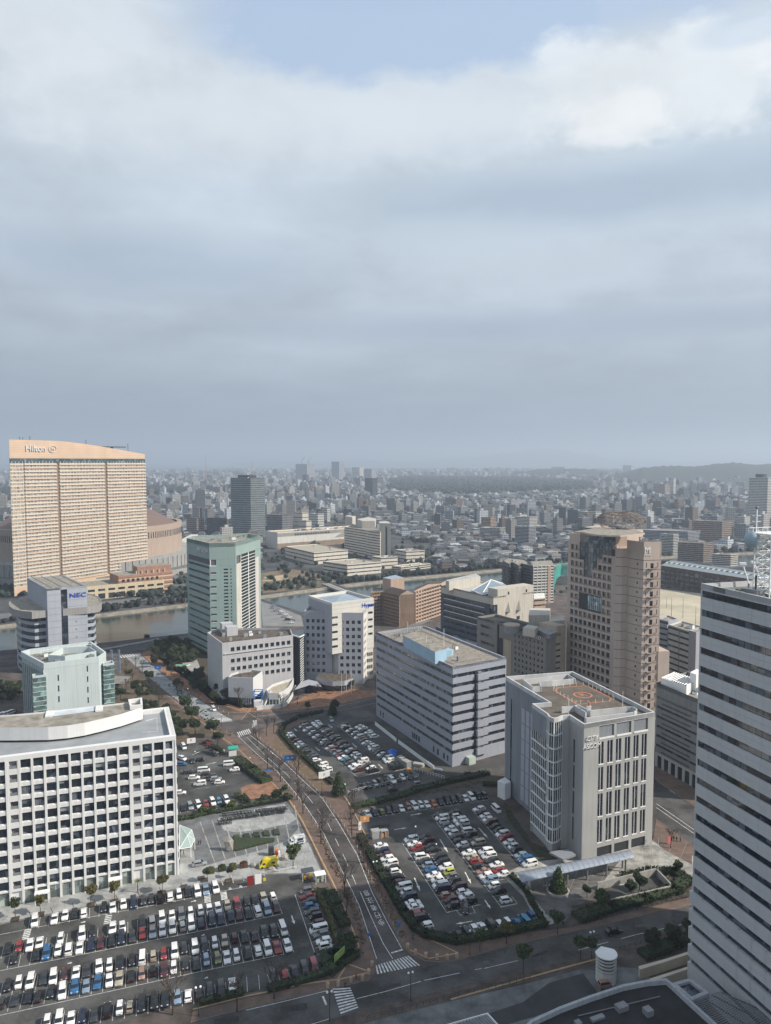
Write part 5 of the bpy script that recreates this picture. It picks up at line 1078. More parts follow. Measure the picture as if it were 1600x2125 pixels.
# roof wells
for pw in ([(1166,1467),(1192,1464),(1215,1478),(1215,1490),(1316,1478),(1322,1474),(1322,1470),(1312,1466),(1300,1466),(1225,1474),(1200,1462)],[(1085,1410),(1178,1399),(1194,1408),(1145,1413),(1120,1414),(1124,1424),(1105,1425)]):
    Pq=GG(pw,Z13+.6); Pq=ccw(Pq); q=MB(); n=len(Pq)
    for i in range(n):
        fq=Fc(Pq[i],Pq[(i+1)%n]); q.fbox(fq,-.15,fq.L+.15,Z13-1.4,Z13+.6,-.3,0,MATS['pale_coping'])
    q.build('roof_well_wall',B13)
M_or=mat('helipad_orange',(.50,.20,.10),.7,var=.12,scale=1.); zr_=Z13-1.38
hp=[(1154,1430),(1158,1427),(1210,1423.5),(1221,1425),(1268,1448),(1270,1452),(1262,1455),(1205,1461),(1196,1460),(1152,1434)]
def rstroke(pts,w,zz,nm,close=True,m=M_or):
    q=MB(); P=[V2(G(*p,zz)) for p in pts]; P=P+[P[0]] if close else P
    for a_,b_ in zip(P,P[1:]): u=(b_-a_).normalized(); n=Vector((-u.y,u.x))*w/2; a_=a_-u*w*.2; b_=b_+u*w*.2; q.add([(*(a_-n),zz),(*(b_-n),zz),(*(b_+n),zz),(*(a_+n),zz)],[(0,1,2,3)],m)
    q.build(nm,B13)
rstroke(hp,.55,zr_,'helipad_outline'); hc=V2(G(1209.5,1442,zr_)); q=MB()
for k in range(28):
    a0,a1=2*math.pi*k/28,2*math.pi*(k+1)/28; q.add([(hc.x+r*math.cos(a_),hc.y+r*math.sin(a_),zr_) for r,a_ in ((2.7,a0),(3.3,a0),(3.3,a1),(2.7,a1))],[(0,1,2,3)],M_or)
q.build('helipad_ring',B13)
tx=text('R',None,0,0,4.2,'helipad_letter',M_or,B13,flat=(hc.x,hc.y,zr_+.01),rz=f.ang,ext=.01)
g=G(1203,1455,zr_); text('3.8t',None,0,0,2.,'helipad_letter',M_or,B13,flat=(*g,zr_+.01),rz=f.ang,ext=.01)
q=MB()
HP=[V2(G(*p,zr_)) for p in hp]; 
for a_,b_ in zip(HP,HP[1:]+HP[:1]):
    m_=max(1,int((b_-a_).length/2.2))
    for k in range(m_): p=a_.lerp(b_,k/m_)*1.0; p=p+(p-hc).normalized()*.6; q.tube((*p,zr_),(*p,zr_+1.3),.07,n=4,m=M_white)
q.build('helipad_post',B13,kind='stuff'); roofkit(B13,GG([(1090,1418),(1115,1425),(1110,1412)],Z13),zr_,1,3)
q=MB(); g=G(1222,1476,Z13); q.box(*g,Z13+.9,1.2,1.2,1.8,0,M_white); q.tube((*g,Z13+1.8),(*g,Z13+3),.5,.35,8,M_or); q.build('beacon',B13)
q=MB()
for (px,py) in ((1180,1478),(1292,1462)): g=G(px,py,Z13); q.tube((*g,Z13-1),(*g,Z13+4.5),.08,n=4,m=M_white)
q.build('mast',B13)
# annex box left of it, grass side canopy
ax=[G(1033,1620,6),G(1047,1627,6),G(1060,1622,6),G(1048,1613,6)]; Ax=bld('small ribbed white metal shed against the left foot of the helipad office',ax,'metal_shed','shed'); MB().prism(ax,0,6.,M_white).build('wall',Ax)
for i in (0,1):
    ff=Fc(ax[i],ax[i+1])
    for k in range(6): piece(ff,ff.L*k/6,ff.L*k/6+.15,0,5.9,0,.12,'rib',M_white,Ax)
# long entrance canopy
zc=5.0; CPx=[(1068,1808),(1082,1828),(1317,1777),(1303,1762)]; P_=[V2(p) for p in GG(CPx,zc)]
Can=bld('long arched grey metal walkway canopy in front of the helipad office',[tuple(p) for p in P_],'walkway_canopy','canopy')
nseg=22; na=6
for s in range(nseg):
    q=MB(); vs=[]
    for e in (s/nseg+.0015,(s+1)/nseg-.0015):
        a_=P_[0].lerp(P_[3],e); b_=P_[1].lerp(P_[2],e)
        for j in range(na+1): t_=j/na; p=a_.lerp(b_,t_); vs.append((p.x,p.y,zc-.4+.9*math.sin(math.pi*t_)))
    k=na+1; fs=[(j,j+1,k+j+1,k+j) for j in range(na)]; n0=len(vs); vs2=[(x,y,z-.12) for x,y,z in vs]; fs2=[tuple(n0+i for i in f_[::-1]) for f_ in fs]
    q.add(vs+vs2,fs+fs2+[(0,k,n0+k,n0),(na,n0+na,n0+k+na,k+na)],mat('canopy_metal',(.30,.34,.40),.35,metal=.3,var=.06)); q.build('roof_panel',Can)
for k in range(6):
    for sd in (.28,.72):
        e=.06+k*.175; p=P_[0].lerp(P_[3],e).lerp(P_[1].lerp(P_[2],e),sd); q=MB(); q.tube((*p,0.1),(*p,zc-.2),.28,n=8,m=M_grey); q.build('column',Can)
# ================= 13 right-hand tower, foreground =================
W14=wallmat('pale_grey_tile_panel',(.60,.605,.61),var=.03,streak=.04,rough=.4); 
A14=V2(G(1455,1210.6,94.5)); B14=V2(G(1600,1243,94.5)); d14=(B14-A14).normalized(); n14=Vector((d14.y,-d14.x)); Z14=94.5
LW=66.; P14=[tuple(A14),tuple(A14+d14*LW),tuple(A14+d14*LW-n14*60),tuple(A14-n14*60)]  # unseen depth widened so the tower throws more shade over the road
Tw=bld('tall pale grey tower with dark ribbon windows at the right edge',P14,'tower_building','office tower')
F14=shell(Tw,P14,Z14,M_inner,mat('green_grey_roof',(.20,.23,.22),.8,var=.2,scale=.2),t=.35,ph=1.2,pt=.6,pm=W14)
f=F14[0]; g14=glassmat('tower_glass',(.012,.02,.032),.05,1.0,.22)
zw0=93.0; pit=4.33; wh=1.5; nfl=21; pw=1.88
for k in range(nfl):
    z1=zw0-k*pit; z0=z1-wh; ext=0.0
    up= Z14 if k==0 else zw0-(k-1)*pit-wh
    if k==0: 
        for j in range(7): piece(f,.003+j*3.76+.02,.003+(j+1)*3.76-.02,z1,Z14+.02,-.35,0,'panel',W14,Tw)
        piece(f,.003+7*3.76,f.L-.003,z1,Z14+.02,-.35,0,'panel_run',W14,Tw)
    for j in range(14):
        piece(f,.003+j*pw+.035,.003+(j+1)*pw-.035,z0,z1,-.35,-.28,'window',g14,Tw)
        if brnd.random()<.25: piece(f,.003+j*pw+.1,.003+(j+1)*pw-.1,z1-brnd.choice([.5,.9,1.5]),z1-.02,-.28,-.265,'blind',M_blind2,Tw)
    piece(f,.003+14*pw,f.L-.003,z0,z1,-.35,-.28,'window_strip',g14,Tw)
    zb_=z1-pit if k<nfl-1 else 0.
    for rr in range(2):
        za=zb_+(z0-zb_)*rr/2; zb2=zb_+(z0-zb_)*(rr+1)/2; o_=.0 if za>22 else .45
        for j in range(7): piece(f,(.003 if za>22 else -.4)+j*3.76+.018,.003+(j+1)*3.76-.018,za+.018,zb2-.018,-.35,o_,'panel',W14,Tw)
        piece(f,.003+7*3.76,f.L-.003,za+.018,zb2-.018,-.35,o_,'panel_run',W14,Tw)
ff=F14[3]; plain(Tw,ff,0,Z14,W14,t=.35); plain(Tw,F14[1],0,Z14,W14,t=.35); plain(Tw,F14[2],0,Z14,W14,t=.35)
# lattice mast on its roof
mc=V2(G(1597,1228,Z14)); mc=mc+d14*0; LM=thing('lattice_mast','white lattice antenna mast with a round dish on the grey tower roof','antenna mast',(mc.x,mc.y,Z14-1.2))
b=MB(); hm=zt(mc.y,1108)-Z14+1.2; w_=2.2; zb0=Z14-1.2; cor=[mc+d14*a_+n14*b__ for a_,b__ in ((-w_,-w_),(w_,-w_),(w_,w_),(-w_,w_))]
nl=7
for i in range(4):
    p,q_=cor[i],cor[(i+1)%4]; b.tube((*p,zb0),(*p,zb0+hm),.17,n=5,m=M_white)
    for k in range(nl):
        z0=zb0+hm*k/nl; z1=zb0+hm*(k+1)/nl; b.tube((*p,z0),(*q_,z1),.08,n=4,m=M_white); b.tube((*q_,z0),(*p,z1),.08,n=4,m=M_white); b.tube((*p,z1),(*q_,z1),.1,n=4,m=M_white); mm=(p+q_)/2; b.tube((*mm,z0),(*mm,z1),.05,n=4,m=M_white)
b.build('lattice',LM); b=MB(); b.box(mc.x,mc.y,zb0+hm+.1,6.2,6.2,.25,f.ang,M_white)
for i in range(4):
    p=mc+(cor[i]-mc)*1.4;q_=mc+(cor[(i+1)%4]-mc)*1.4; b.tube((*p,zb0+hm+1.1),(*q_,zb0+hm+1.1),.06,n=4,m=M_white)
    for k in range(5): r_=p.lerp(q_,k/5); b.tube((*r_,zb0+hm),(*r_,zb0+hm+1.1),.05,n=4,m=M_white)
b.build('platform',LM)
b=MB(); p=mc+Vector((-3.0,.5)); b.tube((*p,zb0+hm),(*p,zb0+hm+5.2),.13,n=5,m=M_white); b.sphere((p.x,p.y,zb0+hm+5.5),.35,m=M_grey); 
for zz in (2.6,3.8): b.tube((p.x-.9,p.y,zb0+hm+zz),(p.x+.9,p.y,zb0+hm+zz),.06,n=4,m=M_white)
b.build('aerial',LM)
b=MB(); dcx2=mc+Vector((-4.6,.6)); zz=zb0+hm-1.3; b.sphere((0,0,0),1.9,16,8,mat('dish_blue',(.33,.42,.46),.5,var=.03),v0=0,v1=.5); 
b.v=[(dcx2.x-z*.9+1.,dcx2.y+y,zz+x) for x,y,z in b.v]; b.add([(dcx2.x+1.+0.0,dcx2.y+1.9*math.cos(t_),zz+1.9*math.sin(t_)) for t_ in [2*math.pi*k/16 for k in range(16)]],[tuple(range(16))],MATS['dish_blue']); b.build('dish',LM,smooth=False)
CR=thing('window_crane','jib crane with two raised arms on the grey tower roof','crane',(*G(1560,1225,Z14),Z14-1.2)); g1=V2(G(1566,1229,Z14)); b=MB(); b.box(g1.x,g1.y,Z14-.3,3.4,2.,1.8,f.ang,M_grey); b.build('cabin',CR)
b=MB()
for (p0,p1) in (((1554,1211),(1541,1171)),((1580,1209),(1565,1168))):
    a_=Vector((*G(*p0,Z14),Z14)); zz=zt(a_.y+.5,p1[1]); r_=ray(*p1); t_=a_.y/r_[1]; e_=Vector((r_[0]*t_,a_.y,CAM_H+r_[2]*t_)); b.tube(a_,e_,.16,n=5,m=M_white); b.box(e_.x,e_.y,e_.z+.15,1.4,.8,.5,0,M_white)
    b.tube((a_.x,a_.y,Z14-1.2),a_,.25,n=5,m=M_grey)
g1=V2(G(1568,1229,Z14)); b.tube((*g1,Z14-1.2),(g1.x,g1.y,Z14+3.6),.2,n=5,m=M_dark); b.build('arm',CR)
b=MB()
for k in range(2): a_=A14+d14*(4+k*0)-n14*(6+k*1.4); b_=A14+d14*40-n14*(6+k*1.4); b.tube((*a_,Z14-1.0),(*b_,Z14-1.0),.14,n=4,m=M_dark)
b.build('roof_rail',Tw); roofkit(Tw,[tuple(A14+d14*a_-n14*b__) for a_,b__ in ((2,3),(24,3),(24,34),(2,34))],Z14-1.2,6,41,big=3)
# ================= 14 grey slatted building between tower and brown tower =================
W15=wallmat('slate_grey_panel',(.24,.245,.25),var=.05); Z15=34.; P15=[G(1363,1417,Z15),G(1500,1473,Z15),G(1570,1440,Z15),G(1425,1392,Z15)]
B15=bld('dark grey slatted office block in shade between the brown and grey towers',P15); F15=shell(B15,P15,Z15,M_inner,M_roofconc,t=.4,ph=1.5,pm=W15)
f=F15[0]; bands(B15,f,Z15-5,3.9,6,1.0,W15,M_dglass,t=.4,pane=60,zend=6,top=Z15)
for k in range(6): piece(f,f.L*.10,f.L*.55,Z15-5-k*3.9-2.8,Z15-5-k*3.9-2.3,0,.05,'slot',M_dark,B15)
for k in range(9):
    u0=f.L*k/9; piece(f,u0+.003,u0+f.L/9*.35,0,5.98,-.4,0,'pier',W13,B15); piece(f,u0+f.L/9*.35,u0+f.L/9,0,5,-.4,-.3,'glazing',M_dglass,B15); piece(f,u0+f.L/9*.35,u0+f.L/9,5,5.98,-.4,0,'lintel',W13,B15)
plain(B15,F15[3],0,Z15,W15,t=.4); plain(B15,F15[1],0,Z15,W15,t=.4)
b=MB(); q=ccw(GG([(1372,1398),(1425,1414),(1452,1402),(1400,1386)],Z15+4)); b.prism(q,Z15-1.5,Z15+2.2,M_white,top=False); b.build('screen',B15)
q=inset(q,.2); b=MB()
for k in range(12): a_=V2(q[0]).lerp(V2(q[1]),k/11);b_=V2(q[3]).lerp(V2(q[2]),k/11); b.tube((*a_,Z15+2.3),(*b_,Z15+2.3),.22,n=4,m=M_white)
b.build('screen_slat',B15); roofkit(B15,GG([(1400,1425),(1450,1445),(1480,1430),(1430,1410)],Z15),Z15-1.5,5,9)
bx=ccw(GG([(1432,1395),(1445,1400),(1458,1394),(1446,1388)],Z15+6)); MB().prism(bx,Z15-1.5,Z15+6,M_white).build('lift_housing',B15)
# ================= 15 foreground low building, canopy, vent tower, ramp =================
zf=13.; fp_=[(1040,2180),(1100,2117),(1130,2103),(1160,2089),(1222,2066),(1291,2043),(1342,2033),(1383,2030),(1394,2039),(1433,2075),(1500,2135),(1560,2200)]
Pf=ccw(GG(fp_,zf)); LB=bld('dark flat roof with white curved parapet in the bottom right foreground',Pf,'low_building','building'); W16=wallmat('white_parapet',(.46,.48,.51),var=.03)
MB().prism(inset(Pf,.5),0,zf-1,W16,mtop=mat('dark_membrane',(.022,.022,.024),.8,var=.25,scale=.3)).build('wall',LB); MB().ring(Pf,inset(Pf,.6),zf-1,zf,W16).build('parapet',LB)
for (px,py,w,d,h) in ((1290,2085,2.4,1.6,1.0),(1345,2095,1.6,1.6,1.2),(1240,2105,3,1,.5),(1200,2118,1.2,1.2,.8)): g=G(px,py,zf); MB().box(*g,zf-1+h/2,w,d,h,.4,M_grey).build('roof_vent',LB)
q=MB(); q.tube((*G(1200,2100,zf),zf-.8),(*G(1370,2060,zf),zf-.8),.1,n=5,m=M_grey); q.build('roof_pipe',LB)
q=[V2(p) for p in GG([(1421,2080),(1497,2058),(1640,2120),(1530,2180)],9.)]; PG=bld('grey slatted pergola roof at the foot of the grey tower',[tuple(p) for p in q],'pergola','pergola')
for k in range(26): a_=q[0].lerp(q[3],k/26);b_=q[1].lerp(q[2],k/26); t_=MB(); t_.tube((*a_,9.),(*b_,9.),.14,n=4,m=M_grey); t_.build('slat',PG)
for k in range(5): a_=q[0].lerp(q[1],k/4);b_=q[3].lerp(q[2],k/4); t_=MB(); t_.tube((*a_,8.8),(*b_,8.8),.18,n=4,m=M_dark); t_.build('beam',PG)
ff=Fc(q[0],q[3]); piece(ff,0,ff.L,5.5,8.7,-.2,0,'perforated_screen',M_grey,PG)
for k in range(3): p=q[0].lerp(q[3],k/2.5+.05); t_=MB(); t_.tube((*p,0),(*p,8.8),.25,n=6,m=M_grey); t_.build('post',PG)
q=ccw(GG([(1394,2036),(1432,2026),(1472,2056),(1436,2072)],10.)); GBx=bld('white-framed glass roof box beside the grey tower base',q,'glass_roof','skylight'); MB().prism(q,0,8.6,M_grey).build('wall',GBx); MB().ring(q,inset(q,.8),8.6,9.6,W16).build('frame',GBx); MB().sheet(inset(q,.7),9.0,M_dglass).build('glass',GBx)
# vent tower
vc=V2(G(1257,2033)); VT=thing('vent_tower','round white ventilation tower with louvre rings beside the road','ventilation tower',(vc.x,vc.y,0)); Rv=2.35; hv=zt(vc.y,1984)
def dsh(r,n=14): 
    pts=[(vc.x+r*math.cos(a_),vc.y+r*math.sin(a_)) for a_ in [math.pi*.93+ (math.pi*1.25)*k/n for k in range(n+1)]]; return pts+[(vc.x-r*.2,vc.y+r*.95)]
MB().prism(ccw(dsh(Rv)),0,hv-3.0,wallmat('vent_white',(.66,.65,.62),var=.04)).build('drum',VT); MB().prism(ccw(dsh(Rv*.88)),hv-3.1,hv,M_dark).build('louvre_core',VT)
for k in range(4): MB().prism(ccw(dsh(Rv*1.02)),hv-2.75+k*.8,hv-2.42+k*.8,MATS['vent_white'],bot=True).build('louvre_ring',VT)
MB().prism(ccw(dsh(Rv*1.08)),hv+.55,hv+.8,M_white,bot=True).build('cap',VT)
for px,lab in (([(1325,2005),(1380,1990),(1436,1972),(1436,1978),(1380,1996),(1328,2012)],'long cream ramp wall beyond the vent tower'),([(1348,2031),(1436,2003),(1436,2008),(1352,2037)],'lower cream ramp wall next to the dark roof')):
    P=ccw(GG(px,2.4)); RWd=bld(lab,P,'ramp_wall','wall'); MB().prism(P,0,2.4,mat('cream_render',(.55,.48,.38),.8,var=.08)).build('wall',RWd)
# ================= riverside and middle-distance buildings =================
M_gl2=glassmat('distant_glass',(.05,.06,.07),.25,.5,.3)
def block(label,P,z,wm,name='apartment_building',cat='apartment block',nf=None,fl=3.1,wh=1.3,roof=None,proud=.6,faces=(0,1),ph=.8,group=None,kit=2,seed=1,strip=True,pane=None,posts=0,postm=None):
    r=bld(label,P,name,cat,group); Fs=shell(r,P,z,wm,roof or M_roofconc,t=.3,ph=ph,pt=.5)
    nf=nf or int((z-1)/fl)
    for i,f in enumerate(Fs):
        if i in faces and f.L>1.5:
            for k in range(nf):
                z0=z-ph-(k+1)*(z-ph)/nf; h=(z-ph)/nf
                piece(f,.003,f.L-.003,z0,z0+h-wh,-.29,proud,'balcony_band',wm,r)
                if pane:
                    m=max(1,int(f.L/pane))
                    for j in range(m): piece(f,f.L*j/m+.06,f.L*(j+1)/m-.06,z0+h-wh,z0+h,-.29,-.2,'window',M_gl2,r)
                else: piece(f,.003,f.L-.003,z0+h-wh,z0+h,-.29,-.2,'window_strip',M_gl2,r)
            if posts:
                b=MB()
                for j in range(posts+1): b.fbox(f,max(.01,f.L*j/posts-.2),min(f.L-.01,f.L*j/posts+.2),0,z-ph,-.2,proud+.1,postm or wm)
                b.build('column',r)
        else: plain(r,f,0,z-ph,wm)
    if kit: roofkit(r,inset(P,1.5),z-ph,kit,seed,wm,big=2.5)
    return r
Wbr=wallmat('brown_render',(.36,.24,.17),var=.05); Wpk=wallmat('peach_render',(.52,.385,.30),var=.05); M_brroof=mat('dark_tile_roof',(.075,.062,.055),.8,var=.2,scale=.8)
yq=G(830,1301)[1]; zq=zt(yq,1235)
Pq1=[G(796,1227,zq),G(830,1235,zq),G(860,1232.5,zq),G(830,1225,zq)]
Q1=block('peach and brown apartment wing with a gabled end in front of the river bridge',Pq1,zq,Wbr,nf=9,seed=2,kit=0,faces=(0,),posts=9); fq=Fc(Pq1[1],Pq1[2]); plain(Q1,fq,0,zq,Wpk,t=.02)
def gable(root,P,z,h,m,mw):
    a,b,c,d=[Vector((*p,z)) for p in P]; e0=(b+c)/2+Vector((0,0,h)); e1=(a+d)/2+Vector((0,0,h)); MB().add([a,b,c,d,e0,e1],[(0,1,4,5),(2,3,5,4)],m).add([a,b,c,d,e0,e1],[(1,2,4),(3,0,5)],mw).build('gable_roof',root)
gable(Q1,Pq1,zq+.03,3.0,M_brroof,Wpk)
zq2=zt(G(860,1294)[1],1225.6); Pq2=[G(860,1226,zq2),G(914,1211,zq2),G(925,1205,zq2),G(862,1219,zq2)]
Q2=block('long peach apartment wing with balconies beside the navy office',Pq2,zq2,Wpk,nf=9,kit=0,faces=(0,),posts=10,proud=1.0,wh=1.6); gable(Q2,[Pq2[3],Pq2[0],Pq2[1],Pq2[2]],zq2+.03,2.,M_brroof,Wpk)
Pq3=[G(770,1229,zq),G(798,1226,zq),G(840,1216,zq),G(775,1221,zq)]
Q3=block('brown apartment wing with dark roof left of the peach gable',Pq3,zq,Wbr,nf=9,kit=0,faces=(0,),posts=5); 
zq4=zq+9; Pq4=[G(794,1199,zq4),G(811,1202,zq4),G(839,1199,zq4),G(820,1193,zq4)]
Q4=bld('peach stair tower rising above the brown apartments',Pq4,'stair_tower','building'); MB().prism(Pq4,0,zq4,Wpk,mtop=MATS['slate_blue_roof']).build('wall',Q4)
yr=G(1108,1250)[1]; zr4=zt(yr,1172)
Wn=wallmat('charcoal_balcony',(.11,.12,.13),var=.05); Ww=wallmat('off_white_render',(.68,.67,.63),var=.04)
pz=[(1043,1163),(1056,1170),(1062,1166),(1076,1173),(1082,1169),(1104,1174),(1107,1172),(1090,1160),(1055,1156)]
Pr=GG(pz,zr4); R1_=block('tall dark zigzag-fronted apartment tower on the river bank',Pr,zr4,Wn,nf=13,kit=2,faces=(0,1,2,3,4,5),proud=1.0,wh=1.5)
Pr2=[G(1106,1174,zr4),G(1149,1172,zr4),G(1140,1163,zr4),G(1098,1165,zr4)]
R2_=block('tall white and tan apartment tower with a pale gabled roof by the river',Pr2,zr4,Ww,nf=13,kit=0,faces=(0,),posts=5,proud=.9); gable(R2_,Pr2,zr4+.03,1.8,M_roofconc,Ww)
f=Fc(Pr2[0],Pr2[1]); piece(f,f.L*.7,f.L*.84,0,zr4-1,-.2,1.2,'tan_panel',Wpk,R2_)
zr5=22.; Pr3=[G(1108,1243,zr5),G(1131,1241,zr5),G(1128,1236,zr5),G(1108,1237,zr5)]; Q5=block('small tan house block with white gable in front of the river tower',Pr3,zr5,Wpk,nf=6,kit=0,faces=(0,)); gable(Q5,Pr3,zr5,3,Ww,Ww)
# white apartments right of the brown tower
zp=33.; Pp1=[G(1366,1284,zp),G(1387,1289,zp),G(1407,1284,zp),G(1385,1276,zp)]
Pa=block('dark and white apartment block with stair landings behind the brown tower',Pp1,zp,W8,nf=10,faces=(0,),proud=.8,kit=3)
Pp2=[G(1388,1296,zp),G(1436,1311,zp),G(1470,1303,zp),G(1415,1288,zp)]
Pb=block('white apartment block with dark balcony rows left of the grey tower',Pp2,zp,Ww,nf=10,faces=(0,1),proud=.5,kit=3,posts=2,postm=M_grey)
Pp3=[G(1430,1300,zp+5),G(1445,1304,zp+5),G(1480,1298,zp+5),G(1450,1294,zp+5)]; block('grey stair tower of the white apartments beside the grey tower',Pp3,zp+3,W8,nf=9,kit=0,faces=())
# brown school with glazed roof
yv=G(1372,1213)[1]; zv=zt(yv,1173); Pv=[G(1352,1169,zv),G(1372,1173,zv),G(1516,1195,zv),G(1600,1200,zv),G(1600,1190,zv),G(1370,1163,zv)]
Wvb=wallmat('dark_red_brick',(.135,.075,.065),var=.08); V1=bld('long dark brick school with a glazed grey roof beyond the sand sports ground',Pv,'school_building','school')
MB().prism(inset(ccw(Pv),.4),0,zv,Wvb,top=False).build('wall',V1); f=Fc(Pv[1],Pv[2])
for k in range(14):
    u0=f.L*k/14; piece(f,u0,u0+f.L/14*.12,0,zv-.5,-.4,.4,'pier',Wvb,V1)
    for r in range(4): piece(f,u0+f.L/14*.2,u0+f.L/14*.9,1+r*4.2,3.6+r*4.2,-.38,.05,'window',M_gl2,V1); piece(f,u0+f.L/14*.2,u0+f.L/14*.9,.5+r*4.2,.8+r*4.2,-.38,.3,'balcony_rail',M_conc,V1)
n_=f.n; a_,b_=f.a+n_*1.,f.b+n_*1.; c_q=f.b-n_*14+f.u*20; d_q=f.a-n_*14; zrf=zv
MB().add([(*a_,zrf),(*(b_+f.u*40),zrf),(*(c_q+f.u*20),zrf+4),(*d_q,zrf+4)],[(0,1,2,3)],mat('grey_glazed_roof',(.26,.30,.31),.35,var=.1)).build('roof',V1)
for k in range(34): u0=f.L*1.3*k/34; p=f.a+f.u*u0; MB().add([(*(p-n_*6),zrf+2.1),(*(p+f.u*1.6-n_*6),zrf+2.1),(*(p+f.u*1.6-n_*8.5),zrf+3.1),(*(p-n_*8.5),zrf+3.1)],[(0,1,2,3)],M_dglass if k%2 else M_white).build('roof_light',V1)
# net poles round the sports ground and the green net
for k,(px,py,h) in enumerate(((1393,1282,16),(1417,1283,16),(1443,1305,17),(1383,1262,9))):
    g=G(px,py); t=MB(); t.tube((*g,0),(*g,h),.22,.16,6,M_conc); t.build('net_pole',None,label='grey net pole standing on the sand sports ground, %s from the left'%('second','third','rightmost','leftmost')[k],category='pole')
gn=[(1150,1226),(1154,1206),(1166,1197),(1181,1200)]; GN=bld('green golf net enclosure on poles between the river tower and brown tower',GG(gn),'green_net','sports net'); M_net=mat('green_net',(.06,.40,.33),.8,var=.1)
for a_,b_ in zip(gn,gn[1:]):
    f=Fc(G(*a_),G(*b_)); 
    for k in range(int(f.L/2.2)): piece(f,k*2.2,k*2.2+1.5,2,15 if k%2 else 13.5,-.1,0,'net_panel',M_net,GN)
    t=MB(); t.tube(f.pt(0,0,0),f.pt(0,17,0),.25,n=5,m=M_net); t.tube(f.pt(0,17,0),f.pt(f.L,17,0),.15,n=5,m=M_net); t.build('net_frame',GN)
# hospital group
Wh=wallmat('warm_white_wall',(.74,.68,.59),var=.03); Whd=Wh
yh=G(788,1160)[1]; zh=zt(yh,1103)
Ps=[G(714.6,1093,zh),G(760,1099.5,zh),G(764,1100.8,zh),G(789,1104,zh),G(808,1100,zh),G(740,1088,zh)]
block('tall white hospital slab with dark ribbon windows beyond the river',Ps,zh,Wh,'hospital_building','hospital',nf=10,faces=(0,1,2),proud=.3,kit=0)
zt2=zt(yh,1085); Pt2=[G(788,1085.5,zt2),G(811,1086,zt2),G(806,1082,zt2),G(786,1082,zt2)]; HT=bld('cream hospital stair tower with a dark central window strip',Pt2,'hospital_tower','building'); MB().prism(Pt2,0,zt2,W10c).build('wall',HT); f=Fc(Pt2[0],Pt2[1]); piece(f,f.L*.52,f.L*.68,2,zt2-4,0,.1,'window_strip',M_gl2,HT)
zt3=zh+9; Pt3=[G(741,1077,zt3),G(752,1081,zt3),G(778,1081,zt3),G(780,1076,zt3),G(765,1073,zt3)]; HP_=bld('cream faceted plant room on the hospital roof',Pt3,'plant_room','building'); MB().prism(Pt3,zh-1,zt3,W10c).build('wall',HP_)
Pt4=[G(716,1071,zt3+2),G(731,1073,zt3+2),G(738,1071,zt3+2),G(722,1069,zt3+2)]; HP2=bld('narrow cream stair head at the left end of the hospital roof',Pt4,'plant_room','building'); MB().prism(Pt4,zh-1,zt3+2,W10c).build('wall',HP2)
for lab,L_,N_,R__,zb_ in (('low cream hospital wing nearest the river',(670,1164.5),(720.5,1171.6),(790.6,1165.7),(720.5,1195.4)),
    ('low cream hospital wing with brown roof left of the slab',(592,1133.6),(651.6,1146.7),(721.7,1140.8),(651.6,1171.6)),
    ('boxy cream hospital wing right of the stair tower',(820,1140),(842.8,1144),(881,1142),(843,1167)),
    ('small cream hospital wing below the stair tower',(772,1154),(790,1157),(825,1155),(794,1181)),
    ('long low cream hall on the far river bank',(813,1174),(832,1176.4),(893,1169),(832,1186))):
    y_=G(*zb_)[1]; zz=zt(y_,N_[1]); block(lab,quadfrom(G(*N_,zz),G(*L_,zz),G(*R__,zz)),zz,Wh,'hospital_wing','hospital wing',nf=max(2,int(zz/4)),proud=.25,kit=3,faces=(0,1) if zz<9 or True else (),roof=MATS['tan_deck'] if 'low' in lab else M_roofconc)
ym=G(575.6,1139.6)[1]; zm=zt(ym,1105); Pm=quadfrom(G(575.6,1105,zm),G(552,1101.5,zm),G(760,1093,zm)); ML=bld('long white shopping mall with rooftop parking and a grey wave on its wall',Pm,'shopping_mall','shopping mall')
Fm=shell(ML,Pm,zm,Wh,MATS['tan_deck'],t=.3,ph=1.5); f=Fm[1]; plain(ML,Fm[0],0,zm-1.5,Ww,nu=2); plain(ML,f,zm*.32,zm*.72,Ww,nu=12); plain(ML,f,0,zm*.32,wallmat('tan_base',(.30,.22,.16)),nu=12); plain(ML,f,zm*.72,zm-1.5,wallmat('mid_grey_wall',(.33,.31,.29)),nu=12)
for k in range(14): piece(f,f.L*(.18+k*.028),f.L*(.18+k*.028)+3.2,zm*.76,zm*.86,0,.1,'window',M_gl2,ML)
q=MB(); q.add([f.pt(f.L*.62,zm*.45,.12)]+[f.pt(f.L*(.62+.3*k/8),zm*(.45+.33*math.sin(math.pi*k/8)),.12) for k in range(1,8)]+[f.pt(f.L*.92,zm*.45,.12)],[tuple(range(9))],MATS['mid_grey_wall']); q.build('wave_panel',ML); roofkit(ML,inset(Pm,6),zm-1.5,16,77,M_dark,big=6)
def merge(a,b):
    for c in list(a.children):
        c.parent=b; c.location=Vector(c.location)+a.location-b.location; c.name='crown_'+c.name.split('.')[0]
    D.objects.remove(a)
def farb(lab,x0,x1,yt,yb,wm,dep=30,sk=.25,nf=0,name='building',cat='building',roof=None,kit=1,faces=(0,1)):
    a_=V2(G(x0,yb)); b_=V2(G(x1,yb)); w=(b_-a_).length; y_=a_.y; zz=zt(y_,yt); c_=a_.lerp(b_,.62)+Vector((0,-w*sk*.5)); l_=a_+Vector((0,w*sk*.6)); r_=b_+Vector((0,w*sk*.3))
    P=quadfrom(c_,l_,r_); return block(lab,P,zz,wm,name,cat,nf=nf or max(3,int(zz/3.4)),faces=faces,proud=.5,kit=kit,roof=roof,seed=int(x0))
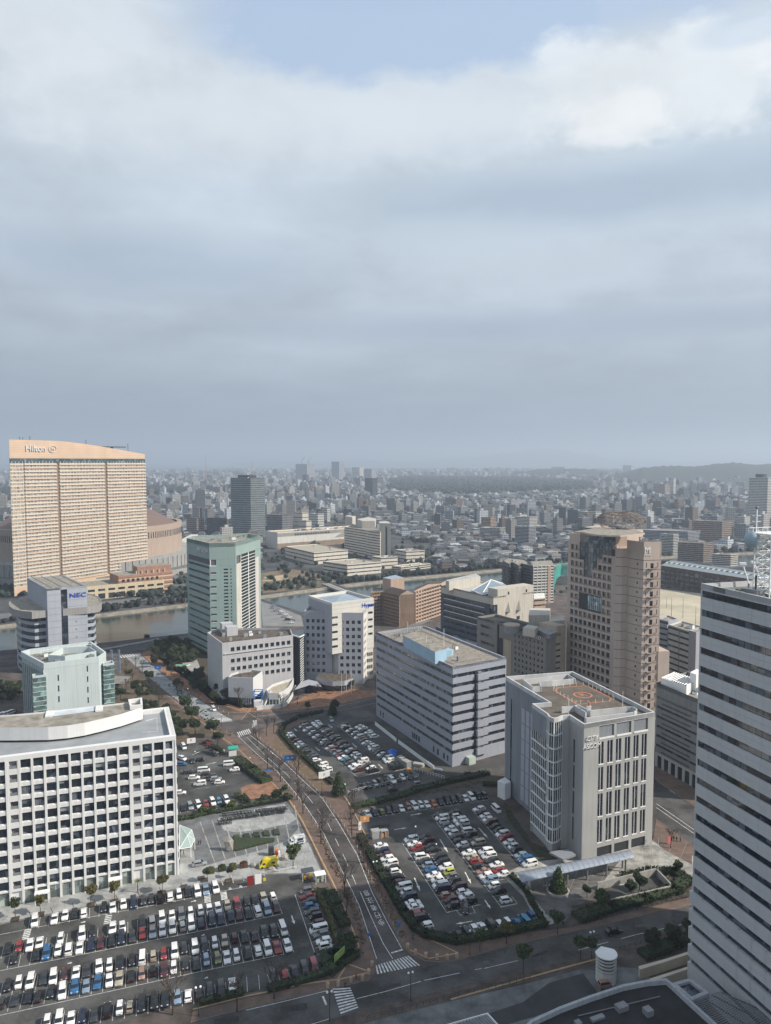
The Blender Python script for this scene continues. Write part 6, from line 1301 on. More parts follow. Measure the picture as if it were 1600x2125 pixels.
Wdk=wallmat('dark_teal_grey',(.085,.10,.11),var=.05)
farb('dark high-rise apartment tower with pale balcony lines beyond the teal tower',478,550,992,1114,wallmat('pale_teal_band',(.26,.30,.31)),nf=27,name='high_rise',cat='apartment tower')
h1_=[o for o in D.objects if o.type=='EMPTY' and o.name=='high_rise'][0]; g=farb('dark crown block',494,533,986,1110,Wdk,nf=30,name='high_rise_crown',cat='roof block',kit=0); merge(g,h1_)
farb('grey stepped block with dark bands left of the mall',553,607,1068,1102,wallmat('mid_grey',(.26,.26,.28)),nf=7); farb('white block with a tall blank wall above the mall',608,640,1063,1100,Wh,nf=4); farb('long white striped building above the mall',640,672,1066,1092,Ww,nf=5); farb('small white tower block above the mall',669,685,1054,1082,Ww,nf=7); farb('small beige box above the mall roof',619,646,1080,1102,Wh,nf=2)
farb('long white apartment row with dark balcony grid beyond the river',996,1056,1095,1118,Ww,nf=8); farb('grey stepped apartment tower beyond the river',1069,1112,1092,1134,W8,nf=14); farb('white stepped apartment block beyond the river',1068,1115,1072,1100,Ww,nf=9); farb('orange-brown apartment block in the middle distance',999,1028,1073,1098,Wpk,nf=8)
farb('long grey apartment block with pale end right of the dome tower',1440,1524,1081,1126,W12d,nf=11); farb('brown balconied apartment block with cream end',1410,1482,1126,1166,W12d,nf=10); farb('white apartment tower with a dark side',1372,1408,1108,1152,Ww,nf=13); farb('long pale terraced apartment block',1335,1472,1101,1126,W8,nf=8)
farb('small cream apartment block above the school roof',1480,1532,1150,1174,Wh,nf=6); farb('tall pale round-fronted apartment tower at the right edge',1555,1606,991,1092,Ww,nf=30,name='high_rise',cat='apartment tower'); h2_=D.objects['high_rise.001']; g=farb('dark cap',1566,1588,984,1088,Wdk,nf=10,name='high_rise_crown',cat='roof block',kit=0); merge(g,h2_)
farb('white long building with parking near the dome tower',1204,1252,1062,1088,Ww,nf=7)
farb('dark narrow office tower in the distant centre',757,783,992,1035,Wdk,nf=20,kit=0); farb('broad hazy office slab under cranes on the skyline',613,653,963,1000,W8,nf=14,kit=0); farb('tall hazy tower with a sloping crown on the skyline',688,714,958,1000,W8,nf=18,kit=0); farb('dark tower left of the skyline centre',628,641,985,1010,Wdk,nf=14,kit=0); farb('pale twin block on the skyline right of the sloping tower',730,756,970,1000,Ww,nf=12,kit=0); farb('grey slab behind the dark narrow tower',755,781,973,1005,W8,nf=12,kit=0)
farb('grey and brown department block with a dark front',1357,1390,1004,1034,W12d,nf=8,kit=0); farb('white slim tower near the brown department block',1387,1402,992,1030,Ww,nf=14,kit=0); farb('dark block on the skyline left of the hill',1293,1318,966,990,W8,nf=10,kit=0); farb('broad pale block on the skyline, centre right',1145,1185,969,988,W8,nf=8,kit=0)
farb('dark box building with white roof sign',1383,1410,1068,1082,Wdk,nf=3,kit=0)
f=Fc(G(1386,1083),G(1408,1083)); SG=thing('roof_sign','dark roof sign with white capital letters in the distant city','sign',(*G(1397,1083),0)); piece(f,-2,f.L+2,zt(f.a.y,1078),zt(f.a.y,1068),0,1,'board',Wdk,SG); text('AOKI',f,f.L*.5,zt(f.a.y,1073.2),10.5,'sign_letters',M_white,SG,d=1.05,ext=.3)
farb('dark grey balconied block between teal tower and mall',428,470,1075,1112,Wdk,nf=9); farb('brown brick apartment block left of the dark high-rise',386,424,1075,1108,W12d,nf=8); farb('white stepped building in the left middle distance',404,440,1020,1040,Ww,nf=4)
# footbridge and road bridge over the river
BR=thing('truss_bridge','low road bridge with railings crossing the river to the hospital','bridge',(*G(740,1230),0)); a_=V2(G(668,1213)); b_=V2(G(790,1262)); f=Fc(a_,b_); t=MB(); t.fbox(f,0,f.L,-.6,.9,-9,0,M_conc); t.build('deck',BR)
for k in range(26): piece(f,f.L*k/26,f.L*k/26+.5,.9,2.6,-.2,.1,'railing_post',M_conc,BR); 
piece(f,0,f.L,2.4,2.7,-.2,.1,'railing',M_conc,BR); piece(f,0,f.L,.9,2.4,-8.9,-8.7,'railing',M_conc,BR)
for k in range(5): t=MB(); p=f.pt(f.L*(k+.5)/5,0,-4.5); t.box(p[0],p[1],-2.6,2,8,4,f.ang,M_conc); t.build('pier',BR)
VD=thing('viaduct','curved elevated roadway right of the salmon hotel','viaduct',(*G(370,1150),0)); pts=[(300,1140),(330,1141),(360,1135),(385,1124),(410,1110)]
for a_,b_ in zip(pts,pts[1:]):
    f=Fc(G(*a_,14),G(*b_,14)); t=MB(); t.fbox(f,0,f.L+2,12.5,14.6,-10,0,Wh); t.build('deck',VD)
    for k in range(3): piece(f,f.L*(k+.3)/3,f.L*(k+.3)/3+1.6,0,12.5,-6,-4,'pier',Wh,VD)
# ================= far city =================
def citymat():
    m=D.materials.new('city_walls'); m.use_nodes=True; nt=m.node_tree; N=nt.nodes; L=nt.links; b=N['Principled BSDF']; b.inputs['Roughness'].default_value=.75
    at=N.new('ShaderNodeAttribute'); at.attribute_name='Col'; uv=N.new('ShaderNodeUVMap'); uv.uv_map='UVMap'; sp=N.new('ShaderNodeSeparateXYZ'); L.new(uv.outputs[0],sp.inputs[0])
    def m_(op,a,bb=None,cl=False):
        n=N.new('ShaderNodeMath'); n.operation=op; n.use_clamp=cl
        for i,v in enumerate((a,bb)):
            if v is None: continue
            if isinstance(v,(int,float)): n.inputs[i].default_value=v
            else: L.new(v,n.inputs[i])
        return n.outputs[0]
    fv=m_('FRACT',m_('DIVIDE',sp.outputs[1],3.1)); fu=m_('FRACT',m_('DIVIDE',sp.outputs[0],at.outputs['Alpha'] if False else 3.4))
    wv=m_('MULTIPLY',m_('GREATER_THAN',fv,.34),m_('LESS_THAN',fv,.82)); wu=m_('GREATER_THAN',fu,.24); win=m_('MULTIPLY',wv,wu); win=m_('MULTIPLY',win,m_('GREATER_THAN',sp.outputs[1],.0))
    wn=N.new('ShaderNodeTexWhiteNoise'); wn.noise_dimensions='2D'; cb=N.new('ShaderNodeCombineXYZ'); L.new(m_('FLOOR',m_('DIVIDE',sp.outputs[1],3.1)),cb.inputs[1]); L.new(m_('FLOOR',m_('DIVIDE',sp.outputs[0],3.4)),cb.inputs[0]); L.new(cb.outputs[0],wn.inputs[0])
    dark=m_('ADD',m_('MULTIPLY',wn.outputs['Value'],.18),.22)
    mx=N.new('ShaderNodeMix'); mx.data_type='RGBA'; L.new(win,mx.inputs[0]); L.new(at.outputs['Color'],mx.inputs[6]); sc=N.new('ShaderNodeVectorMath'); sc.operation='SCALE'; L.new(at.outputs['Color'],sc.inputs[0]); L.new(dark,sc.inputs[3]); L.new(sc.outputs[0],mx.inputs[7]); L.new(mx.outputs[2],b.inputs['Base Color']); return m
M_city=citymat(); 
HSP=[G(530,1237),G(660,1223),G(720,1214),G(905,1197),G(900,1135),G(720,1078),G(540,1075)]
def inpoly(P,x,y):
    c=False
    for i in range(len(P)):
        a,b=P[i-1],P[i]
        if (a[1]>y)!=(b[1]>y) and x<(b[0]-a[0])*(y-a[1])/(b[1]-a[1])+a[0]: c=not c
    return c
def far_y(x):
    for i in range(len(FB)-1):
        if FB[i][0]<=x<=FB[i+1][0]: t=(x-FB[i][0])/(FB[i+1][0]-FB[i][0]); return FB[i][1]*(1-t)+FB[i+1][1]*t
    return FB[0][1] if x<FB[0][0] else FB[-1][1]
OCC=[]
for o in list(D.objects):
    if o.type=='EMPTY' and o.parent is None and o.location.y>500: OCC.append((o.location.x,o.location.y,28 if o.location.y<1400 else 40))
WOODS=[[G(805,1020),G(930,1030),G(1080,1026),G(1235,1018),G(1225,1000),G(1060,993),G(850,990),G(800,998)],[G(300,1035),G(395,1032),G(388,1018),G(300,1014)],[G(0,1048),G(30,1048),G(30,1020),G(0,1020)],[G(1190,1096),G(1330,1092),G(1330,1076),G(1190,1080)]]
PAL=[(.34,.35,.36),(.56,.57,.58),(.27,.265,.26),(.21,.20,.195),(.20,.15,.13),(.31,.29,.265),(.14,.145,.155),(.66,.67,.68),(.25,.26,.28),(.16,.155,.155),(.50,.47,.43),(.10,.11,.125)]
PNAME=['pale grey','off-white','taupe','brown-grey','red-brown','beige','dark grey','white','mid grey','umber','cream','charcoal']
RPAL=[(.12,.12,.13),(.09,.09,.10),(.22,.21,.20),(.34,.33,.31),(.16,.13,.11),(.10,.12,.15),(.26,.27,.27),(.20,.10,.08),(.45,.45,.44)]
rng=random.Random(11); B=[]
y=640.
while y<9500:
    s=(11.5+y/150. if y<1500 else 13.5+y/190.); x=-.62*y
    while x<.62*y:
        xx=x+rng.uniform(-.25,.25)*s; yy=y+rng.uniform(-.3,.3)*s; x+=s*rng.uniform(.9,1.25)
        if yy<far_y(xx)+22: continue
        px,py=proj(xx,yy,0)
        if yy<1150 and px<560 and yy>600 and px>-50 and (xx+348)**2+(yy-862)**2<150**2: continue
        if px<430 and yy<830: continue
        if inpoly(HSP,xx,yy) or any(inpoly(w,xx,yy) for w in WOODS): continue
        if any((xx-o[0])**2+(yy-o[1])**2<o[2]**2 for o in OCC): continue
        if rng.random()<(.10 if yy<1500 else .16): continue
        # street gaps
        if int(abs(xx*.94+yy*.34)/95)!=int(abs((xx+9)*.94+yy*.34)/95) and rng.random()<.8: continue
        dens=max(0.,min(1.,(yy-1300)/900.)); core=math.exp(-((px-800)/520.)**2)
        cl=.5+.5*math.sin(xx*.011+1.3)*math.sin(yy*.0071+.4)
        p=.03+.36*dens*core+.14*dens+(.15*cl if yy>1250 else .02)
        if 1000<yy<1500 and px>1150: p+=.10
        if rng.random()<p: h=rng.choice([11,13,15,18,21,25,30,34])*(1 if rng.random()<.94 else 1.5)*(.75+.45*cl); 
        else: h=rng.uniform(5,9)
        if 1900<yy<3400 and 770<px<1260: h=min(h,9+6*rng.random())
        if yy>5000: h*=1.1
        w=s*rng.uniform(.5,.85) if h<12 else s*rng.uniform(.5,.95); d=s*rng.uniform(.5,.85)
        if rng.random()<.03 and yy<4000: w*=2.2;h=min(h,14)
        w=min(w,42);d=min(d,34)
        B.append((xx,yy,w,d,h,rng.choice([.32,.32+math.pi/2,.1,.55,-.2])+rng.uniform(-.06,.06),rng.randrange(12),rng.randrange(9),rng.random()))
    y+=s*.92
B.sort(key=lambda b:-(b[4]+4)*b[2]/ (b[1]**2))
def city_mesh(name,L_):
    V=[];Fq=[];col=[];uv=[];mi=[]
    def face(idx,c,uvs): Fq.append(idx); col.extend([(*c,1)]*len(idx)); uv.extend(uvs)
    for (x,y,w,d,h,a,ci,ri,rr) in L_:
        k=len(V); c,s=math.cos(a),math.sin(a); sh=.85+.3*rr; C_=tuple(v*sh*q for v,q in zip(PAL[ci],(.80,.84,.88))); R__=tuple(v*sh*q for v,q in zip(RPAL[ri],(.72,.78,.84)))  # walls and roofs dimmed and tinted blue to carry cloud shade
        cs=[(-w/2,-d/2),(w/2,-d/2),(w/2,d/2),(-w/2,d/2)]
        for z in (0,h): V.extend([(x+p*c-q*s,y+p*s+q*c,z) for p,q in cs])
        o=rr*50; dims=(w,d,w,d)
        for i in range(4):
            j=(i+1)%4; face((k+i,k+j,k+4+j,k+4+i),C_,[(o,.01),(o+dims[i],.01),(o+dims[i],h),(o,h)])
        if h<10 and rr<.75:
            rh=2.2 if rr<.5 else 1.6; V.append((x-(w*.25)*c,y-(w*.25)*s,h+rh)); V.append((x+(w*.25)*c,y+(w*.25)*s,h+rh)); e=k+8
            D0=(.045+.035*rr,.05+.035*rr,.057+.035*rr) if ri>3 else R__
            z4=[(0,-9)]*4; z3=[(0,-9)]*3
            face((k+4,k+5,e+1,e),D0,z4); face((k+6,k+7,e,e+1),D0,z4); face((k+7,k+4,e),D0,z3); face((k+5,k+6,e+1),D0,z3)
        else:
            face((k+4,k+5,k+6,k+7),R__,[(0,-9)]*4)
            if h>=10:
                q=len(V); ww,dd=w*.3,d*.35; ox=(rr-.5)*w*.5
                for z in (h,h+2.5+2*rr): V.extend([(x+(p*ww+ox)*c-q_*dd*s,y+(p*ww+ox)*s+q_*dd*c,z) for p,q_ in ((-.5,-.5),(.5,-.5),(.5,.5),(-.5,.5))])
                for i in range(4): j=(i+1)%4; face((q+i,q+j,q+4+j,q+4+i),C_,[(0,-9)]*4)
                face((q+4,q+5,q+6,q+7),R__,[(0,-9)]*4)
    me=D.meshes.new(name); me.from_pydata(V,[],Fq); u=me.uv_layers.new(name='UVMap'); u.data.foreach_set('uv',np.array(uv,dtype=np.float32).ravel())
    ca=me.color_attributes.new('Col','FLOAT_COLOR','CORNER'); ca.data.foreach_set('color',np.array(col,dtype=np.float32).ravel()); me.materials.append(M_city); return me
NI=260
groups={}
for k,b in enumerate(B[:NI]):
    x,y,w,d,h,a,ci,ri,rr=b; px,py=proj(x,y,0)
    zone='behind the dome stadium' if px<380 else 'right of the teal tower' if px<715 else 'beyond the hospital' if px<1000 else 'left of the brown tower' if px<1190 else 'right of the brown tower'
    far='just across the river' if y<900 else 'in the near suburb' if y<1250 else 'in the middle distance'
    lab='%s %d-storey %s %s %s'%(PNAME[ci],max(1,round(h/3.1)),'block' if h>10 else 'house',far,zone)
    me=city_mesh('far_building',[b]); me.transform(Matrix.Translation((-x,-y,0))); o=D.objects.new('apartment_block' if h>10 else 'house',me); C.objects.link(o); o.location=(x,y,0)
    groups.setdefault(lab,[]).append(o)
for lab,os_ in groups.items():
    for o in os_: props(o,lab,'building',('city buildings: '+lab) if len(os_)>1 else 'buildings of the city beyond the river')
me=city_mesh('distant_city',B[NI:]); o=D.objects.new('distant_city',me); C.objects.link(o); props(o,'dense mass of small houses and blocks stretching to the hazy horizon','city',kind='stuff')
# foliage: far woods and garden trees as lumpy clumps, one mesh each
ICO=bmesh.new(); bmesh.ops.create_icosphere(ICO,subdivisions=1,radius=1); iv=np.array([v.co[:] for v in ICO.verts]); iff=np.array([[v.index for v in f.verts] for f in ICO.faces]); ICO.free()
def clumps(name,pts,m,**k):
    n=len(pts); V=np.zeros((n,len(iv),3)); 
    for i,(x,y,z,r,rz) in enumerate(pts):
        jit=RNG.uniform(.72,1.28,(len(iv),1)); V[i]=iv*jit*np.array([r,r,rz])+np.array([x,y,z])
    Fq=(iff[None]+ (np.arange(n)*len(iv))[:,None,None]).reshape(-1,3); me=D.meshes.new(name); me.from_pydata(V.reshape(-1,3).tolist(),[],Fq.tolist()); me.materials.append(m); o=D.objects.new(name,me); C.objects.link(o); return props(o,**k)
pts=[]
for w in WOODS:
    x0=min(p[0] for p in w);x1=max(p[0] for p in w);y0=min(p[1] for p in w);y1=max(p[1] for p in w); n=int(min(5000,(x1-x0)*(y1-y0)/150))
    for _ in range(n):
        x=rng.uniform(x0,x1);y=rng.uniform(y0,y1)
        if inpoly(w,x,y): r=rng.uniform(5,10); pts.append((x,y,rng.uniform(6,15),r,r*.9))
clumps('distant_wood',pts,M_wood,label='dark wooded park spreading across the distant city',category='woodland',kind='stuff')
pts=[]
for _ in range(5200):
    y=rng.uniform(660,1)**1 if False else 660+3500*rng.random()**1.8; x=rng.uniform(-.6,.6)*y
    if y<far_y(x)+6 or ((x+348)**2+(y-862)**2<130**2): continue
    r=rng.uniform(1.4,3.4)*(1+y/3000); pts.append((x,y,r*.8,r,r*.9))
clumps('garden_trees',pts,M_wood,label='dark garden and street trees scattered among the houses beyond the river',category='trees',kind='stuff')
pts=[]
for k in range(900):
    t=rng.random(); i=rng.randrange(1,len(FB)-2); x=FB[i][0]*(1-t)+FB[i+1][0]*t; y=FB[i][1]*(1-t)+FB[i+1][1]*t+rng.uniform(5,17)
    px,_p=proj(x,y,0)
    if px<400 and rng.random()<.65: continue
    if 540<px<700: 
        if rng.random()<.85: continue
        y+=rng.uniform(0,60)
    r=rng.uniform(1.4,3.4); pts.append((x,y,r*.9,r,r))
clumps('riverside_trees',pts,M_wood,label='belt of bushes and small trees along the far river bank',category='trees',kind='stuff')
# hills
def hill(name,prof,y,dep,m,lumps=0):
    """terrain ridge from a skyline profile of (px, skyline row) at distance y"""
    V=[];n=len(prof); rowsn=9
    for j in range(rowsn):
        t=j/(rowsn-1); yy=y-dep*(1-t)*.8+dep*.2*t
        for (px,py) in prof:
            z=max(0,zt(y,py))*math.sin(math.pi*min(1,t*1.0)*.5)**1.4*(1+.03*math.sin(px*.35+j*2.1)); V.append(((px-CX)/F_PX*y*(yy/y)*1.0,yy,z if j else -3))
    V+=[((px-CX)/F_PX*y,y+dep,-3) for px,_ in prof]; rowsn+=1
    fs=[(j*n+i,j*n+i+1,(j+1)*n+i+1,(j+1)*n+i) for j in range(rowsn-1) for i in range(n-1)]
    me=D.meshes.new(name); me.from_pydata(V,[],fs); me.materials.append(m); me.polygons.foreach_set('use_smooth',[True]*len(fs)); o=D.objects.new(name,me); C.objects.link(o); o['kind']='structure'
def prof(pts,step=9,amp=.8,seed=1):
    r=random.Random(seed); out=[]
    x=pts[0][0]; 
    while x<=pts[-1][0]:
        for (a,b) in zip(pts,pts[1:]):
            if a[0]<=x<=b[0]: t=(x-a[0])/(b[0]-a[0]); t=t*t*(3-2*t); out.append((x,a[1]+(b[1]-a[1])*t+r.uniform(-amp,amp))); break
        x+=step
    return out
hill('hill',prof([(1288,1001),(1310,984),(1335,971),(1380,967),(1440,968),(1500,962),(1520,959.5),(1560,964),(1620,963),(1800,955),(2000,972)],8,.7,3),4300,1000,M_wood)
hill('hill',prof([(1030,991),(1080,979),(1120,974),(1200,973),(1260,977),(1290,991)],8,.5,4),5600,500,M_wood)
hill('hill',prof([(-300,975),(0,962),(60,966),(300,963),(450,966),(520,958),(580,955),(640,958),(760,955),(850,957),(980,948),(1060,938),(1110,930),(1160,931),(1210,941),(1280,953),(1400,956),(1600,954),(1900,950)],10,.6,5),20000,2500,M_wood)
for k,(px,yt,yb,lab) in enumerate(((428,944,1000,'slim red and white lattice antenna on the left skyline'),(524,957,1000,'thin antenna mast behind the dark high-rise'))):
    g=G(px,yb); zz=zt(g[1],yt); t=MB(); t.tube((*g,0),(*g,zz),3.,.6,5,mat('mast_red',(.40,.18,.15),.8,var=0)); t.build('antenna_mast',None,label=lab,category='antenna mast')
g=G(633,1000); CRN=thing('tower_crane','pair of faint tower cranes above the broad slab on the skyline','crane',(*g,0)); 
for dx in (-18,22): t=MB(); z0=zt(g[1],964); z1=zt(g[1],952); t.tube((g[0]+dx,g[1],z0-20),(g[0]+dx,g[1],z1-8),1.6,n=4,m=M_grey); t.tube((g[0]+dx,g[1],z1-10),(g[0]+dx+18,g[1],z1+10),1.2,n=4,m=M_grey); t.build('crane_jib',CRN)
# haze
HAZE=1.65e-4
hb=MB(); hb.box(0,10000,250,60000,34000,510,0,None); hz=hb.build('haze',None,kind='stuff',label='pale blue-grey winter haze over the city',category='haze')
mh=D.materials.new('haze'); mh.use_nodes=True; mh.node_tree.nodes.clear(); vo=mh.node_tree.nodes.new('ShaderNodeVolumePrincipled'); ou=mh.node_tree.nodes.new('ShaderNodeOutputMaterial'); mh.node_tree.links.new(vo.outputs[0],ou.inputs['Volume'])
vo.inputs['Color'].default_value=(.72,.84,1.0,1); vo.inputs['Density'].default_value=HAZE; vo.inputs['Anisotropy'].default_value=0.2; hz.data.materials.clear(); hz.data.materials.append(mh)
# ================= vehicles =================
def paint(name,col,rough=.32,metal=.15): 
    m=mat('car_paint_'+name,col,rough,metal,var=0,spec=.5,coat=.6); return m
PAINT={'W':paint('white',(.74,.74,.73),.35,0),'K':paint('black',(.012,.012,.014)),'S':paint('silver',(.42,.43,.45),.3,.6),'G':paint('grey',(.17,.175,.18),.3,.4),'D':paint('dark_grey',(.045,.047,.052),.3,.3),
 'N':paint('navy',(.012,.018,.05)),'B':paint('blue',(.03,.12,.27)),'L':paint('light_blue',(.27,.36,.46),.3,.4),'R':paint('red',(.27,.03,.03)),'M':paint('maroon',(.075,.018,.022)),'T':paint('beige',(.42,.37,.29),.35,.2),
 'P':paint('pinkish_bronze',(.38,.22,.17),.35,.3),'O':paint('olive',(.17,.19,.06),.35,.2),'Y':paint('lime_yellow',(.48,.50,.06)),'o':paint('orange',(.48,.15,.04)),'C':paint('cyan_blue',(.07,.24,.36)),'y':paint('bright_yellow',(.75,.60,.02))}
PN={'W':'white','K':'black','S':'silver','G':'grey','D':'dark grey','N':'navy','B':'blue','L':'light blue','R':'red','M':'maroon','T':'beige','P':'bronze-pink','O':'olive green','Y':'lime yellow','o':'orange','C':'cyan blue','y':'bright yellow'}
M_cglass=mat('car_glass',(.012,.016,.02),.05,var=0,spec=.8); M_tyre=mat('tyre_rubber',(.015,.015,.016),.85,var=0); M_rim=mat('wheel_rim',(.35,.35,.36),.35,.7,var=0); M_lamp=mat('headlight_lens',(.6,.62,.65),.15,var=0); M_tail=mat('tail_light_red',(.35,.01,.01),.3,var=0)
# length, width, height, bonnet, windscreen run, rear run, belt height, tail overhang
CT={'hatch':(4.0,1.70,1.50,.95,.75,.35,.92,.10),'kei':(3.4,1.48,1.72,.55,.45,.18,1.0,.03),'sedan':(4.6,1.76,1.45,1.15,.85,.70,.93,.55),'wagon':(4.5,1.76,1.52,1.05,.8,.45,.93,.08),'suv':(4.5,1.84,1.68,1.05,.7,.45,1.05,.08),'minivan':(4.75,1.78,1.85,.75,.8,.22,1.08,.03),'van':(4.85,1.72,2.0,.35,.6,.15,1.15,.02)}
CTN={'hatch':'hatchback','kei':'boxy small car','sedan':'saloon car','wagon':'estate car','suv':'tall SUV','minivan':'people carrier','van':'van'}
CARM={}
def car_meshes(kind):
    if kind in CARM: return CARM[kind]
    L,Wd_,Hh_,bo,ws,rr,bh,to=CT[kind]; x0=L/2; w=Wd_/2; b=MB()
    # stations from nose (+x) to tail: (x, z_bottom, z_belt, z_top, half width, half width top)
    st=[(x0,.35,.55,.62,w*.80,w*.74),(x0-.10,.24,.68,.72,w*.92,w*.84),(x0-.35,.22,bh-.20,bh-.15,w*.985,w*.86),(x0-bo,.22,bh-.03,bh+.03,w,w*.84),
        (x0-bo-ws,.22,bh,Hh_-.03,w,w*.74),(x0-bo-ws-.35,.22,bh,Hh_,w,w*.75),(-x0+to+rr+.15,.22,bh,Hh_-.02,w,w*.75),(-x0+to+rr-.03,.22,bh,Hh_-.09,w,w*.73),
        (-x0+to+.03,.24,bh+.0,bh+.05,w*.985,w*.86)]
    if to>.3: st+=[(-x0+.12,.26,bh-.06,bh,w*.95,w*.84)]
    st+=[(-x0,.36,bh-.25,bh-.2,w*.90,w*.78)]
    vs=[]
    for (x,zb,zm,zt_,h,ht) in st: vs+=[(x,-h*.93,zb),(x,-h,zb+.22),(x,-h*.99,zm),(x,-ht,zt_),(x,ht,zt_),(x,h*.99,zm),(x,h,zb+.22),(x,h*.93,zb)]
    fs=[]
    for i in range(len(st)-1):
        for j in range(8): k=(j+1)%8; fs.append((i*8+j,i*8+k,(i+1)*8+k,(i+1)*8+j))
    fs+=[tuple(range(7,-1,-1)),tuple(range((len(st)-1)*8,len(st)*8))]; b.add(vs,fs,None); body=b.mesh('body')
    bm=bmesh.new(); bm.from_mesh(body); bmesh.ops.recalc_face_normals(bm,faces=bm.faces)
    for f in bm.faces: f.smooth=True
    for e in bm.edges:
        if len(e.link_faces)==2 and e.calc_face_angle()>rad(38): e.smooth=False
    bm.to_mesh(body); bm.free(); 
    parts=[]
    def quad(name,pts,m,off=.012):
        P=[Vector(p) for p in pts]; n=(P[1]-P[0]).cross(P[2]-P[0]).normalized(); c=sum(P,Vector())/4
        if n.dot(c-Vector((0,0,bh*.6)))<0: n=-n; P=P[::-1]
        q=MB(); Q=[p+n*off for p in P]; Q2=[p-n*.02 for p in P]; k=len(P); q.add(Q+Q2,[tuple(range(k))]+[(i,k+i,k+(i+1)%k,(i+1)%k) for i in range(k)],m); return q
    def lp(a,b,t): return tuple(a[i]+(b[i]-a[i])*t for i in range(3))
    A=vs; c0=3*8; c1=4*8
    parts.append(('windscreen',quad('w',[lp(A[c0+3],A[c1+3],.12),lp(A[c0+4],A[c1+4],.12),lp(A[c1+4],A[c0+4],.06),lp(A[c1+3],A[c0+3],.06)],M_cglass)))
    r0=8*8; r1=7*8
    parts.append(('rear_window',quad('r',[lp(A[r0+3],A[r1+3],.25),lp(A[r0+4],A[r1+4],.25),lp(A[r1+4],A[r0+4],.08),lp(A[r1+3],A[r0+3],.08)],M_cglass)))
    for s in (0,1):
        jb,jt=(2,3) if s==0 else (5,4); f=lambda st_,t: lp(A[st_*8+jb],A[st_*8+jt],t)
        xa=f(4,.16);xb=f(4,.86);xc=f(6,.86);xd=f(7,.16)
        xa=(xa[0]+ws*.55,xa[1],xa[2]); parts.append(('side_window',quad('s',[xa,xb,xc,xd],M_cglass,.01)))
    for sx in (x0-.78,-x0+.72):
        for sy in (-1,1):
            q=MB(); r=.32 if kind not in('suv','van','minivan') else .35; q.tube((sx,sy*(w-.20),r),(sx,sy*(w+.012),r),r,n=12,m=M_tyre); q.tube((sx,sy*(w+.010),r),(sx,sy*(w+.022),r),r*.62,n=10,m=M_rim); parts.append(('wheel',q))
    for sy in (-1,1):
        q=MB(); q.box(x0-.17,sy*w*.68,bh-.30,.22,.32,.14,0,M_lamp); parts.append(('headlight',q))
        q=MB(); q.box(-x0+.05,sy*w*.80,bh-.18,.12,.22,.24,0,M_tail); parts.append(('tail_light',q))
    q=MB(); q.box(x0-.03,0,.52,.06,w*1.1,.14,0,M_dark); parts.append(('grille',q)); 
    CARM[kind]=(body,[(n,q.mesh(n)) for n,q in parts]); return CARM[kind]
CARS=[]  # (x,y,rz,kind,colour,label,group)
crng=random.Random(5)
def pick(c): return crng.choice(['hatch','kei','minivan','sedan','wagon','suv','kei','hatch','minivan'])
ORD=['first','second','third','fourth','fifth','sixth','seventh','eighth','ninth','tenth','eleventh','twelfth','thirteenth','fourteenth','fifteenth','sixteenth','seventeenth','eighteenth','nineteenth','twentieth','twenty-first','twenty-second','twenty-third','twenty-fourth','twenty-fifth','twenty-sixth','twenty-seventh','twenty-eighth']
BAYS={}
def row(lot,where,p0,p1,cols,ang=None,types=None,bay=5.0,zc=.7,flip=0,lines=True,dirw='from left',skew=0.):
    a=V2(G(*p0,zc)); b=V2(G(*p1,zc)); n=len(cols); u=(b-a).normalized(); base=math.atan2(u.y,u.x); nrm=Vector((-u.y,u.x))
    rz0=(base+math.pi/2 if ang is None else ang)+skew; k=0
    tot=sum(1 for c in cols if c!='.'); pit=(b-a).length/max(1,n-1)
    for i,c in enumerate(cols):
        p=a.lerp(b,i/max(1,n-1))
        if lines:
            for e in ((-.5,.5) if i==n-1 else (-.5,)):
                q=p+u*pit*e; d=Vector((math.cos(rz0),math.sin(rz0)))*bay/2; w=u*.05
                BAYS.setdefault(lot,MB()).add([(*(q-d-w),.060),(*(q-d+w),.060),(*(q+d+w),.060),(*(q+d-w),.060)],[(0,1,2,3)],M_line)
        if c=='.': continue
        t=types[i] if types and i<len(types) and types[i]!=' ' else None
        kd={'h':'hatch','k':'kei','s':'sedan','w':'wagon','u':'suv','m':'minivan','v':'van'}.get(t) or pick(c)
        face=flip+(1 if crng.random()<.18 else 0)
        jx,jy=crng.uniform(-.18,.18),crng.uniform(-.38,.38); pp=p+Vector((jx,jy))
        lab='%s %s, %s %s, %s, %s'%(PN[c],CTN[kd],ORD[k],dirw,where,lot); k+=1
        CARS.append((pp.x,pp.y,rz0+math.pi*(face+1)+crng.uniform(-.05,.05),kd,c,lab,'cars parked in '+lot))
z1=lambda x,y:(x/4.,1780+y/4.)
z2=lambda x,y:(350+x/4.,1780+y/4.)
r2=lambda x,y:(350+x/3.556,1380+y/3.556)
r3=lambda x,y:(750+x/3.556,1380+y/3.556)
z7=lambda x,y:(700+x/4.,1780+y/4.)
L1='lower left car park'; L2='small left car park'; L3='shaded upper car park'; L4='helipad office car park'
row(L1,'top row',z1(283,528),z1(1784,245),'W.WWKW.KWWNDDKWWKWLW',types='m shhw kshmkkvwkwmmm')
row(L1,'second row',z1(65,755),z1(2260,325),'KRWW.W.WK.WW.KSWWGWWWWTRKKTW',types='  ws')
row(L1,'third row',z1(115,845),z1(2290,410),'K.KBWWWNMKNDRSWWSWNNNNMKWLM')
row(L1,'fourth row',z1(60,1065),z1(2347,590),'KWWDWMWDWWKKWTRWKWKWTMKKKKW',types='kkmwmksswkukvkk           v')
row(L1,'fifth row',z1(25,1200),z1(2382,720),'DDKKKWBLBWTKPKMWKKLOWWKWWRW')
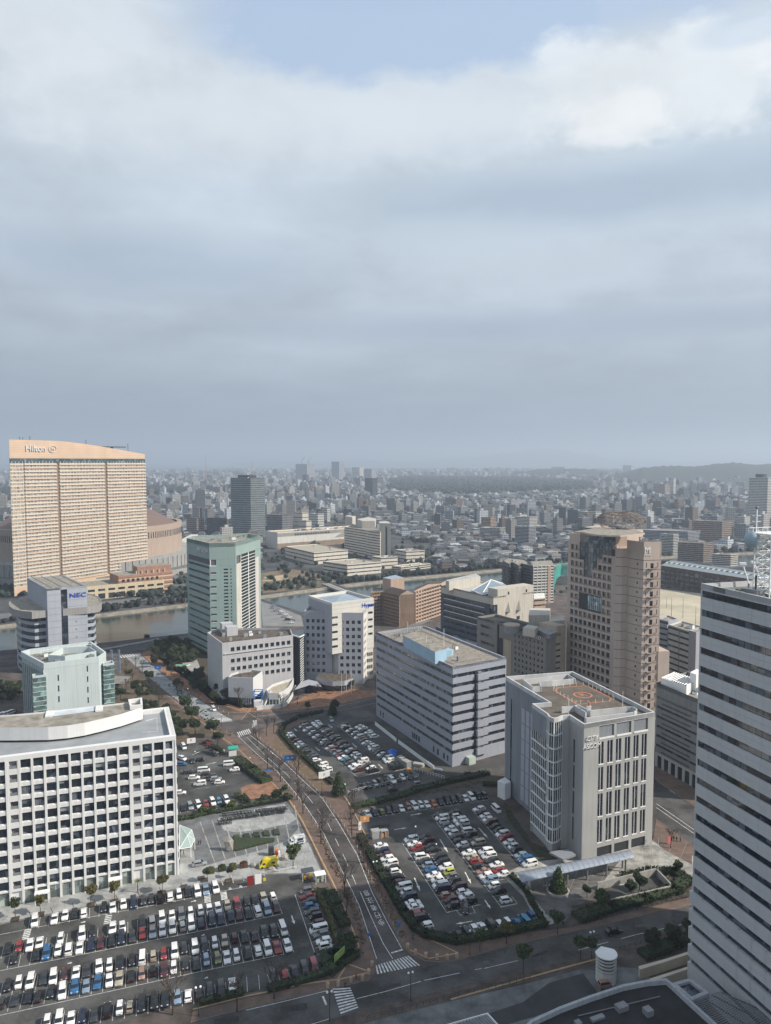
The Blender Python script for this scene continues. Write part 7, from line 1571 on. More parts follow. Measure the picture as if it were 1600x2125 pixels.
row(L1,'bottom row',z1(385,1375),z1(1923,1065),'WWWNDKWTKKKLWKKKW')
row(L1,'short row at bottom right',z2(877,985),z2(1205,905),'KRKKR'); 
row(L1,'the empty bays of the bottom row',z2(600,1035),z2(800,1005),'...')
row(L1,'right-hand column by hedge',z2(1140,275),z2(1305,740),'GRKBDKMWGWW',ang=None,types='kshhukkvwhk',dirw='from top')
row(L4,'top row',r3(45,1095),r3(905,960),'WKODKWPWWWoKKKKWWKD',types='s hkuhkmkhhumumhm')
row(L4,'column beside hedge',r3(140,1335),(882.5,1918.8),'WNMWWKWKMWWNWWRKW',dirw='from top',types='shhwmhkuhvkmsshmw')
row(L4,'second column',r3(368,1290),r3(685,1775),'WWRKWDLBWWWNPMK',dirw='from top',types='mshkmhkhshmvhhk')
row(L4,'third column',r3(470,1275),r3(805,1745),'KMKK.KKWYGKMWWK',dirw='from top')
row(L4,'fourth column',r3(575,1105),r3(1070,1740),'KWWGWWDDWDWTRKPWLWK.W',dirw='from top')
row(L4,'fifth column',r3(685,1090),r3(1050,1545),'KWWWGWKKT.WWDWRW',dirw='from top')
row(L4,'last column',r3(868,1062),r3(1240,1465),'WKWWMKKWRWWDLBW',dirw='from top')
row(L4,'roadside row',z7(1005,635),(1105,1904),'KKWWKWWBCB',types='hmhsmhkhmk')
CARS.append((*G(770+0,1887,.7),G and rad(100),'kei','K','black boxy small car parked alone below the third column','cars parked in '+L4)) if False else None
CARS.append((*G(750+770/3.556,1380+1805/3.556,.7),rad(110)+math.pi/2+math.pi/3,'kei','K','black boxy small car parked alone below the third column','cars parked in '+L4))
CARS.append((*G(750+995/3.556,1380+1060/3.556,.9),rad(-70),'van','W','white van beside the top of the last column in '+L4,'cars parked in '+L4))
# small car park
row(L2,'bottom row',r2(108,1052),r2(425,993),'KSWRWCW',types='hmmhmkm')
row(L2,'left block, near column',r2(150,785),r2(232,872),'DWW',types='wwm',dirw='from top',ang=rad(14)+math.pi)
row(L2,'left block, far column',r2(255,778),r2(378,862),'WDDSW',types='vhhwh',dirw='from top',ang=rad(14)+math.pi)
row(L2,'pair of bays near exit',r2(450,728),r2(487,768),'WW',types='vh',ang=rad(14)+math.pi)
row(L2,'top block under trees',r2(285,568),r2(372,635),'MRKDW',types='shhhu',ang=rad(14)+math.pi)
for (x,y,kd,c,lab,rz) in ((110,603,'van','W','white van parked beside the red and white notice board',-1.1),(103,687,'wagon','W','white estate car at the left edge of the small car park',-.7),(175,705,'minivan','D','dark grey people carrier facing down in the small car park',-1.2),(232,700,'kei','K','black boxy small car in the middle of the small car park',.2),(97,730,'hatch','B','blue hatchback half hidden by the white office',0.1),(88,940,'hatch','W','white hatchback just clear of the white office corner',.2)):
    CARS.append((*G(350+x/3.556,1380+y/3.556,.7),rz,kd,c,lab,'cars in '+L2))
# shaded upper car park (mostly past the three hundred nearest)
row(L3,'column beside hedge',r2(885,515),r2(1178,778),'WWDMWWDDDKDWKWWW',dirw='from top')
row(L3,'second column',r2(985,440),r2(1400,775),'DSMWDWDWDDWDMWRTLRWCDDWWM',dirw='from top')
row(L3,'third column',r2(1070,412),r2(1515,775),'KWWWDDSKDDDDKDGDWKWWKWTKWK',dirw='from top')
row(L3,'fourth column',r2(1290,442),r3(275,755),'DWDWDWKWMDWDWWDDWKWWDKK',dirw='from top')
row(L3,'last column',r2(1410,455),r3(100,528),'WWDWWW',dirw='from top')
row(L3,'fence row',r3(15,895),r3(385,815),'KDSKKWKWDG')
CARS.append((*G(687,1493,.8),-1.25,'minivan','S','silver people carrier parked alone at the top of the shaded car park','cars'))
for (px,py,kd,c,lab,rz) in ((1274,1933,'wagon','K','black estate car driving on the wide road below the helipad office',math.radians(18)),(443,1472,'van','W','small white van driving down the pale stone street',-1.1),(972,1607,'kei','D','dark small car on the shaded lane by the striped office',.2),(868,1628,'kei','S','silver minivan on the shaded lane between the car parks',.3),(815,1639,'hatch','D','dark hatchback on the shaded lane between the car parks, left one',.3),(414,1793,'wagon','S','silver estate car parked on the plaza by the white office',.35),(1256,2045,'kei','P','pink-brown small car parked at the foot of the white vent tower',.2)):
    CARS.append((*G(px,py,.5),rz,kd,c,lab,'cars on the move' if 'driving' in lab else 'single cars'))
for k in range(12):
    px=565+8*(k%6)+ (k//6)*4; py=1262+6*(k%6)-(k//6)*5
    CARS.append((*G(px,py,.5),.3,crng.choice(['hatch','kei','minivan']),crng.choice('WWSKWL'),'','far'))
CARS.sort(key=lambda c:c[1]*1.0+abs(c[0])*.05)
far=[c for c in CARS[300:] if c[5]=='' or 'shaded upper' in c[5]]; near=[c for c in CARS if c not in far]
seen={}
for (x,y,rz,kd,c,lab,grp) in near:
    body,parts=car_meshes(kd); root=thing('parked_car' if 'driving' not in lab else 'moving_car',lab or 'pale car in the riverside car park','van' if kd=='van' else 'car',(x,y,.05),rz,grp)
    if y>330: pass
    bo=D.objects.new('body',body); 
    if not body.materials: body.materials.append(None)
    C.objects.link(bo); bo.parent=root; bo.material_slots[0].link='OBJECT'; bo.material_slots[0].material=PAINT[c]
    for nme,me in parts:
        o=D.objects.new(nme,me); C.objects.link(o); o.parent=root
# the farther cars as one stuff object
if far:
    mb=MB()
    for (x,y,rz,kd,c,lab,grp) in far:
        body,parts=car_meshes(kd); cs,sn=math.cos(rz),math.sin(rz)
        for me,m in [(body,PAINT[c])]+[(p[1],p[1].materials[0]) for p in parts if p[0] in('windscreen','rear_window','side_window','wheel')]:
            mb.add([(x+v.co.x*cs-v.co.y*sn,y+v.co.x*sn+v.co.y*cs,v.co.z+.05) for v in me.vertices],[tuple(p.vertices) for p in me.polygons],m)
    o=mb.build('parked_cars',None,label='rows of cars packed in the shaded upper car park',category='cars',group='cars parked in '+L3,kind='stuff')
for lot,par in ((L1,lots[0]),(L2,lots[1]),(L3,lots[2]),(L4,lots[3])):
    if lot in BAYS: fixup(BAYS[lot]); BAYS[lot].build('bay_line',par,kind='stuff')
def lotline(par,px,w=.12):
    b=MB(); stroke(b,px,w,.063); fixup(b); b.build('lot_line',par)
lotline(lots[0],[z1(-300,1000),z1(0,940),z1(1600,622),z2(930,470)]); lotline(lots[0],[z1(-300,1385),z1(0,1310),z1(1600,960),z2(960,800)]); lotline(lots[0],[z1(0,640),z1(400,560),z1(1780,300)]); lotline(lots[0],[z2(1050,310),z2(1215,800)]); lotline(lots[0],[z2(380,290),z2(650,240)])
lotline(lots[3],[r3(30,1135),r3(940,995)]); lotline(lots[3],[r3(520,1115),r3(1030,1785),r3(1150,1760),r3(1110,1710)]); lotline(lots[3],[r3(815,1070),r3(1190,1490)]); lotline(lots[3],[r3(300,1310),r3(630,1830),r3(700,1810),r3(730,1848),r3(840,1830),r3(815,1780),r3(870,1770)]); lotline(lots[3],[r3(250,1460),r3(480,1849)])
lotline(lots[3],[(820,1790),(903,1929)]) if False else None
lotline(lots[2],[r2(960,455),r2(1395,830),r2(1560,790)]); lotline(lots[2],[r2(1245,450),r2(1600,725)]); lotline(lots[2],[(821,1600),(844,1594)])
for px in (z2(510,258),z2(600,242)):
    g=G(*px); t=text('&',None,0,0,1.7,'wheelchair_marking',M_line,lots[0],flat=(*g,.064),rz=.33,ext=.001)
for (s0,s1,n) in ((z1(905,468),z1(885,560),6),(z1(232,600),z1(205,690),6),(z2(320,310),z2(325,380),6),(z2(455,290),z2(465,355),6)):
    a=V2(G(*s0));b=V2(G(*s1))
    for k in range(n): p=a.lerp(b,k/n); q=MB(); q.box(p.x,p.y,.062,1.7,.45,.004,.33,M_line); q.build('walkway_stripe',lots[0])
# yellow food van and white truck on the plaza
def box_van(label,px,py,rz,col,L=5.2,Wd_=1.9,H_=2.6,box=False,trim=None):
    g=G(px,py); r=thing('delivery_van',label,'van',(*g,.13),rz); pm=PAINT[col]; b=MB(); x=L/2
    prof=[(x,.35),(x,.9),(x-.35,1.15),(x-.95,H_*.80),(x-1.35,H_*.93),(x-1.8,H_),(-x+.15,H_),(-x,H_*.9),(-x,.35)] if not box else [(x,.35),(x,1.0),(x-.3,1.25),(x-.65,1.95),(x-1.5,2.0),(x-1.5,.35)]
    n=len(prof); vs=[(p,-Wd_/2*(.90 if z>H_*.7 and not box else 1),z) for p,z in prof]+[(p,Wd_/2*(.90 if z>H_*.7 and not box else 1),z) for p,z in prof]
    b.add(vs,[tuple(range(n)),tuple(range(2*n-1,n-1,-1))]+[(i,n+i,n+(i+1)%n,(i+1)%n) for i in range(n)],pm)
    bm=bmesh.new(); me=b.mesh('body'); bm.from_mesh(me); bmesh.ops.recalc_face_normals(bm,faces=bm.faces); bm.to_mesh(me); bm.free(); o=D.objects.new('body',me); C.objects.link(o); o.parent=r
    def part(nm,fn): q=MB(); fn(q); o=D.objects.new(nm,q.mesh(nm)); C.objects.link(o); o.parent=r; return o
    if box:
        part('cargo_box',lambda q:q.box(-.8,0,1.55,L-1.7,Wd_*1.04,2.1,0,pm)); part('windscreen',lambda q:q.add([(x-.31,-.7,1.28),(x-.31,.7,1.28),(x-.62,.65,1.9),(x-.62,-.65,1.9)],[(0,1,2,3)],M_cglass)) 
        for s in (-1,1): part('side_window',lambda q:q.box(x-.95,s*Wd_/2,1.5,.7,.04,.5,0,M_cglass)); part('serving_hatch',lambda q:q.box(-.9,s*(Wd_/2+.04),1.8,1.9,.05,.8,0,M_dark)); part('side_print',lambda q:q.box(-.9,s*(Wd_/2+.04),1.0,2.4,.05,.5,0,PAINT['B']))
    else:
        part('windscreen',lambda q:q.add([(x-.37,-.8,1.2),(x-.37,.8,1.2),(x-.95,.75,H_*.79),(x-.95,-.75,H_*.79)],[(0,1,2,3)],M_cglass).add([(x-.345,-.8,1.2),(x-.345,.8,1.2),(x-.925,.75,H_*.79),(x-.925,-.75,H_*.79)],[(0,1,2,3)],M_cglass))
        for s in (-1,1):
            part('side_window',lambda q:q.box(x-1.35,s*(Wd_/2-.02),1.45,.8,.08,.55,0,M_cglass)); part('side_window',lambda q:q.box(-x+1.2,s*(Wd_/2-.02),1.45,1.0,.08,.5,0,M_cglass))
        part('sliding_door_opening',lambda q:q.box(-.2,-(Wd_/2-.0),1.2,1.0,.06,1.6,0,M_dark)); part('rear_door',lambda q:q.box(-x-.35,-Wd_/2+.1,1.4,.8,.08,1.9,.5,pm)); part('roof_vent',lambda q:q.box(.2,0,H_+.08,.6,.6,.16,0,pm))
    for sx in (x-.8,-x+1.0):
        for s in (-1,1): part('wheel',lambda q:q.tube((sx,s*(Wd_/2-.2),.34),(sx,s*(Wd_/2+.02),.34),.34,n=12,m=M_tyre))
    for s in (-1,1): part('headlight',lambda q:q.box(x-.02,s*Wd_*.36,.78,.08,.3,.2,0,M_lamp))
    return r
box_van('bright yellow high-roof van with open side door on the plaza',556,1799,rad(198),'y',5.3,1.95,2.7)
box_van('small white food truck with a box body on the plaza edge',616,1752,rad(200),'W',5.2,1.9,2.6,True)
# ================= plants =================
LEAF={}
def leafmesh(name,blobs,n,size,m,trunk=None,seed=0,flat=.6):
    """crown: many small leaf-sized faces spread through lumpy clumps, with gaps"""
    r=np.random.default_rng(seed); V=[];Fq=[]
    tot=sum(b[3]**2 for b in blobs)
    for (bx,by,bz,br,bq) in blobs:
        k=int(n*br*br/tot); d=r.normal(size=(k,3)); d/=np.linalg.norm(d,axis=1)[:,None]; rad_=br*(r.uniform(.25,1,k)**.45)
        c=d*rad_[:,None]*np.array([1,1,bq])+np.array([bx,by,bz])
        nrm=d+r.normal(size=(k,3))*flat; nrm/=np.linalg.norm(nrm,axis=1)[:,None]
        t=np.cross(nrm,r.normal(size=(k,3))); t/=np.linalg.norm(t,axis=1)[:,None]; bb=np.cross(nrm,t); s=size*r.uniform(.6,1.4,(k,1))
        base=len(V); P=np.stack([c-t*s-bb*s*.6,c+t*s-bb*s*.5,c+t*s*.6+bb*s,c-t*s*.7+bb*s*.8],1).reshape(-1,3)
        V+=P.tolist(); Fq+=(np.arange(k*4).reshape(-1,4)+base).tolist()
    me=D.meshes.new(name); me.from_pydata(V,[],Fq); me.materials.append(m); return me
def trunkmesh(h,r,limbs,seed,m=M_bark):
    rr=random.Random(seed); b=MB(); p=Vector((0,0,0)); segs=3
    for k in range(segs): q=Vector((rr.uniform(-.1,.1)*h*.15,rr.uniform(-.1,.1)*h*.15,h*(k+1)/segs)); b.tube(p,q,r*(1-.25*k),r*(1-.25*(k+1)),6,m); p=q
    for k in range(limbs): a=rr.uniform(0,6.28); z=h*rr.uniform(.6,1); l=h*rr.uniform(.35,.6); b.tube((0,0,z),(math.cos(a)*l*.7,math.sin(a)*l*.7,z+l*.8),r*.4,r*.12,4,m)
    return b.mesh('trunk')
def blobs(R,z,n,seed,q=.8,sp=.6):
    r=random.Random(seed); return [(0,0,z,R*.72,q)]+[(math.cos(a)*R*sp*r.uniform(.7,1.1),math.sin(a)*R*sp*r.uniform(.7,1.1),z+r.uniform(-.45,.55)*R*q,R*r.uniform(.32,.55),r.uniform(.7,.95)) for a in [6.28*k/n+r.uniform(-.3,.3) for k in range(n)]]
TREES={}
for k in range(3): TREES['round%d'%k]=(leafmesh('crown',blobs(2.4,4.2,8,k),2200,.17,M_leafs[0],seed=k),trunkmesh(3.6,.20,4,k))
for k in range(2): TREES['young%d'%k]=(leafmesh('crown',blobs(1.5,3.7,6,k+9,q=1.1),900,.15,M_leafs[1],seed=k+5),trunkmesh(3.2,.10,4,k))
for k in range(2): TREES['gold%d'%k]=(leafmesh('crown',blobs(1.5,3.4,6,k+29,q=.85),800,.15,M_leafs[2],seed=k+15),trunkmesh(2.7,.11,4,k))
for k in range(2): TREES['cone%d'%k]=(leafmesh('crown',[(random.Random(k*9+j).uniform(-.3,.3),0,1.3+j*1.0,2.5-j*.30,.8) for j in range(7)],2800,.19,M_leafs[0 if k else 1],seed=k+25),trunkmesh(5,.22,2,k))
for k in range(2): TREES['shrub%d'%k]=(leafmesh('crown',blobs(1.0,.8,5,k+40,q=.8),700,.11,M_leafs[k],seed=k+45),trunkmesh(.7,.08,3,k))
def bare(seed):
    rr=random.Random(seed); b=MB(); tw=MB()
    def grow(p,d,l,r,dep):
        q=p+d*l; (b if dep<2 else tw).tube(p,q,r,r*.68,5 if dep<2 else 3,M_bark if dep<2 else M_twig,cap=False)
        if dep>=5: return
        for k in range(3 if dep<4 else 2):
            a=rr.uniform(0,6.28); s=rr.uniform(.35,.7); e=Vector((math.cos(a)*s,math.sin(a)*s,0)); grow(q,(d+e).normalized() if dep else (d*1.1+e*.7).normalized(),l*rr.uniform(.62,.8),r*.66,dep+1)
    grow(Vector((0,0,0)),Vector((0,0,1)),2.3,.17,0); return tw.mesh('crown'),b.mesh('trunk')
for k in range(3): TREES['bare%d'%k]=bare(k)
def palm():
    b=MB(); 
    for k in range(16):
        a=6.28*k/16; p=Vector((0,0,3.0)); d=Vector((math.cos(a),math.sin(a),.9)).normalized()
        for j in range(5):
            q=p+d*.45; s=Vector((-math.sin(a),math.cos(a),0))*(.16-.025*j); b.add([p-s,p+s,q+s*.8,q-s*.8],[(0,1,2,3)],M_leafs[1]); p=q; d=(d+Vector((0,0,-.32))).normalized()
    t=MB(); t.tube((0,0,0),(0,0,3.1),.16,.12,7,M_bark); return b.mesh('crown'),t.mesh('trunk')
TREES['palm0']=palm()
trng=random.Random(3); TN={'round':('evergreen_tree','dark round evergreen tree'),'young':('street_tree','small green street tree'),'gold':('street_tree','small golden-leaved tree'),'cone':('conifer_tree','tall dense conifer'),'bare':('bare_tree','leafless street tree'),'palm':('palm_tree','small palm tree'),'shrub':('shrub','leafy green shrub')}
def tree(kind,px,py,s,where,z=.0,grp=None,adj=None):
    v=[k for k in TREES if k.startswith(kind)]; me=TREES[trng.choice(v)]; nm,ad=TN[kind]; g=G(px,py,z)
    r=thing(nm,(adj or ad)+' '+where,'shrub' if kind=='shrub' else 'tree',(*g,z),trng.uniform(0,6.28),grp); r.scale=(s*trng.uniform(.93,1.07),s*trng.uniform(.93,1.07),s)
    for n_,m_ in (('crown',me[0]),('trunk',me[1])): o=D.objects.new(n_,m_); C.objects.link(o); o.parent=r
    return r
# gold trees by the white office
for k,(x,y) in enumerate(((32,1905),(84,1897),(189,1876),(238,1869),(337,1851))): tree('gold' if k else 'young',x,y,1.15,'before the white office, %s of the line of five'%ORD[k],z=.13,grp='planted trees before the white office'); 
for k,(x,y) in enumerate(((32,1909),(84,1899),(189,1879),(238,1872),(337,1854),(382,1842),(424,1828),(475,1829),(418,1824))):
    b=MB(); g=G(x,y); b.box(*g,.25,1.9,1.9,.3,.33,M_soil); b.build('planter_bed',None,label='square soil planter on the plaza edge, %s from the left'%ORD[k],category='planter',group='square planters on the plaza')
tree('palm',286,1852,1.,'before the right end of the white office',z=.13)
tree('young',431,1830,.9,'on the plaza above the parked van',z=.13); tree('young',608,1802,1.5,'right of the yellow van on the plaza',z=.13,adj='broad olive-green tree'); tree('young',478,1822,.7,'in a plaza planter left of the food van',z=.13)
# bare street trees along the main street and pale street
bt=[(534,1548,1.1),(555,1598,1.25),(582,1622,1.2),(629,1688,1.4),(666,1750,1.25),(668,1722,1.),(617,1660,1.1),(715,1860,1.3),(719,1905,1.1),(762,1990,.0),(727,1700,1.4),(730,1735,1.3),(755,1790,1.2),(712,1648,.0),(575,1610,.0),(620,1600,1.2),(553,1528,1.25),(568,1522,1.1),(616,1612,1.1),(282,1390,1.1),(296,1395,1.),(325,1440,.9),(368,1442,1.2),(380,1452,1.2),(397,1468,1.1),(291,1404,.8),(585,1470,1.),(617,1462,1.),(495,1462,1.2),(840,1890,.0),(790,1870,.0),(492,2098,1.15),(569,2072,1.2),(359,2105,1.3),(772,1700,.0),(1392,1760,.9),(780,1430,1.1),(662,1445,.9)]
bcount={}
for k,(x,y,s) in enumerate(sorted([b for b in bt if b[2]>0],key=lambda b:b[1])):
    where='along the main street'
    if y<1480 and x<520: where='along the pale stone street'
    elif y>2060: where='on the pavement below the lower left car park'
    n_=bcount.get(where,0); bcount[where]=n_+1
    tree('bare',x,y,s*1.08,where+', '+ORD[n_]+' from the top',z=.12,grp='leafless trees '+where)
# evergreens
ev=[('round',398,1500,1.35,'beside the white office roof corner, lower one'),('round',405,1550-25,1.3,'on the orange paving left of the crossing'),('round',443,1530,1.35,'above the small car park, left one'),('round',452,1545,1.0,'above the small car park, right one'),('round',385,1480,1.5,'beside the white office roof corner, upper one'),('round',280,1440,1.2,'right of the pale green building'),('round',309,1416,1.1,'left of the pale stone street'),('round',290,1455,1.2,'in the bed behind the white office, near one'),
 ('cone',703,1650,1.15,'at the entrance of the shaded car park'),('cone',690,1483,.9,'at the top of the shaded car park'),('round',697,1475,.9,'above the silver minivan'),('round',1160,1888,.0,''),('round',305,1330,.8,'on the near river bank beside a lamp'),('round',355,1400,1.1,'beside the green-roofed pavilion'),('cone',1158,1850,.95,'in the round stone planter below the walkway canopy'),
 ('young',1086,2020,1.48,'standing alone on the near side of the wide road'),('young',1204,1992,1.26,'left of the white vent tower'),('young',1228,1990,1.11,'close behind the vent tower'),('young',1248,1905,1.63,'in front of the sunken ramp garden'),('round',1327,1848,.8,'beside the sunken ramp wall'),('round',1310,1862,.8,'in the ramp hedge bed'),('round',1355,1975,.95,'right of the vent tower behind the fence'),('round',1395,1955,.8,'in the planting beside the grey tower'),('young',1428,1950,1.11,'against the left edge of the grey tower'),
 ('young',996,1975,1.18,'by the hedge corner below the helipad car park'),('gold',1051,1958,1.33,'by the hedge on the far side of the wide road'),('young',1102,1943,0.81,'small one beside the hedge end'),('young',1157,1938,1.26,'at the left of the drive entrance'),('round',1408,1815,.7,'at the right end of the clipped hedge'),('round',1218,1863,.6,'clipped, at the left end of the sunken ramp'),('gold',1240,1880,0.74,'thin olive bush beside the ramp'),
 ('round',452,1440,1.0,'at the left foot of the pale grey block'),('round',470,1455,1.2,'below the pale grey block, middle one'),('cone',500,1468,.55,'right beside the white wedge block'),('round',445,1460,1.1,'below the pale grey block, left one'),('gold',1400,1790,0.00,''),('young',715,1432,1.18,'before the two-winged building, left one'),('young',700,1440,0.89,'before the two-winged building, small one'),('young',731,1432,1.11,'before the two-winged building, right one'),('round',638,1474,.7,'on the corner mound near the ramp wall'),('round',520,1668,.0,'')]
for e in ev:
    if e[3]>0: tree(e[0],e[1],e[2],e[3],e[4],z=.1)
for k in range(30):
    x=trng.uniform(318,405);y=trng.uniform(1338,1385) if x<392 else trng.uniform(1360,1385)
    tree('round',x,y,trng.uniform(1.,1.5),'in the dense grove beside the teal tower',z=.05,grp='grove of evergreens beside the teal tower')
for k in range(16): tree('round',trng.uniform(365,430),trng.uniform(1398,1440),trng.uniform(.7,1.1),'in the planting right of the pale stone street',z=.05,grp='evergreens right of the pale stone street')
for k in range(14): x=385+k*5.5; tree('round',x,1560-30+k*3.,.62,'in the row bordering the small car park',z=.05,grp='small evergreens bordering the small car park') if x>440 else None
for (x,y) in ((493,1655),(505,1660),(512,1668),(548,1660),(575,1655),(597,1660),(590,1640),(462,1675),(440,1685),(480,1678),(420,1688)): tree('shrub',x,y,trng.uniform(1.3,2.2),'above the bicycle racks',z=.05,grp='shrubs above the bicycle racks')
for k in range(20): tree('round',205+k*9.5+trng.uniform(-3,3),1266-k*1.6+trng.uniform(-2,1),trng.uniform(.45,.75),'on the far river bank below the salmon hotel',z=0,grp='trees on the bank below the salmon hotel')
for k in range(22): tree('round',1150+k*14,1235-k*2.+trng.uniform(-3,3) if k<4 else 1216+trng.uniform(-2,2)+(k-10)*1.2,trng.uniform(.6,1.),'along the far edge of the sports ground',z=0,grp='trees by the sports ground')
# hedges
def hedge(label,px,w,h,seed=1,z=.0,cat='hedge',m=None):
    P=[V2(G(*p)) for p in px]; r=np.random.default_rng(seed); c=sum(P,Vector((0,0)))/len(P); H=thing('hedge',label,cat,(c.x,c.y,z)); V=[];Fq=[]; b=MB()
    for a,d in zip(P,P[1:]):
        L=(d-a).length; u=(d-a)/L; n=Vector((-u.y,u.x)); k=int(L*(w+2*h)*9)
        f=Fc(a,d); b.fbox(f,-w*.3,L+w*.3,z,z+h*.86,-w*.43,w*.43,m or M_hedge)
        t=r.uniform(-w*.4,L+w*.4,k); side=r.integers(0,3,k); o=np.where(side==0,r.uniform(-w/2,w/2,k),np.where(side==1,-w/2,w/2)); zz=np.where(side==0,h,r.uniform(.1,h,k))+r.normal(0,.05,k); o=o+r.normal(0,.05,k)
        cx=a.x+u.x*t+n.x*o; cy=a.y+u.y*t+n.y*o; cc=np.stack([cx,cy,z+zz],1); q=r.normal(size=(k,3))*.16; q2=r.normal(size=(k,3))*.16; base=len(V)
        V+=np.stack([cc-q,cc+q2,cc+q,cc-q2],1).reshape(-1,3).tolist(); Fq+=(np.arange(k*4).reshape(-1,4)+base).tolist()
    b.build('hedge_core',H); q=MB(); q.add(V,Fq,m or M_hedge); q.build('leaves',H)
    return H
hedge('long dark hedge between the main street pavement and the helipad car park',[(748,1740),(790,1815),(838,1898),(862,1930),(885,1945),(945,1957)],2.2,1.5,1,.1)
hedge('dark hedge along the wide road below the helipad car park',[(950,1957),(1050,1938),(1130,1920)],2.2,1.5,2,.1)
hedge('hedge at the right side of the helipad car park by the walkway',[(1125,1915),(1090,1850),(1062,1822)],1.3,1.3,3,.1)
hedge('dark curved hedge round the left of the shaded car park',[(668,1479),(622,1489),(590,1506),(582,1522),(610,1555),(655,1595),(690,1628)],1.6,1.3,4,.1)
hedge('hedge between the shaded lane and the helipad car park, left part',[(738,1676),(800,1662),(850,1648)],2.6,1.3,5,.1); hedge('hedge between the shaded lane and the helipad car park, right part',[(860,1643),(930,1625),(1010,1607)],2.6,1.3,6,.1); hedge('hedge beside the grey metal shed',[(1005,1630),(1045,1632),(1060,1650)],1.8,1.2,6,.1)
hedge('pale trimmed hedge along the right of the lower left car park',[(657,1852),(678,1892),(702,1962)],1.2,1.2,7,.1,m=mat('pale_hedge_foliage',(.11,.11,.05),.9,col2=(.05,.055,.025),scale=1.5)); hedge('dark block hedge inside the street corner bed, upper one',[(686,1858),(697,1876)],3.,1.3,8,.1); hedge('dark block hedge inside the street corner bed, lower one',[(700,1892),(714,1920)],3.,1.3,9,.1); hedge('long hedge strip beside the pale trimmed hedge',[(668,1852),(688,1895)],2.2,1.0,9,.1)
for (x,y,s,l) in ((714,1962,1.5,'left'),(727,1962,1.5,'right')): tree('shrub',x,y,s*1.3,'clipped into a dome at the street corner, %s one'%l,z=.1)
hedge('dark triangular hedge bed behind the street corner sign',[(680,1992),(700,1990),(725,1978)],5.5,1.2,10,.1); hedge('dark hedge at the corner beside the footpath',[(684,2012),(700,2004),(730,1985)],3.5,1.2,11,.1)
hedge('hedge below the small car park',[(372,1702),(400,1698),(430,1690),(500,1678),(590,1660)],1.8,1.1,12,.1); hedge('tall dark hedge right of the small car park',[(492,1580),(520,1600),(550,1622)],4.5,1.6,13,.1)
hedge('low hedge in front of the cars below the car park, left part',[(420,2082),(450,2075),(500,2063)],1.8,1.0,14,.1); hedge('low hedge in front of the cars below the car park, right part',[(560,2055),(598,2045)],2.,1.1,15,.1); hedge('low hedge by the lower left car park exit',[(615,2042),(675,2020)],2.2,1.1,16,.1)
hedge('wide clipped hedge wrapping the sunken ramp, front part',[(1205,1907),(1270,1885),(1340,1868),(1400,1850),(1425,1830)],4.,1.4,17,.1); hedge('wide clipped hedge wrapping the sunken ramp, back part',[(1300,1823),(1350,1812),(1400,1812),(1425,1830)],3.,1.3,18,.1)
hedge('dark hedge behind the fence near the vent tower',[(1340,1985),(1400,1962),(1436,1948)],3.5,1.3,19,.1)
for k,(px,l) in enumerate((([(392,1770-3)],''),)): pass
GH=[([(487,1753),(500,1748),(530,1746),(568,1745)],3.6,'long wedge-shaped clipped hedge bed on the plaza')]
P=GG([(486,1742),(570,1743),(568,1748),(488,1768),(486,1766)]); r_=bld('long wedge-shaped clipped green bed on the plaza',P,'hedge','hedge'); MB().prism(ccw(P),.12,.75,M_hedge).build('hedge_core',r_)
for k in range(5):
    x0=485+k*20.5; y0=1741-k*2.2; P=GG([(x0+2,y0+3),(x0+14,y0+2),(x0+11,y0-5-k),(x0-1,y0-4-k)]); r_=bld('small square clipped green bed on the plaza, %s from the left'%ORD[k],P,'hedge','hedge'); MB().prism(ccw(P),.12,.7,M_hedge).build('hedge_core',r_)
M_red_h=mat('reddish_shrub',(.13,.065,.04),.9,col2=(.05,.03,.02),scale=1.5); M_gol=MATS['olive_foliage']
for (x,y,m_,l) in ((437,1811,M_gol,'golden'),(461,1806,M_hedge,'dark green'),(483,1803,M_gol,'green and gold'),(506,1799,M_red_h,'reddish brown')):
    g=G(x,y); r_=thing('clipped_shrub','square clipped %s shrub on the plaza near the yellow van'%l,'shrub',(*g,.12)); me=leafmesh('foliage',[(0,0,.75,1.25,.75)],900,.12,m_,seed=x); o=D.objects.new('foliage',me); C.objects.link(o); o.parent=r_; b=MB(); b.box(*g,.7,2.1,2.1,1.1,.33,m_); b.build('hedge_core',r_)
# rocks
for (x,y,sx,sy,sz,l) in ((475,1765,1.7,3.2,3.2,'large upright pale rock slab at the left end of the clipped bed'),(526,1799,1.3,1.,.9,'grey-pink boulder left of the yellow van'),(566,1808,1.6,1.1,1.0,'brown boulder in front of the yellow van'),(590,1784,1.5,1.3,1.2,'rounded grey boulder right of the yellow van')):
    g=G(x,y); V=iv*RNG.uniform(.75,1.2,(len(iv),1))*np.array([sx,sy if sx<1.65 else 1.2,sz])+np.array([*g,sz*.55]); b=MB(); b.add(V.tolist(),iff.tolist(),mat('boulder',(.33,.31,.28),.9,var=.2,scale=2.)); b.build('boulder',None,label=l,category='boulder')
# round planter
g=G(1158,1852); b=MB(); cc=[(g[0]+3.2*math.cos(t),g[1]+3.2*math.sin(t)) for t in [6.2832*k/28 for k in range(28)]]; b.ring(cc,inset(cc,.45),.12,.75,M_conc); b.sheet(inset(cc,.4),.5,M_soil); b.build('round_planter',None,label='round stone planter ring below the walkway canopy',category='planter')
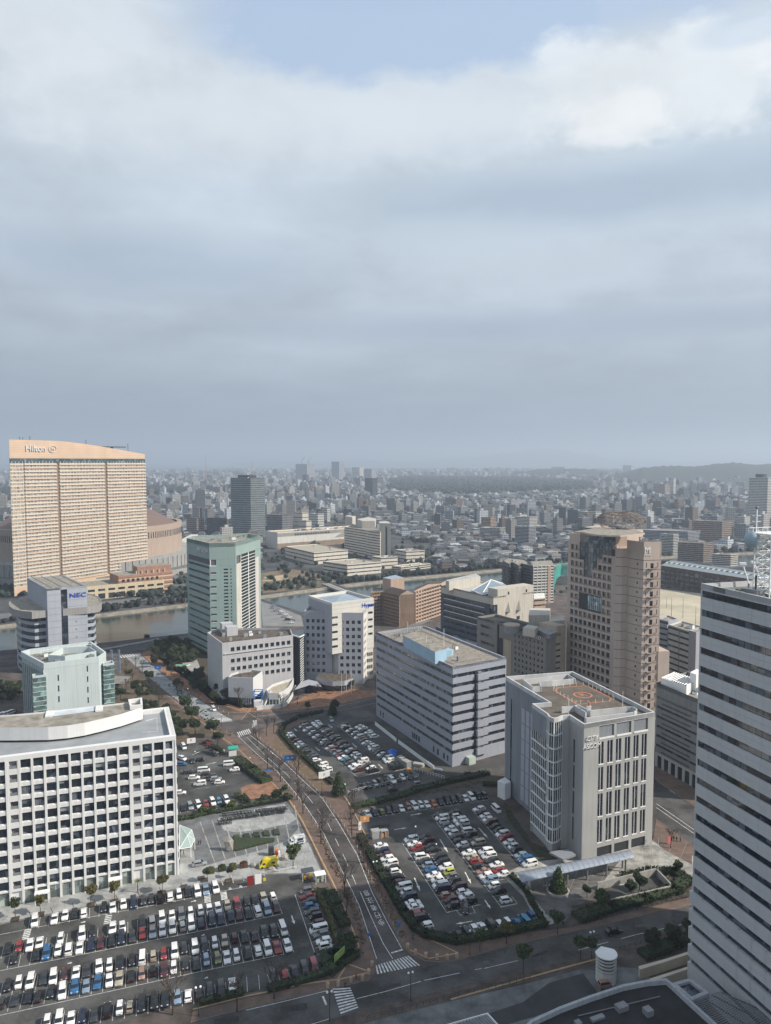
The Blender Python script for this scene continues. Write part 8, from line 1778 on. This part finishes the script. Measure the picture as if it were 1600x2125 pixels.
# sunken ramp
for i,(a_,b_,h,l) in enumerate((((1240,1848),(1362,1818),2.2,'back'),((1362,1818),(1390,1848),2.0,'end'),((1260,1880),(1392,1850),1.5,'front'))):
    f=Fc(G(*a_),G(*b_)); b=MB(); b.fbox(f,0,f.L,.1,.1+h,-.35,0,M_conc); b.build('ramp_wall',None,label='grey concrete %s wall of the sunken garage ramp'%l,category='wall')
sheet('drive',[(1243,1850),(1362,1820),(1390,1849),(1262,1878)],MATS['asphalt'],z=.15)
# ================= street furniture =================
def lamp(px,py,h,label,heads=2,grp='globe street lamps'):
    g=G(px,py); r=thing('street_lamp',label,'street lamp',(*g,.1),.33,grp); q=MB(); q.tube((0,0,0),(0,0,h),.09,.06,6,M_dark); q.tube((0,0,0),(0,0,.7),.16,.12,6,M_dark)
    if heads==2: q.tube((-.5,0,h-.1),(.5,0,h-.1),.05,n=4,m=M_dark)
    o=D.objects.new('pole',q.mesh('pole')); C.objects.link(o); o.parent=r
    for s in ((-.5,.5) if heads==2 else (0,)): q=MB(); q.sphere((s,0,h+.22),.27,8,6,mat('lamp_globe',(.75,.77,.78),.3,var=0)); g_=D.objects.new('lamp_globe',q.mesh('lamp_globe')); C.objects.link(g_); g_.parent=o
for k,(x,y,h,l) in enumerate(((852,2078,6.5,'twin-globe lamp on the near pavement of the wide road, centre'),(684,2120,6.5,'twin-globe lamp beside the lower zebra crossing'),(412,2110,6.5,'twin-globe lamp below the lower left car park'),(975,1982,6.,'single lamp by the dark hedge at the road'),(1228,1985,6.,'twin-globe lamp left of the vent tower'),(778,1828,5.5,'twin-globe lamp on the right pavement of the main street'),(566,1588+5,5.5,'lamp on the left pavement near the blue direction sign'),(519,1600,5.,'lamp at the edge of the small car park hedge'),(526,1525,6.,'lamp at the upper street crossing, right'),(438,1500,6.,'lamp beside the small white van, left'),(460,1516,7,'tall lamp at the upper crossing, left'),(532,1492,5.5,'lamp before the white ramp wall'),(862,1752,5.5,'lamp in the helipad car park, upper'),(905,1790,5.5,'lamp in the helipad car park, middle'),(946,1860,5.5,'lamp in the helipad car park, lower'),(716,1660,5.5,'lamp at the shaded lane entrance'),(855,1608,5.,'lamp by the site fence of the striped office'),(390,1450,5.,'lamp on the right of the pale stone street'),(380,1415,5.,'upper lamp on the right of the pale stone street'),(372,1600,6,'lamp in the small car park, left'),(405,1592,6,'lamp in the small car park, right'),(668,1650,6.,'lamp near the car park entrance sign'))): lamp(x,y,h,l,2 if 'twin' in l else 1)
# bollards
bl=[]
def bollards(pts,n):
    P=[V2(G(*p)) for p in pts]; Ls=[(b-a).length for a,b in zip(P,P[1:])]; T=sum(Ls)
    for k in range(n):
        t=T*(k+.5)/n
        for (a,b,l) in zip(P,P[1:],Ls):
            if t<=l: bl.append(a.lerp(b,t/l)); break
            t-=l
bollards([(528,1563),(573,1603),(632,1677),(665,1728),(694,1784),(724,1845),(741,1881),(758,1935)],46); bollards([(524,1522),(597,1582),(636,1618),(708,1705),(748,1773),(780,1850),(812,1914),(842,1966)],44); bollards([(343,1437),(383,1468),(439,1505),(487,1528)],18); bollards([(340,1397),(388,1430),(433,1460),(490,1493)],18); bollards([(535,1484),(600,1474),(668,1467),(778,1444)],14); bollards([(565,1506),(631,1491),(721,1476),(778,1463)],10)
q=MB(); q.tube((0,0,0),(0,0,.85),.16,.13,6,M_conc); q.sphere((0,0,.88),.15,6,4,M_conc); bme=q.mesh('bollard')
for p in bl: o=D.objects.new('bollard',bme); C.objects.link(o); o.location=(p.x,p.y,.13); props(o,'short pale stone bollard in the line along the kerb','bollard','stone bollards along the kerbs')
q=MB(); q.box(0,0,.5,.75,.75,1.,0,mat('corner_stone',(.45,.33,.24),.85,var=.15)); q.box(0,0,1.05,.5,.5,.3,0,MATS['corner_stone']); cme=q.mesh('corner_stone')
for k,(x,y) in enumerate(((862,1981),(884,1987),(907,1991),(928,1991),(948,1988),(846,1968),(765,2022),(752,2034),(728,2038),(702,2046),(680,2050),(772,2005))): o=D.objects.new('corner_stone',cme); C.objects.link(o); o.location=(*G(x,y),.13); props(o,'square pinkish stone block at the %s street corner'%('right' if x>800 else 'left'),'bollard','stone blocks at the %s street corner'%('right' if x>800 else 'left'))
# low planter strip along kerbs (patchy brown ground cover)
def patchy(label,px,w,n,m,h=.5,seed=1):
    P=[V2(G(*p)) for p in px]; r=random.Random(seed); pts=[]
    for a,b in zip(P,P[1:]):
        L=(b-a).length; u=(b-a)/L; nn=Vector((-u.y,u.x))
        for _ in range(int(n*L)): t=r.uniform(0,L); o=r.uniform(-w/2,w/2); p=a+u*t+nn*o; rr=r.uniform(.18,.5); pts.append((p.x,p.y,.13+rr*.3,rr,rr*h*1.4))
    clumps('ground_cover',pts,m,label=label,category='ground cover',kind='stuff')
M_cov=mat('brown_cover',(.17,.12,.085),.95,col2=(.06,.045,.035),scale=1.2)
patchy('patchy brown ground cover along the right kerb of the main street',[(752,1778),(785,1845),(818,1908),(840,1950)],1.6,3.5,M_cov,seed=2); patchy('patchy brown ground cover along the left kerb of the main street',[(665,1735),(690,1790),(720,1850),(745,1920),(755,1960)],1.4,3.,M_cov,seed=3)
patchy('dry reedy verge above the helipad car park',[(738,1688),(850,1658),(1000,1622)],2.4,1.8,M_cov,seed=4); patchy('dark low planting behind the main street trees, upper left',[(350,1420),(420,1480),(470,1530)],5,1.2,M_hedge,seed=5)
# road fences on the wide road
def fence(label,px,h=1.0,sp=1.6,m=None,name='railing_fence'):
    P=[G(*p) for p in px]; r=thing(name,label,'fence',(*P[0],.12))
    for a,b in zip(P,P[1:]):
        f=Fc(a,b); n=max(1,int(f.L/sp)); q=MB()
        for k in range(n+1): piece(f,f.L*k/n-.04,f.L*k/n+.04,.12,.12+h,-.04,.04,'post',m or M_dark,r)
        q.fbox(f,0,f.L,.12+h-.08,.12+h,-.03,.03,m or M_dark); q.fbox(f,0,f.L,.12+h*.5,.12+h*.5+.05,-.03,.03,m or M_dark); q.build('rail',r)
fence('dark metal railing on the far side of the wide road by the sunken ramp',[(1190,1925),(1290,1898),(1434,1862)]); fence('dark metal railing on the near side of the wide road by the tower',[(1285,1975),(1434,1925)]); fence('dark metal railing along the yard below the wide road',[(762,2118),(850,2095),(935,2072),(1000,2056),(1100,2035)]); fence('white pipe fence below the shaded car park',[(722,1648),(800,1630),(868,1612)],1.3,2.2,M_white); fence('white railing beside the striped office',[(860,1600),(922,1618)],1.4,1.2,M_white)
fence('low fence at the near river bank left of the teal tower',[(212,1333),(300,1322),(390,1312)],1.3,3.0); fence('white pipe fence along the plaza edge of the lower left car park',[(540,1815),(580,1810),(615,1803)],.8,2.5,M_white)
b=MB(); f=Fc(G(90+110,1352),G(330,1328)); b.fbox(f,0,f.L,.1,1.0,-.5,0,mat('white_barrier',(.6,.6,.6),.7)); b.build('barrier_wall',None,label='long low white barrier along the riverside road',category='barrier')
# signs
def board(label,px,py,w,h,zb,m,rz=.33,txt=None,tm=None,name='sign_board',posts=2,cat='sign',ts=.5):
    g=G(px,py); r=thing(name,label,cat,(*g,.1),0); f=Fc((g[0]-w/2*math.cos(rz),g[1]-w/2*math.sin(rz)),(g[0]+w/2*math.cos(rz),g[1]+w/2*math.sin(rz)))
    piece(f,0,w,zb,zb+h,-.12,0,'panel',m,r)
    for k in range(posts): u=w*(k+.5)/posts; q=MB(); q.tube(f.pt(u,0,-.2),f.pt(u,zb+h,-.2),.08,n=6,m=M_grey); q.build('post',r)
    if txt: text(txt,f,w/2,zb+h/2,ts,'lettering',tm or M_white,r,d=.01,ext=.01)
    return r,f
board('blue overhead direction sign on a pole above the main street',602,1600,4.6,2.2,4.2,M_blue,txt='→  ↰',ts=1.2,posts=1,rz=.1); board('blue overhead direction sign over the pale stone street',328,1405,3.6,1.9,4.5,M_blue,txt='↱',ts=1.2,posts=1,rz=.1)
board('small blue street sign on the left pavement',556,1614,2.,.7,2.6,M_blue,posts=1); board('blue round cycle sign on the right pavement',828,1942,.9,.9,2.8,M_blue,posts=1); board('small blue sign near the corner crossing',766,1965,.6,.9,2.8,M_blue,posts=1); board('red and white notice board at the small car park',397,1548,3.6,2.2,1.2,M_white,txt='P',tm=PAINT['R'],ts=1.6); board('green canopy pay booth in the small car park',483,1570,3.2,2.2,0.2,mat('booth_white',(.6,.62,.6),.6,var=0),posts=2,name='pay_booth',cat='booth')
g=G(484,1566); b=MB(); b.box(*g,3.0,4.2,3.0,.3,.33,mat('green_awning',(.02,.36,.27),.6,var=0)); b.build('awning',None,label='bright green awning over the pay booth in the small car park',category='awning')
board('white and lilac notice board at the shaded car park gate',673,1620,4.4,2.6,1.,M_white,txt='P',tm=PAINT['B'],ts=1.4); board('orange parking price board at the helipad car park entrance',757,1716,3.2,2.2,1.6,mat('orange_board',(.55,.26,.10),.6,var=0),txt='P',ts=1.5); board('white parking sign post at the helipad car park entrance',747,1724,1.,2.8,.2,M_white,txt='P',tm=PAINT['B'],ts=.8,posts=1)
board('green and white banner sign in the street corner hedge',705,1998,4.2,1.9,1.2,mat('banner_green',(.30,.45,.12),.6,var=.2,scale=.9),rz=1.0); board('red advertising panel at the edge of the plaza',520,1838,1.9,2.8,.1,PAINT['R'],posts=1); board('white advertising panel at the edge of the plaza',536,1835,1.9,2.9,.1,M_white,posts=1); board('small yellow ticket machine by the plaza edge',549,1829,.8,.9,.1,PAINT['y'],posts=1,name='ticket_machine',cat='machine')
board('pink and white sign pillar on the forecourt of the helipad office',1389,1752,1.3,2.4,.1,mat('pink_sign',(.55,.16,.18),.6,var=0),posts=1,name='sign_pillar')
for k,(x,y) in enumerate(((1337,1823),(1351,1818),(1365,1813))): g=G(x,y); q=MB(); q.tube((*g,.1),(*g,11),.09,.05,6,M_white); q.build('flagpole',None,label='bare white flagpole behind the clipped hedge, %s of three'%ORD[k],category='flagpole')
for k,(x,y) in enumerate(((709,1446),(719,1443),(729,1440))): g=G(x,y); q=MB(); q.tube((*g,.1),(*g,14),.09,.05,6,M_white); q.build('flagpole',None,label='bare flagpole before the two-winged building, %s of three'%ORD[k],category='flagpole')
# gate machines & booths
def booth(label,px,py,w,d,h,m,roof,slat=False,posts=True,extra=None):
    g=G(px,py); r=thing('pay_booth',label,'booth',(*g,.1),0); c_,s_=math.cos(.33),math.sin(.33)
    q=MB(); q.box(*g,h,w,d,.18,.33,roof); q.build('roof',r)
    for a_,b__ in ((-.45,-.45),(.45,-.45),(.45,.45),(-.45,.45)): q=MB(); x=g[0]+a_*w*c_-b__*d*s_; y=g[1]+a_*w*s_+b__*d*c_; q.tube((x,y,0),(x,y,h),.08,n=5,m=M_white); q.build('post',r)
    for k in range(2): q=MB(); x=g[0]+(-.2+.4*k)*w*c_; y=g[1]+(-.2+.4*k)*w*s_; q.box(x,y,.85,.6,.6,1.5,.33,extra or m); q.build('ticket_machine',r)
M_yel=mat('machine_yellow',(.60,.33,.03),.5,var=0)
booth('glass-roofed pay station with two yellow machines at the lower car park entrance',638,1824,3.6,2.4,2.7,M_yel,mat('smoked_glass',(.05,.06,.07),.15,var=0)); booth('white-framed pale green kiosk beside the yellow pay station',664,1830,3.2,2.4,2.6,mat('kiosk_green',(.35,.45,.38),.4,var=.1),M_white)
g=G(779,1738); b=MB(); b.box(g[0],g[1],1.3,2.8,2.2,2.6,.33,mat('booth_grey',(.33,.33,.33),.7)); b.build('attendant_booth',None,label='grey box booth at the helipad car park entrance',category='booth'); booth('small roofed gate with orange machines at the helipad car park entrance',797,1737,2.4,1.8,2.4,MATS['orange_board'],MATS['booth_grey'])
# blue tarp, site materials, containers
g=[G(*p) for p in ((802,1562),(812,1556),(824,1560),(822,1572),(808,1574))]; b=MB(); c0=cen(g); b.add([(*p,.6) for p in g]+[(*c0,1.9)],[(i,(i+1)%5,5) for i in range(5)],mat('blue_tarp',(.01,.12,.60),.5,var=.1)); b.build('tarpaulin',None,label='bright blue tarpaulin heap at the end of a car row',category='tarpaulin')
for (x,y,w,l) in ((832,1582,3.,'grey site container next to the blue tarpaulin'),(843,1590,3.4,'ribbed beige container right of the blue tarpaulin')): g=G(x,y); b=MB(); b.box(*g,1.2,w,2.4,2.4,-.9,M_conc); [b.box(g[0]+w*(.5-k/6)*math.cos(-.9),g[1]+w*(.5-k/6)*math.sin(-.9),1.2,.1,2.5,2.3,-.9,M_grey) for k in range(7)]; b.build('container',None,label=l,category='container')
for (x,y,w,h,m_,l) in ((868,1590,5,1.2,M_conc,'stack of pale building materials on the site'),(885,1600,6,.8,mat('timber',(.35,.24,.13),.9),'flat stack of timber on the site'),(905,1598,5,.5,M_grey,'grey steel sheets on the site'),(848,1600,1.4,.9,MATS['orange_board'],'orange and white boxes beside the container')):
    g=G(x,y); b=MB(); [b.box(g[0],g[1],.1+h*(j+.5)/3,w*(1-.08*j),2.2,h/3*.85,-.45+.03*j,m_) for j in range(3)]; b.build('material_stack',None,label=l,category='building material')
P=[(784,1503),(798,1513),(822,1530),(838,1545)]; 
f=Fc(G(778,1505),G(822,1540)); b=MB(); b.fbox(f,0,f.L,.1,1.7,-.2,0,M_white); b.build('site_hoarding',None,label='white hoarding wall along the left foot of the striped office, upper',category='hoarding'); f=Fc(G(826,1543),G(900,1598)); b=MB(); b.fbox(f,0,f.L,.1,1.7,-.2,0,M_white); b.build('site_hoarding',None,label='white hoarding wall along the left foot of the striped office, lower',category='hoarding')
# mascot-like display stand on the plaza becomes a plain dark kiosk with red and white boxes
g=G(568,1775); KS=thing('display_stand','dark display stand with red and white boxes between the two vans','display stand',(*g,.1),0); 
for (dx,dy,zz,w,h,m_) in ((-.8,0,1.4,1.6,2.6,M_dark),(.9,-.3,.7,1.0,1.3,PAINT['R']),(1.5,.3,.6,.8,1.0,M_white),(.9,.6,1.6,.8,.6,MATS['orange_board'])): b=MB(); b.box(g[0]+dx,g[1]+dy,zz,w,1.2,h,.3,m_); b.build('display_box',KS)
# pavilion with green half-round roof
g=V2(G(378,1390)); pv=[(g.x+4.8*math.cos(a_),g.y+4.8*math.sin(a_)) for a_ in [math.pi*1.05+math.pi*.95*k/14 for k in range(15)]]; PVn=thing('pavilion','half-round pavilion with pale green roof and white rim in the park','pavilion',(g.x,g.y,0)); b=MB(); b.prism(ccw(pv),3.2,3.6,M_white,bot=True,mtop=mat('green_roof',(.16,.30,.20),.7,var=.1)); b.build('roof',PVn); b=MB(); b.prism(inset(ccw(pv),.8),0,3.2,M_dglass,top=False); b.build('wall',PVn)
q=[G(370,1368,3),G(405,1360,3),G(418,1392,3),G(398,1395,3)]; b=MB(); b.prism(ccw(q),2.6,3.,M_conc,bot=True); b.build('concrete_canopy',None,label='slanted grey concrete roof beside the green pavilion',category='canopy')
# blue twin pylon and its slatted shelter
g=V2(G(240,1398)); PYn=thing('pylon','pale blue twin ladder-like pylon beside the pale green building','pylon',(g.x,g.y,0)); 
for s in (-1,1):
    for t_ in (-.35,.35): b=MB(); b.box(g.x+s*2.2+t_,g.y,7,.3,.5,14,0,mat('pylon_blue',(.22,.30,.42),.5,var=.05)); b.build('post',PYn)
for k in range(4): b=MB(); b.box(g.x,g.y,3+k*2.,4.2,.5,.3,0,MATS['pylon_blue']); b.build('crossbar',PYn)
q=ccw(GG([(222,1402),(240,1395),(272,1402),(258,1418),(228,1418)],4)); SHn=bld('grey slatted flat shelter below the pale blue pylon',q,'shelter','shelter'); 
for k in range(9): f=Fc(V2(q[0]),V2(q[1])); a_=V2(q[0]).lerp(V2(q[-1]),k/9);b_=V2(q[1]).lerp(V2(q[2]),k/9); ff=Fc(a_,b_); b=MB(); b.fbox(ff,0,ff.L,3.8,4.,-.8,0,M_conc); b.build('roof_slat',SHn)
for p in q: b=MB(); p2=V2(p).lerp(V2(cen(q)),.15); b.tube((*p2,0),(*p2,3.8),.2,n=6,m=M_grey); b.build('column',SHn)
# small parts of yards bottom centre
sheet('yard',[(700,2125),(780,2118),(935,2078),(1100,2040),(1240,2003),(1320,2010),(1400,2060),(1200,2200),(600,2220)],mat('yard_concrete',(.16,.165,.165),.9,var=.3,scale=.15),z=.04)
sheet('yard',[(1010,2105),(1085,2080),(1140,2040),(1210,2020),(1240,2060),(1110,2110),(1040,2130)],mat('dark_patch',(.055,.055,.06),.9,var=.2,scale=.1),z=.055)  # low roof's shade on the yard, put in as a dark sheet
b=MB(); q=[G(*p,4.5) for p in ((920,2130),(1012,2104),(1040,2135),(960,2160))]; PH2=bld('grey ribbed metal lean-to roof at the bottom edge',ccw(q),'metal_roof','roof'); 
for k in range(14): a_=V2(q[0]).lerp(V2(q[1]),k/14);b_=V2(q[3]).lerp(V2(q[2]),k/14); t=MB(); t.tube((*a_,4.5),(*b_,4.5),.16,n=4,m=M_grey); t.build('roof_rib',PH2)
MB().prism(inset(ccw(q),.2),0,4.4,M_grey).build('wall',PH2); MB().ring(ccw(q),inset(ccw(q),.2),4.4,4.8,M_white).build('rim',PH2)
# bicycles
def bike():
    b=MB()
    for x in (-.5,.5):
        for k in range(10): a0,a1=6.2832*k/10,6.2832*(k+1)/10; b.tube((x+.33*math.cos(a0),0,.34+.33*math.sin(a0)),(x+.33*math.cos(a1),0,.34+.33*math.sin(a1)),.05,n=3,m=M_tyre,cap=False)
    w=MB()
    for p,q in (((-.5,0,.34),(-.2,0,.8)),((-.5,0,.34),(-.05,0,.32)),((-.05,0,.32),(-.2,0,.8)),((-.2,0,.75),(.35,0,.85)),((-.05,0,.32),(.35,0,.8)),((.5,0,.34),(.33,0,.98)),((.33,-.25,1.0),(.33,.25,1.0))): w.tube(p,q,.045,n=3,m=M_dark,cap=False)
    s=MB(); s.box(-.22,0,.88,.26,.16,.07,0,M_dark); s2=MB(); s2.box(.58,0,.75,.25,.32,.22,0,M_dark)
    return [('wheel',b.mesh('wheel')),('frame',w.mesh('frame')),('saddle',s.mesh('saddle')),('basket',s2.mesh('basket'))]
BK=bike(); brng=random.Random(8)
def bikes(a,b,n,rz,lab):
    A,B_=V2(G(*a)),V2(G(*b))
    for k in range(n):
        if brng.random()<.06: continue
        p=A.lerp(B_,k/(n-1)); r=thing('bicycle',lab,'bicycle',(p.x,p.y+brng.uniform(-.2,.2),.13),rz+brng.uniform(-.12,.12),lab.replace('parked bicycle','bicycles parked'))
        for nm,me in BK: o=D.objects.new(nm,me); C.objects.link(o); o.parent=r
bikes((458,1705),(590,1687),62,1.9,'parked bicycle in the long near row of the plaza racks'); bikes((462,1695),(596,1680),56,1.9,'parked bicycle in the long middle row of the plaza racks'); bikes((490,1680),(590,1664),44,1.9,'parked bicycle in the far row of the plaza racks'); bikes((454,1712),(480,1709),9,1.9,'parked bicycle at the left corner of the plaza racks')
# ================= people =================
def person(label,px,py,top,legs,hair=(.02,.015,.012),walk=.25,rz=0.,z=.13):
    g=G(px,py,z); r=thing('person',label,'person',(*g,z),rz); me=D.meshes.new('body'); 
    J=[(0,0,.95),(0,0,1.2),(0,0,1.42),(0,0,1.5),(0,0,1.62),(.09,0,.9),(.10,walk*.5,.5),(.10,walk*.6,.08),(.10,walk*.6+.12,.05),(-.09,0,.9),(-.10,-walk*.3,.5),(-.10,-walk,.1),(-.10,-walk+.12,.05),(.19,0,1.40),(.25,-walk*.3,1.14),(.25,-walk*.2+.1,.9),(-.19,0,1.40),(-.25,walk*.3,1.14),(-.25,walk*.4+.1,.9)]
    E=[(0,1),(1,2),(2,3),(3,4),(0,5),(5,6),(6,7),(7,8),(0,9),(9,10),(10,11),(11,12),(2,13),(13,14),(14,15),(2,16),(16,17),(17,18)]
    R_=[.15,.14,.15,.065,.11,.095,.075,.055,.05,.095,.075,.055,.05,.065,.052,.042,.065,.052,.042]
    me.from_pydata(J,E,[]); o=D.objects.new('body',me); C.objects.link(o); sm=o.modifiers.new('s','SKIN'); me.skin_vertices[0] if me.skin_vertices else None
    for i,v in enumerate(me.skin_vertices[0].data): v.radius=(R_[i],R_[i]*.8 if i<3 else R_[i]); v.use_root=(i==0)
    o.modifiers.new('ss','SUBSURF').levels=1
    dg=bpy.context.evaluated_depsgraph_get(); ne=D.meshes.new_from_object(o.evaluated_get(dg)); D.objects.remove(o); ne.name='body'; ne.materials.clear()
    for m_ in (mat('cloth_'+top,{'black':(.02,.02,.022),'red':(.35,.02,.02),'navy':(.02,.03,.08),'grey':(.15,.15,.15)}[top],.9,var=0),mat('trouser_'+legs,{'black':(.015,.015,.017),'blue':(.03,.05,.11)}[legs],.9,var=0),mat('skin',(.45,.28,.20),.6,var=0)): ne.materials.append(m_)
    for p in ne.polygons: zc_=p.center.z; p.material_index=2 if zc_>1.46 or (abs(p.center.x)>.2 and zc_<.93 and zc_>.84) else (0 if zc_>.92 else 1); p.use_smooth=True
    o=D.objects.new('body',ne); C.objects.link(o); o.parent=r; q=MB(); q.sphere((0,-.02,1.66),.115,8,5,mat('hair',hair,.8,var=0),v1=.6); h=D.objects.new('hair',q.mesh('hair')); C.objects.link(h); h.parent=r
for a in (('person in black walking over the brick corner pavement',745,1981,'black','black'),('person in a red jacket waiting at the street corner',739,2033,'red','black'),('person in black stepping onto the lower zebra crossing',716,2050,'black','black'),('person in dark clothes walking by the hedge corner',857,1950,'navy','black'),('person riding down the main street in dark clothes',687,1708,'black','black'),('person in black standing on the plaza, left one of the pair',412,1752,'grey','black'),('person in black standing on the plaza, right one of the pair',416,1753,'black','black'),('person in dark clothes beside the glass canopy',381,1775,'black','blue'),('person walking on the pale path below the walkway canopy',1126,1902,'black','black'),('person in black behind the small tree at the drive',1168,1922,'black','black'),('person standing near the parking lot exit hedge',654,1988,'black','blue'),('person standing at the right corner of the helipad office',1354,1742,'black','black'),('person beside the pink sign pillar, left one',1398,1745,'black','black'),('person beside the pink sign pillar, middle one',1404,1746,'navy','black'),('person beside the pink sign pillar, right one',1412,1747,'grey','blue')): person(*a,rz=trng.uniform(0,6))
# no out-of-frame building is added; the widened tower shades the wide road

for k,(x,y,kd,c) in enumerate(((6,1483,'minivan','W'),(13,1482,'minivan','W'),(20,1480,'van','W'),(28,1476,'hatch','G'),(18,1492,'hatch','W'),(26,1490,'sedan','W'),(12,1500,'kei','D'))): pass
for k in range(26): x=trng.uniform(-10,42); y=1468-38*trng.random()**.8-(x*.1); tree('round',x,y,trng.uniform(.5,1.0),'left of the pale green building',z=.02,grp='trees left of the pale green building')

for k,(x,y,t,sc) in enumerate(((236,1440,'round',.9),(250,1452,'round',1.1),(262,1432,'bare',.9),(300,1470,'round',.8),(318,1478,'round',1.0),(330,1468,'bare',1.),(345,1482,'round',.9),(262,1405,'gold',.9),(275,1418,'bare',.9),(240,1425,'shrub',2.),(228,1418,'round',.7),(310,1440,'shrub',2.2),(352,1500,'round',1.1),(365,1512,'round',1.),(340,1512,'round',1.1),(325,1500,'round',1.2),(262,1388,'bare',.8),(270,1398,'shrub',1.8),(300,1425,'shrub',2.),(288,1470,'round',1.),(300,1490,'round',1.2),(378,1525,'round',1.2),(368,1532,'round',.9))): tree(t,x,y,sc,'in the park strip left of the pale stone street',z=.07,grp='planting left of the pale stone street')
for (x,y,rz,kd,c) in ((6,1482,1.2,'minivan','W'),(14,1481,1.2,'minivan','W'),(22,1479,1.2,'van','W'),(31,1475,1.2,'hatch','G'),(25,1490,.4,'sedan','W'),(8,1493,.3,'kei','D'),(17,1500,.4,'hatch','D')):
    body,parts=car_meshes(kd); root=thing('parked_car',PN[c]+' '+CTN[kd]+' at the far left edge behind the white grid office','van' if kd=='van' else 'car',(*G(x,y,.7),.05),rz,'cars at the far left edge'); bo=D.objects.new('body',body); C.objects.link(bo); bo.parent=root; bo.material_slots[0].link='OBJECT'; bo.material_slots[0].material=PAINT[c]
    for nme,me in parts: o=D.objects.new(nme,me); C.objects.link(o); o.parent=root
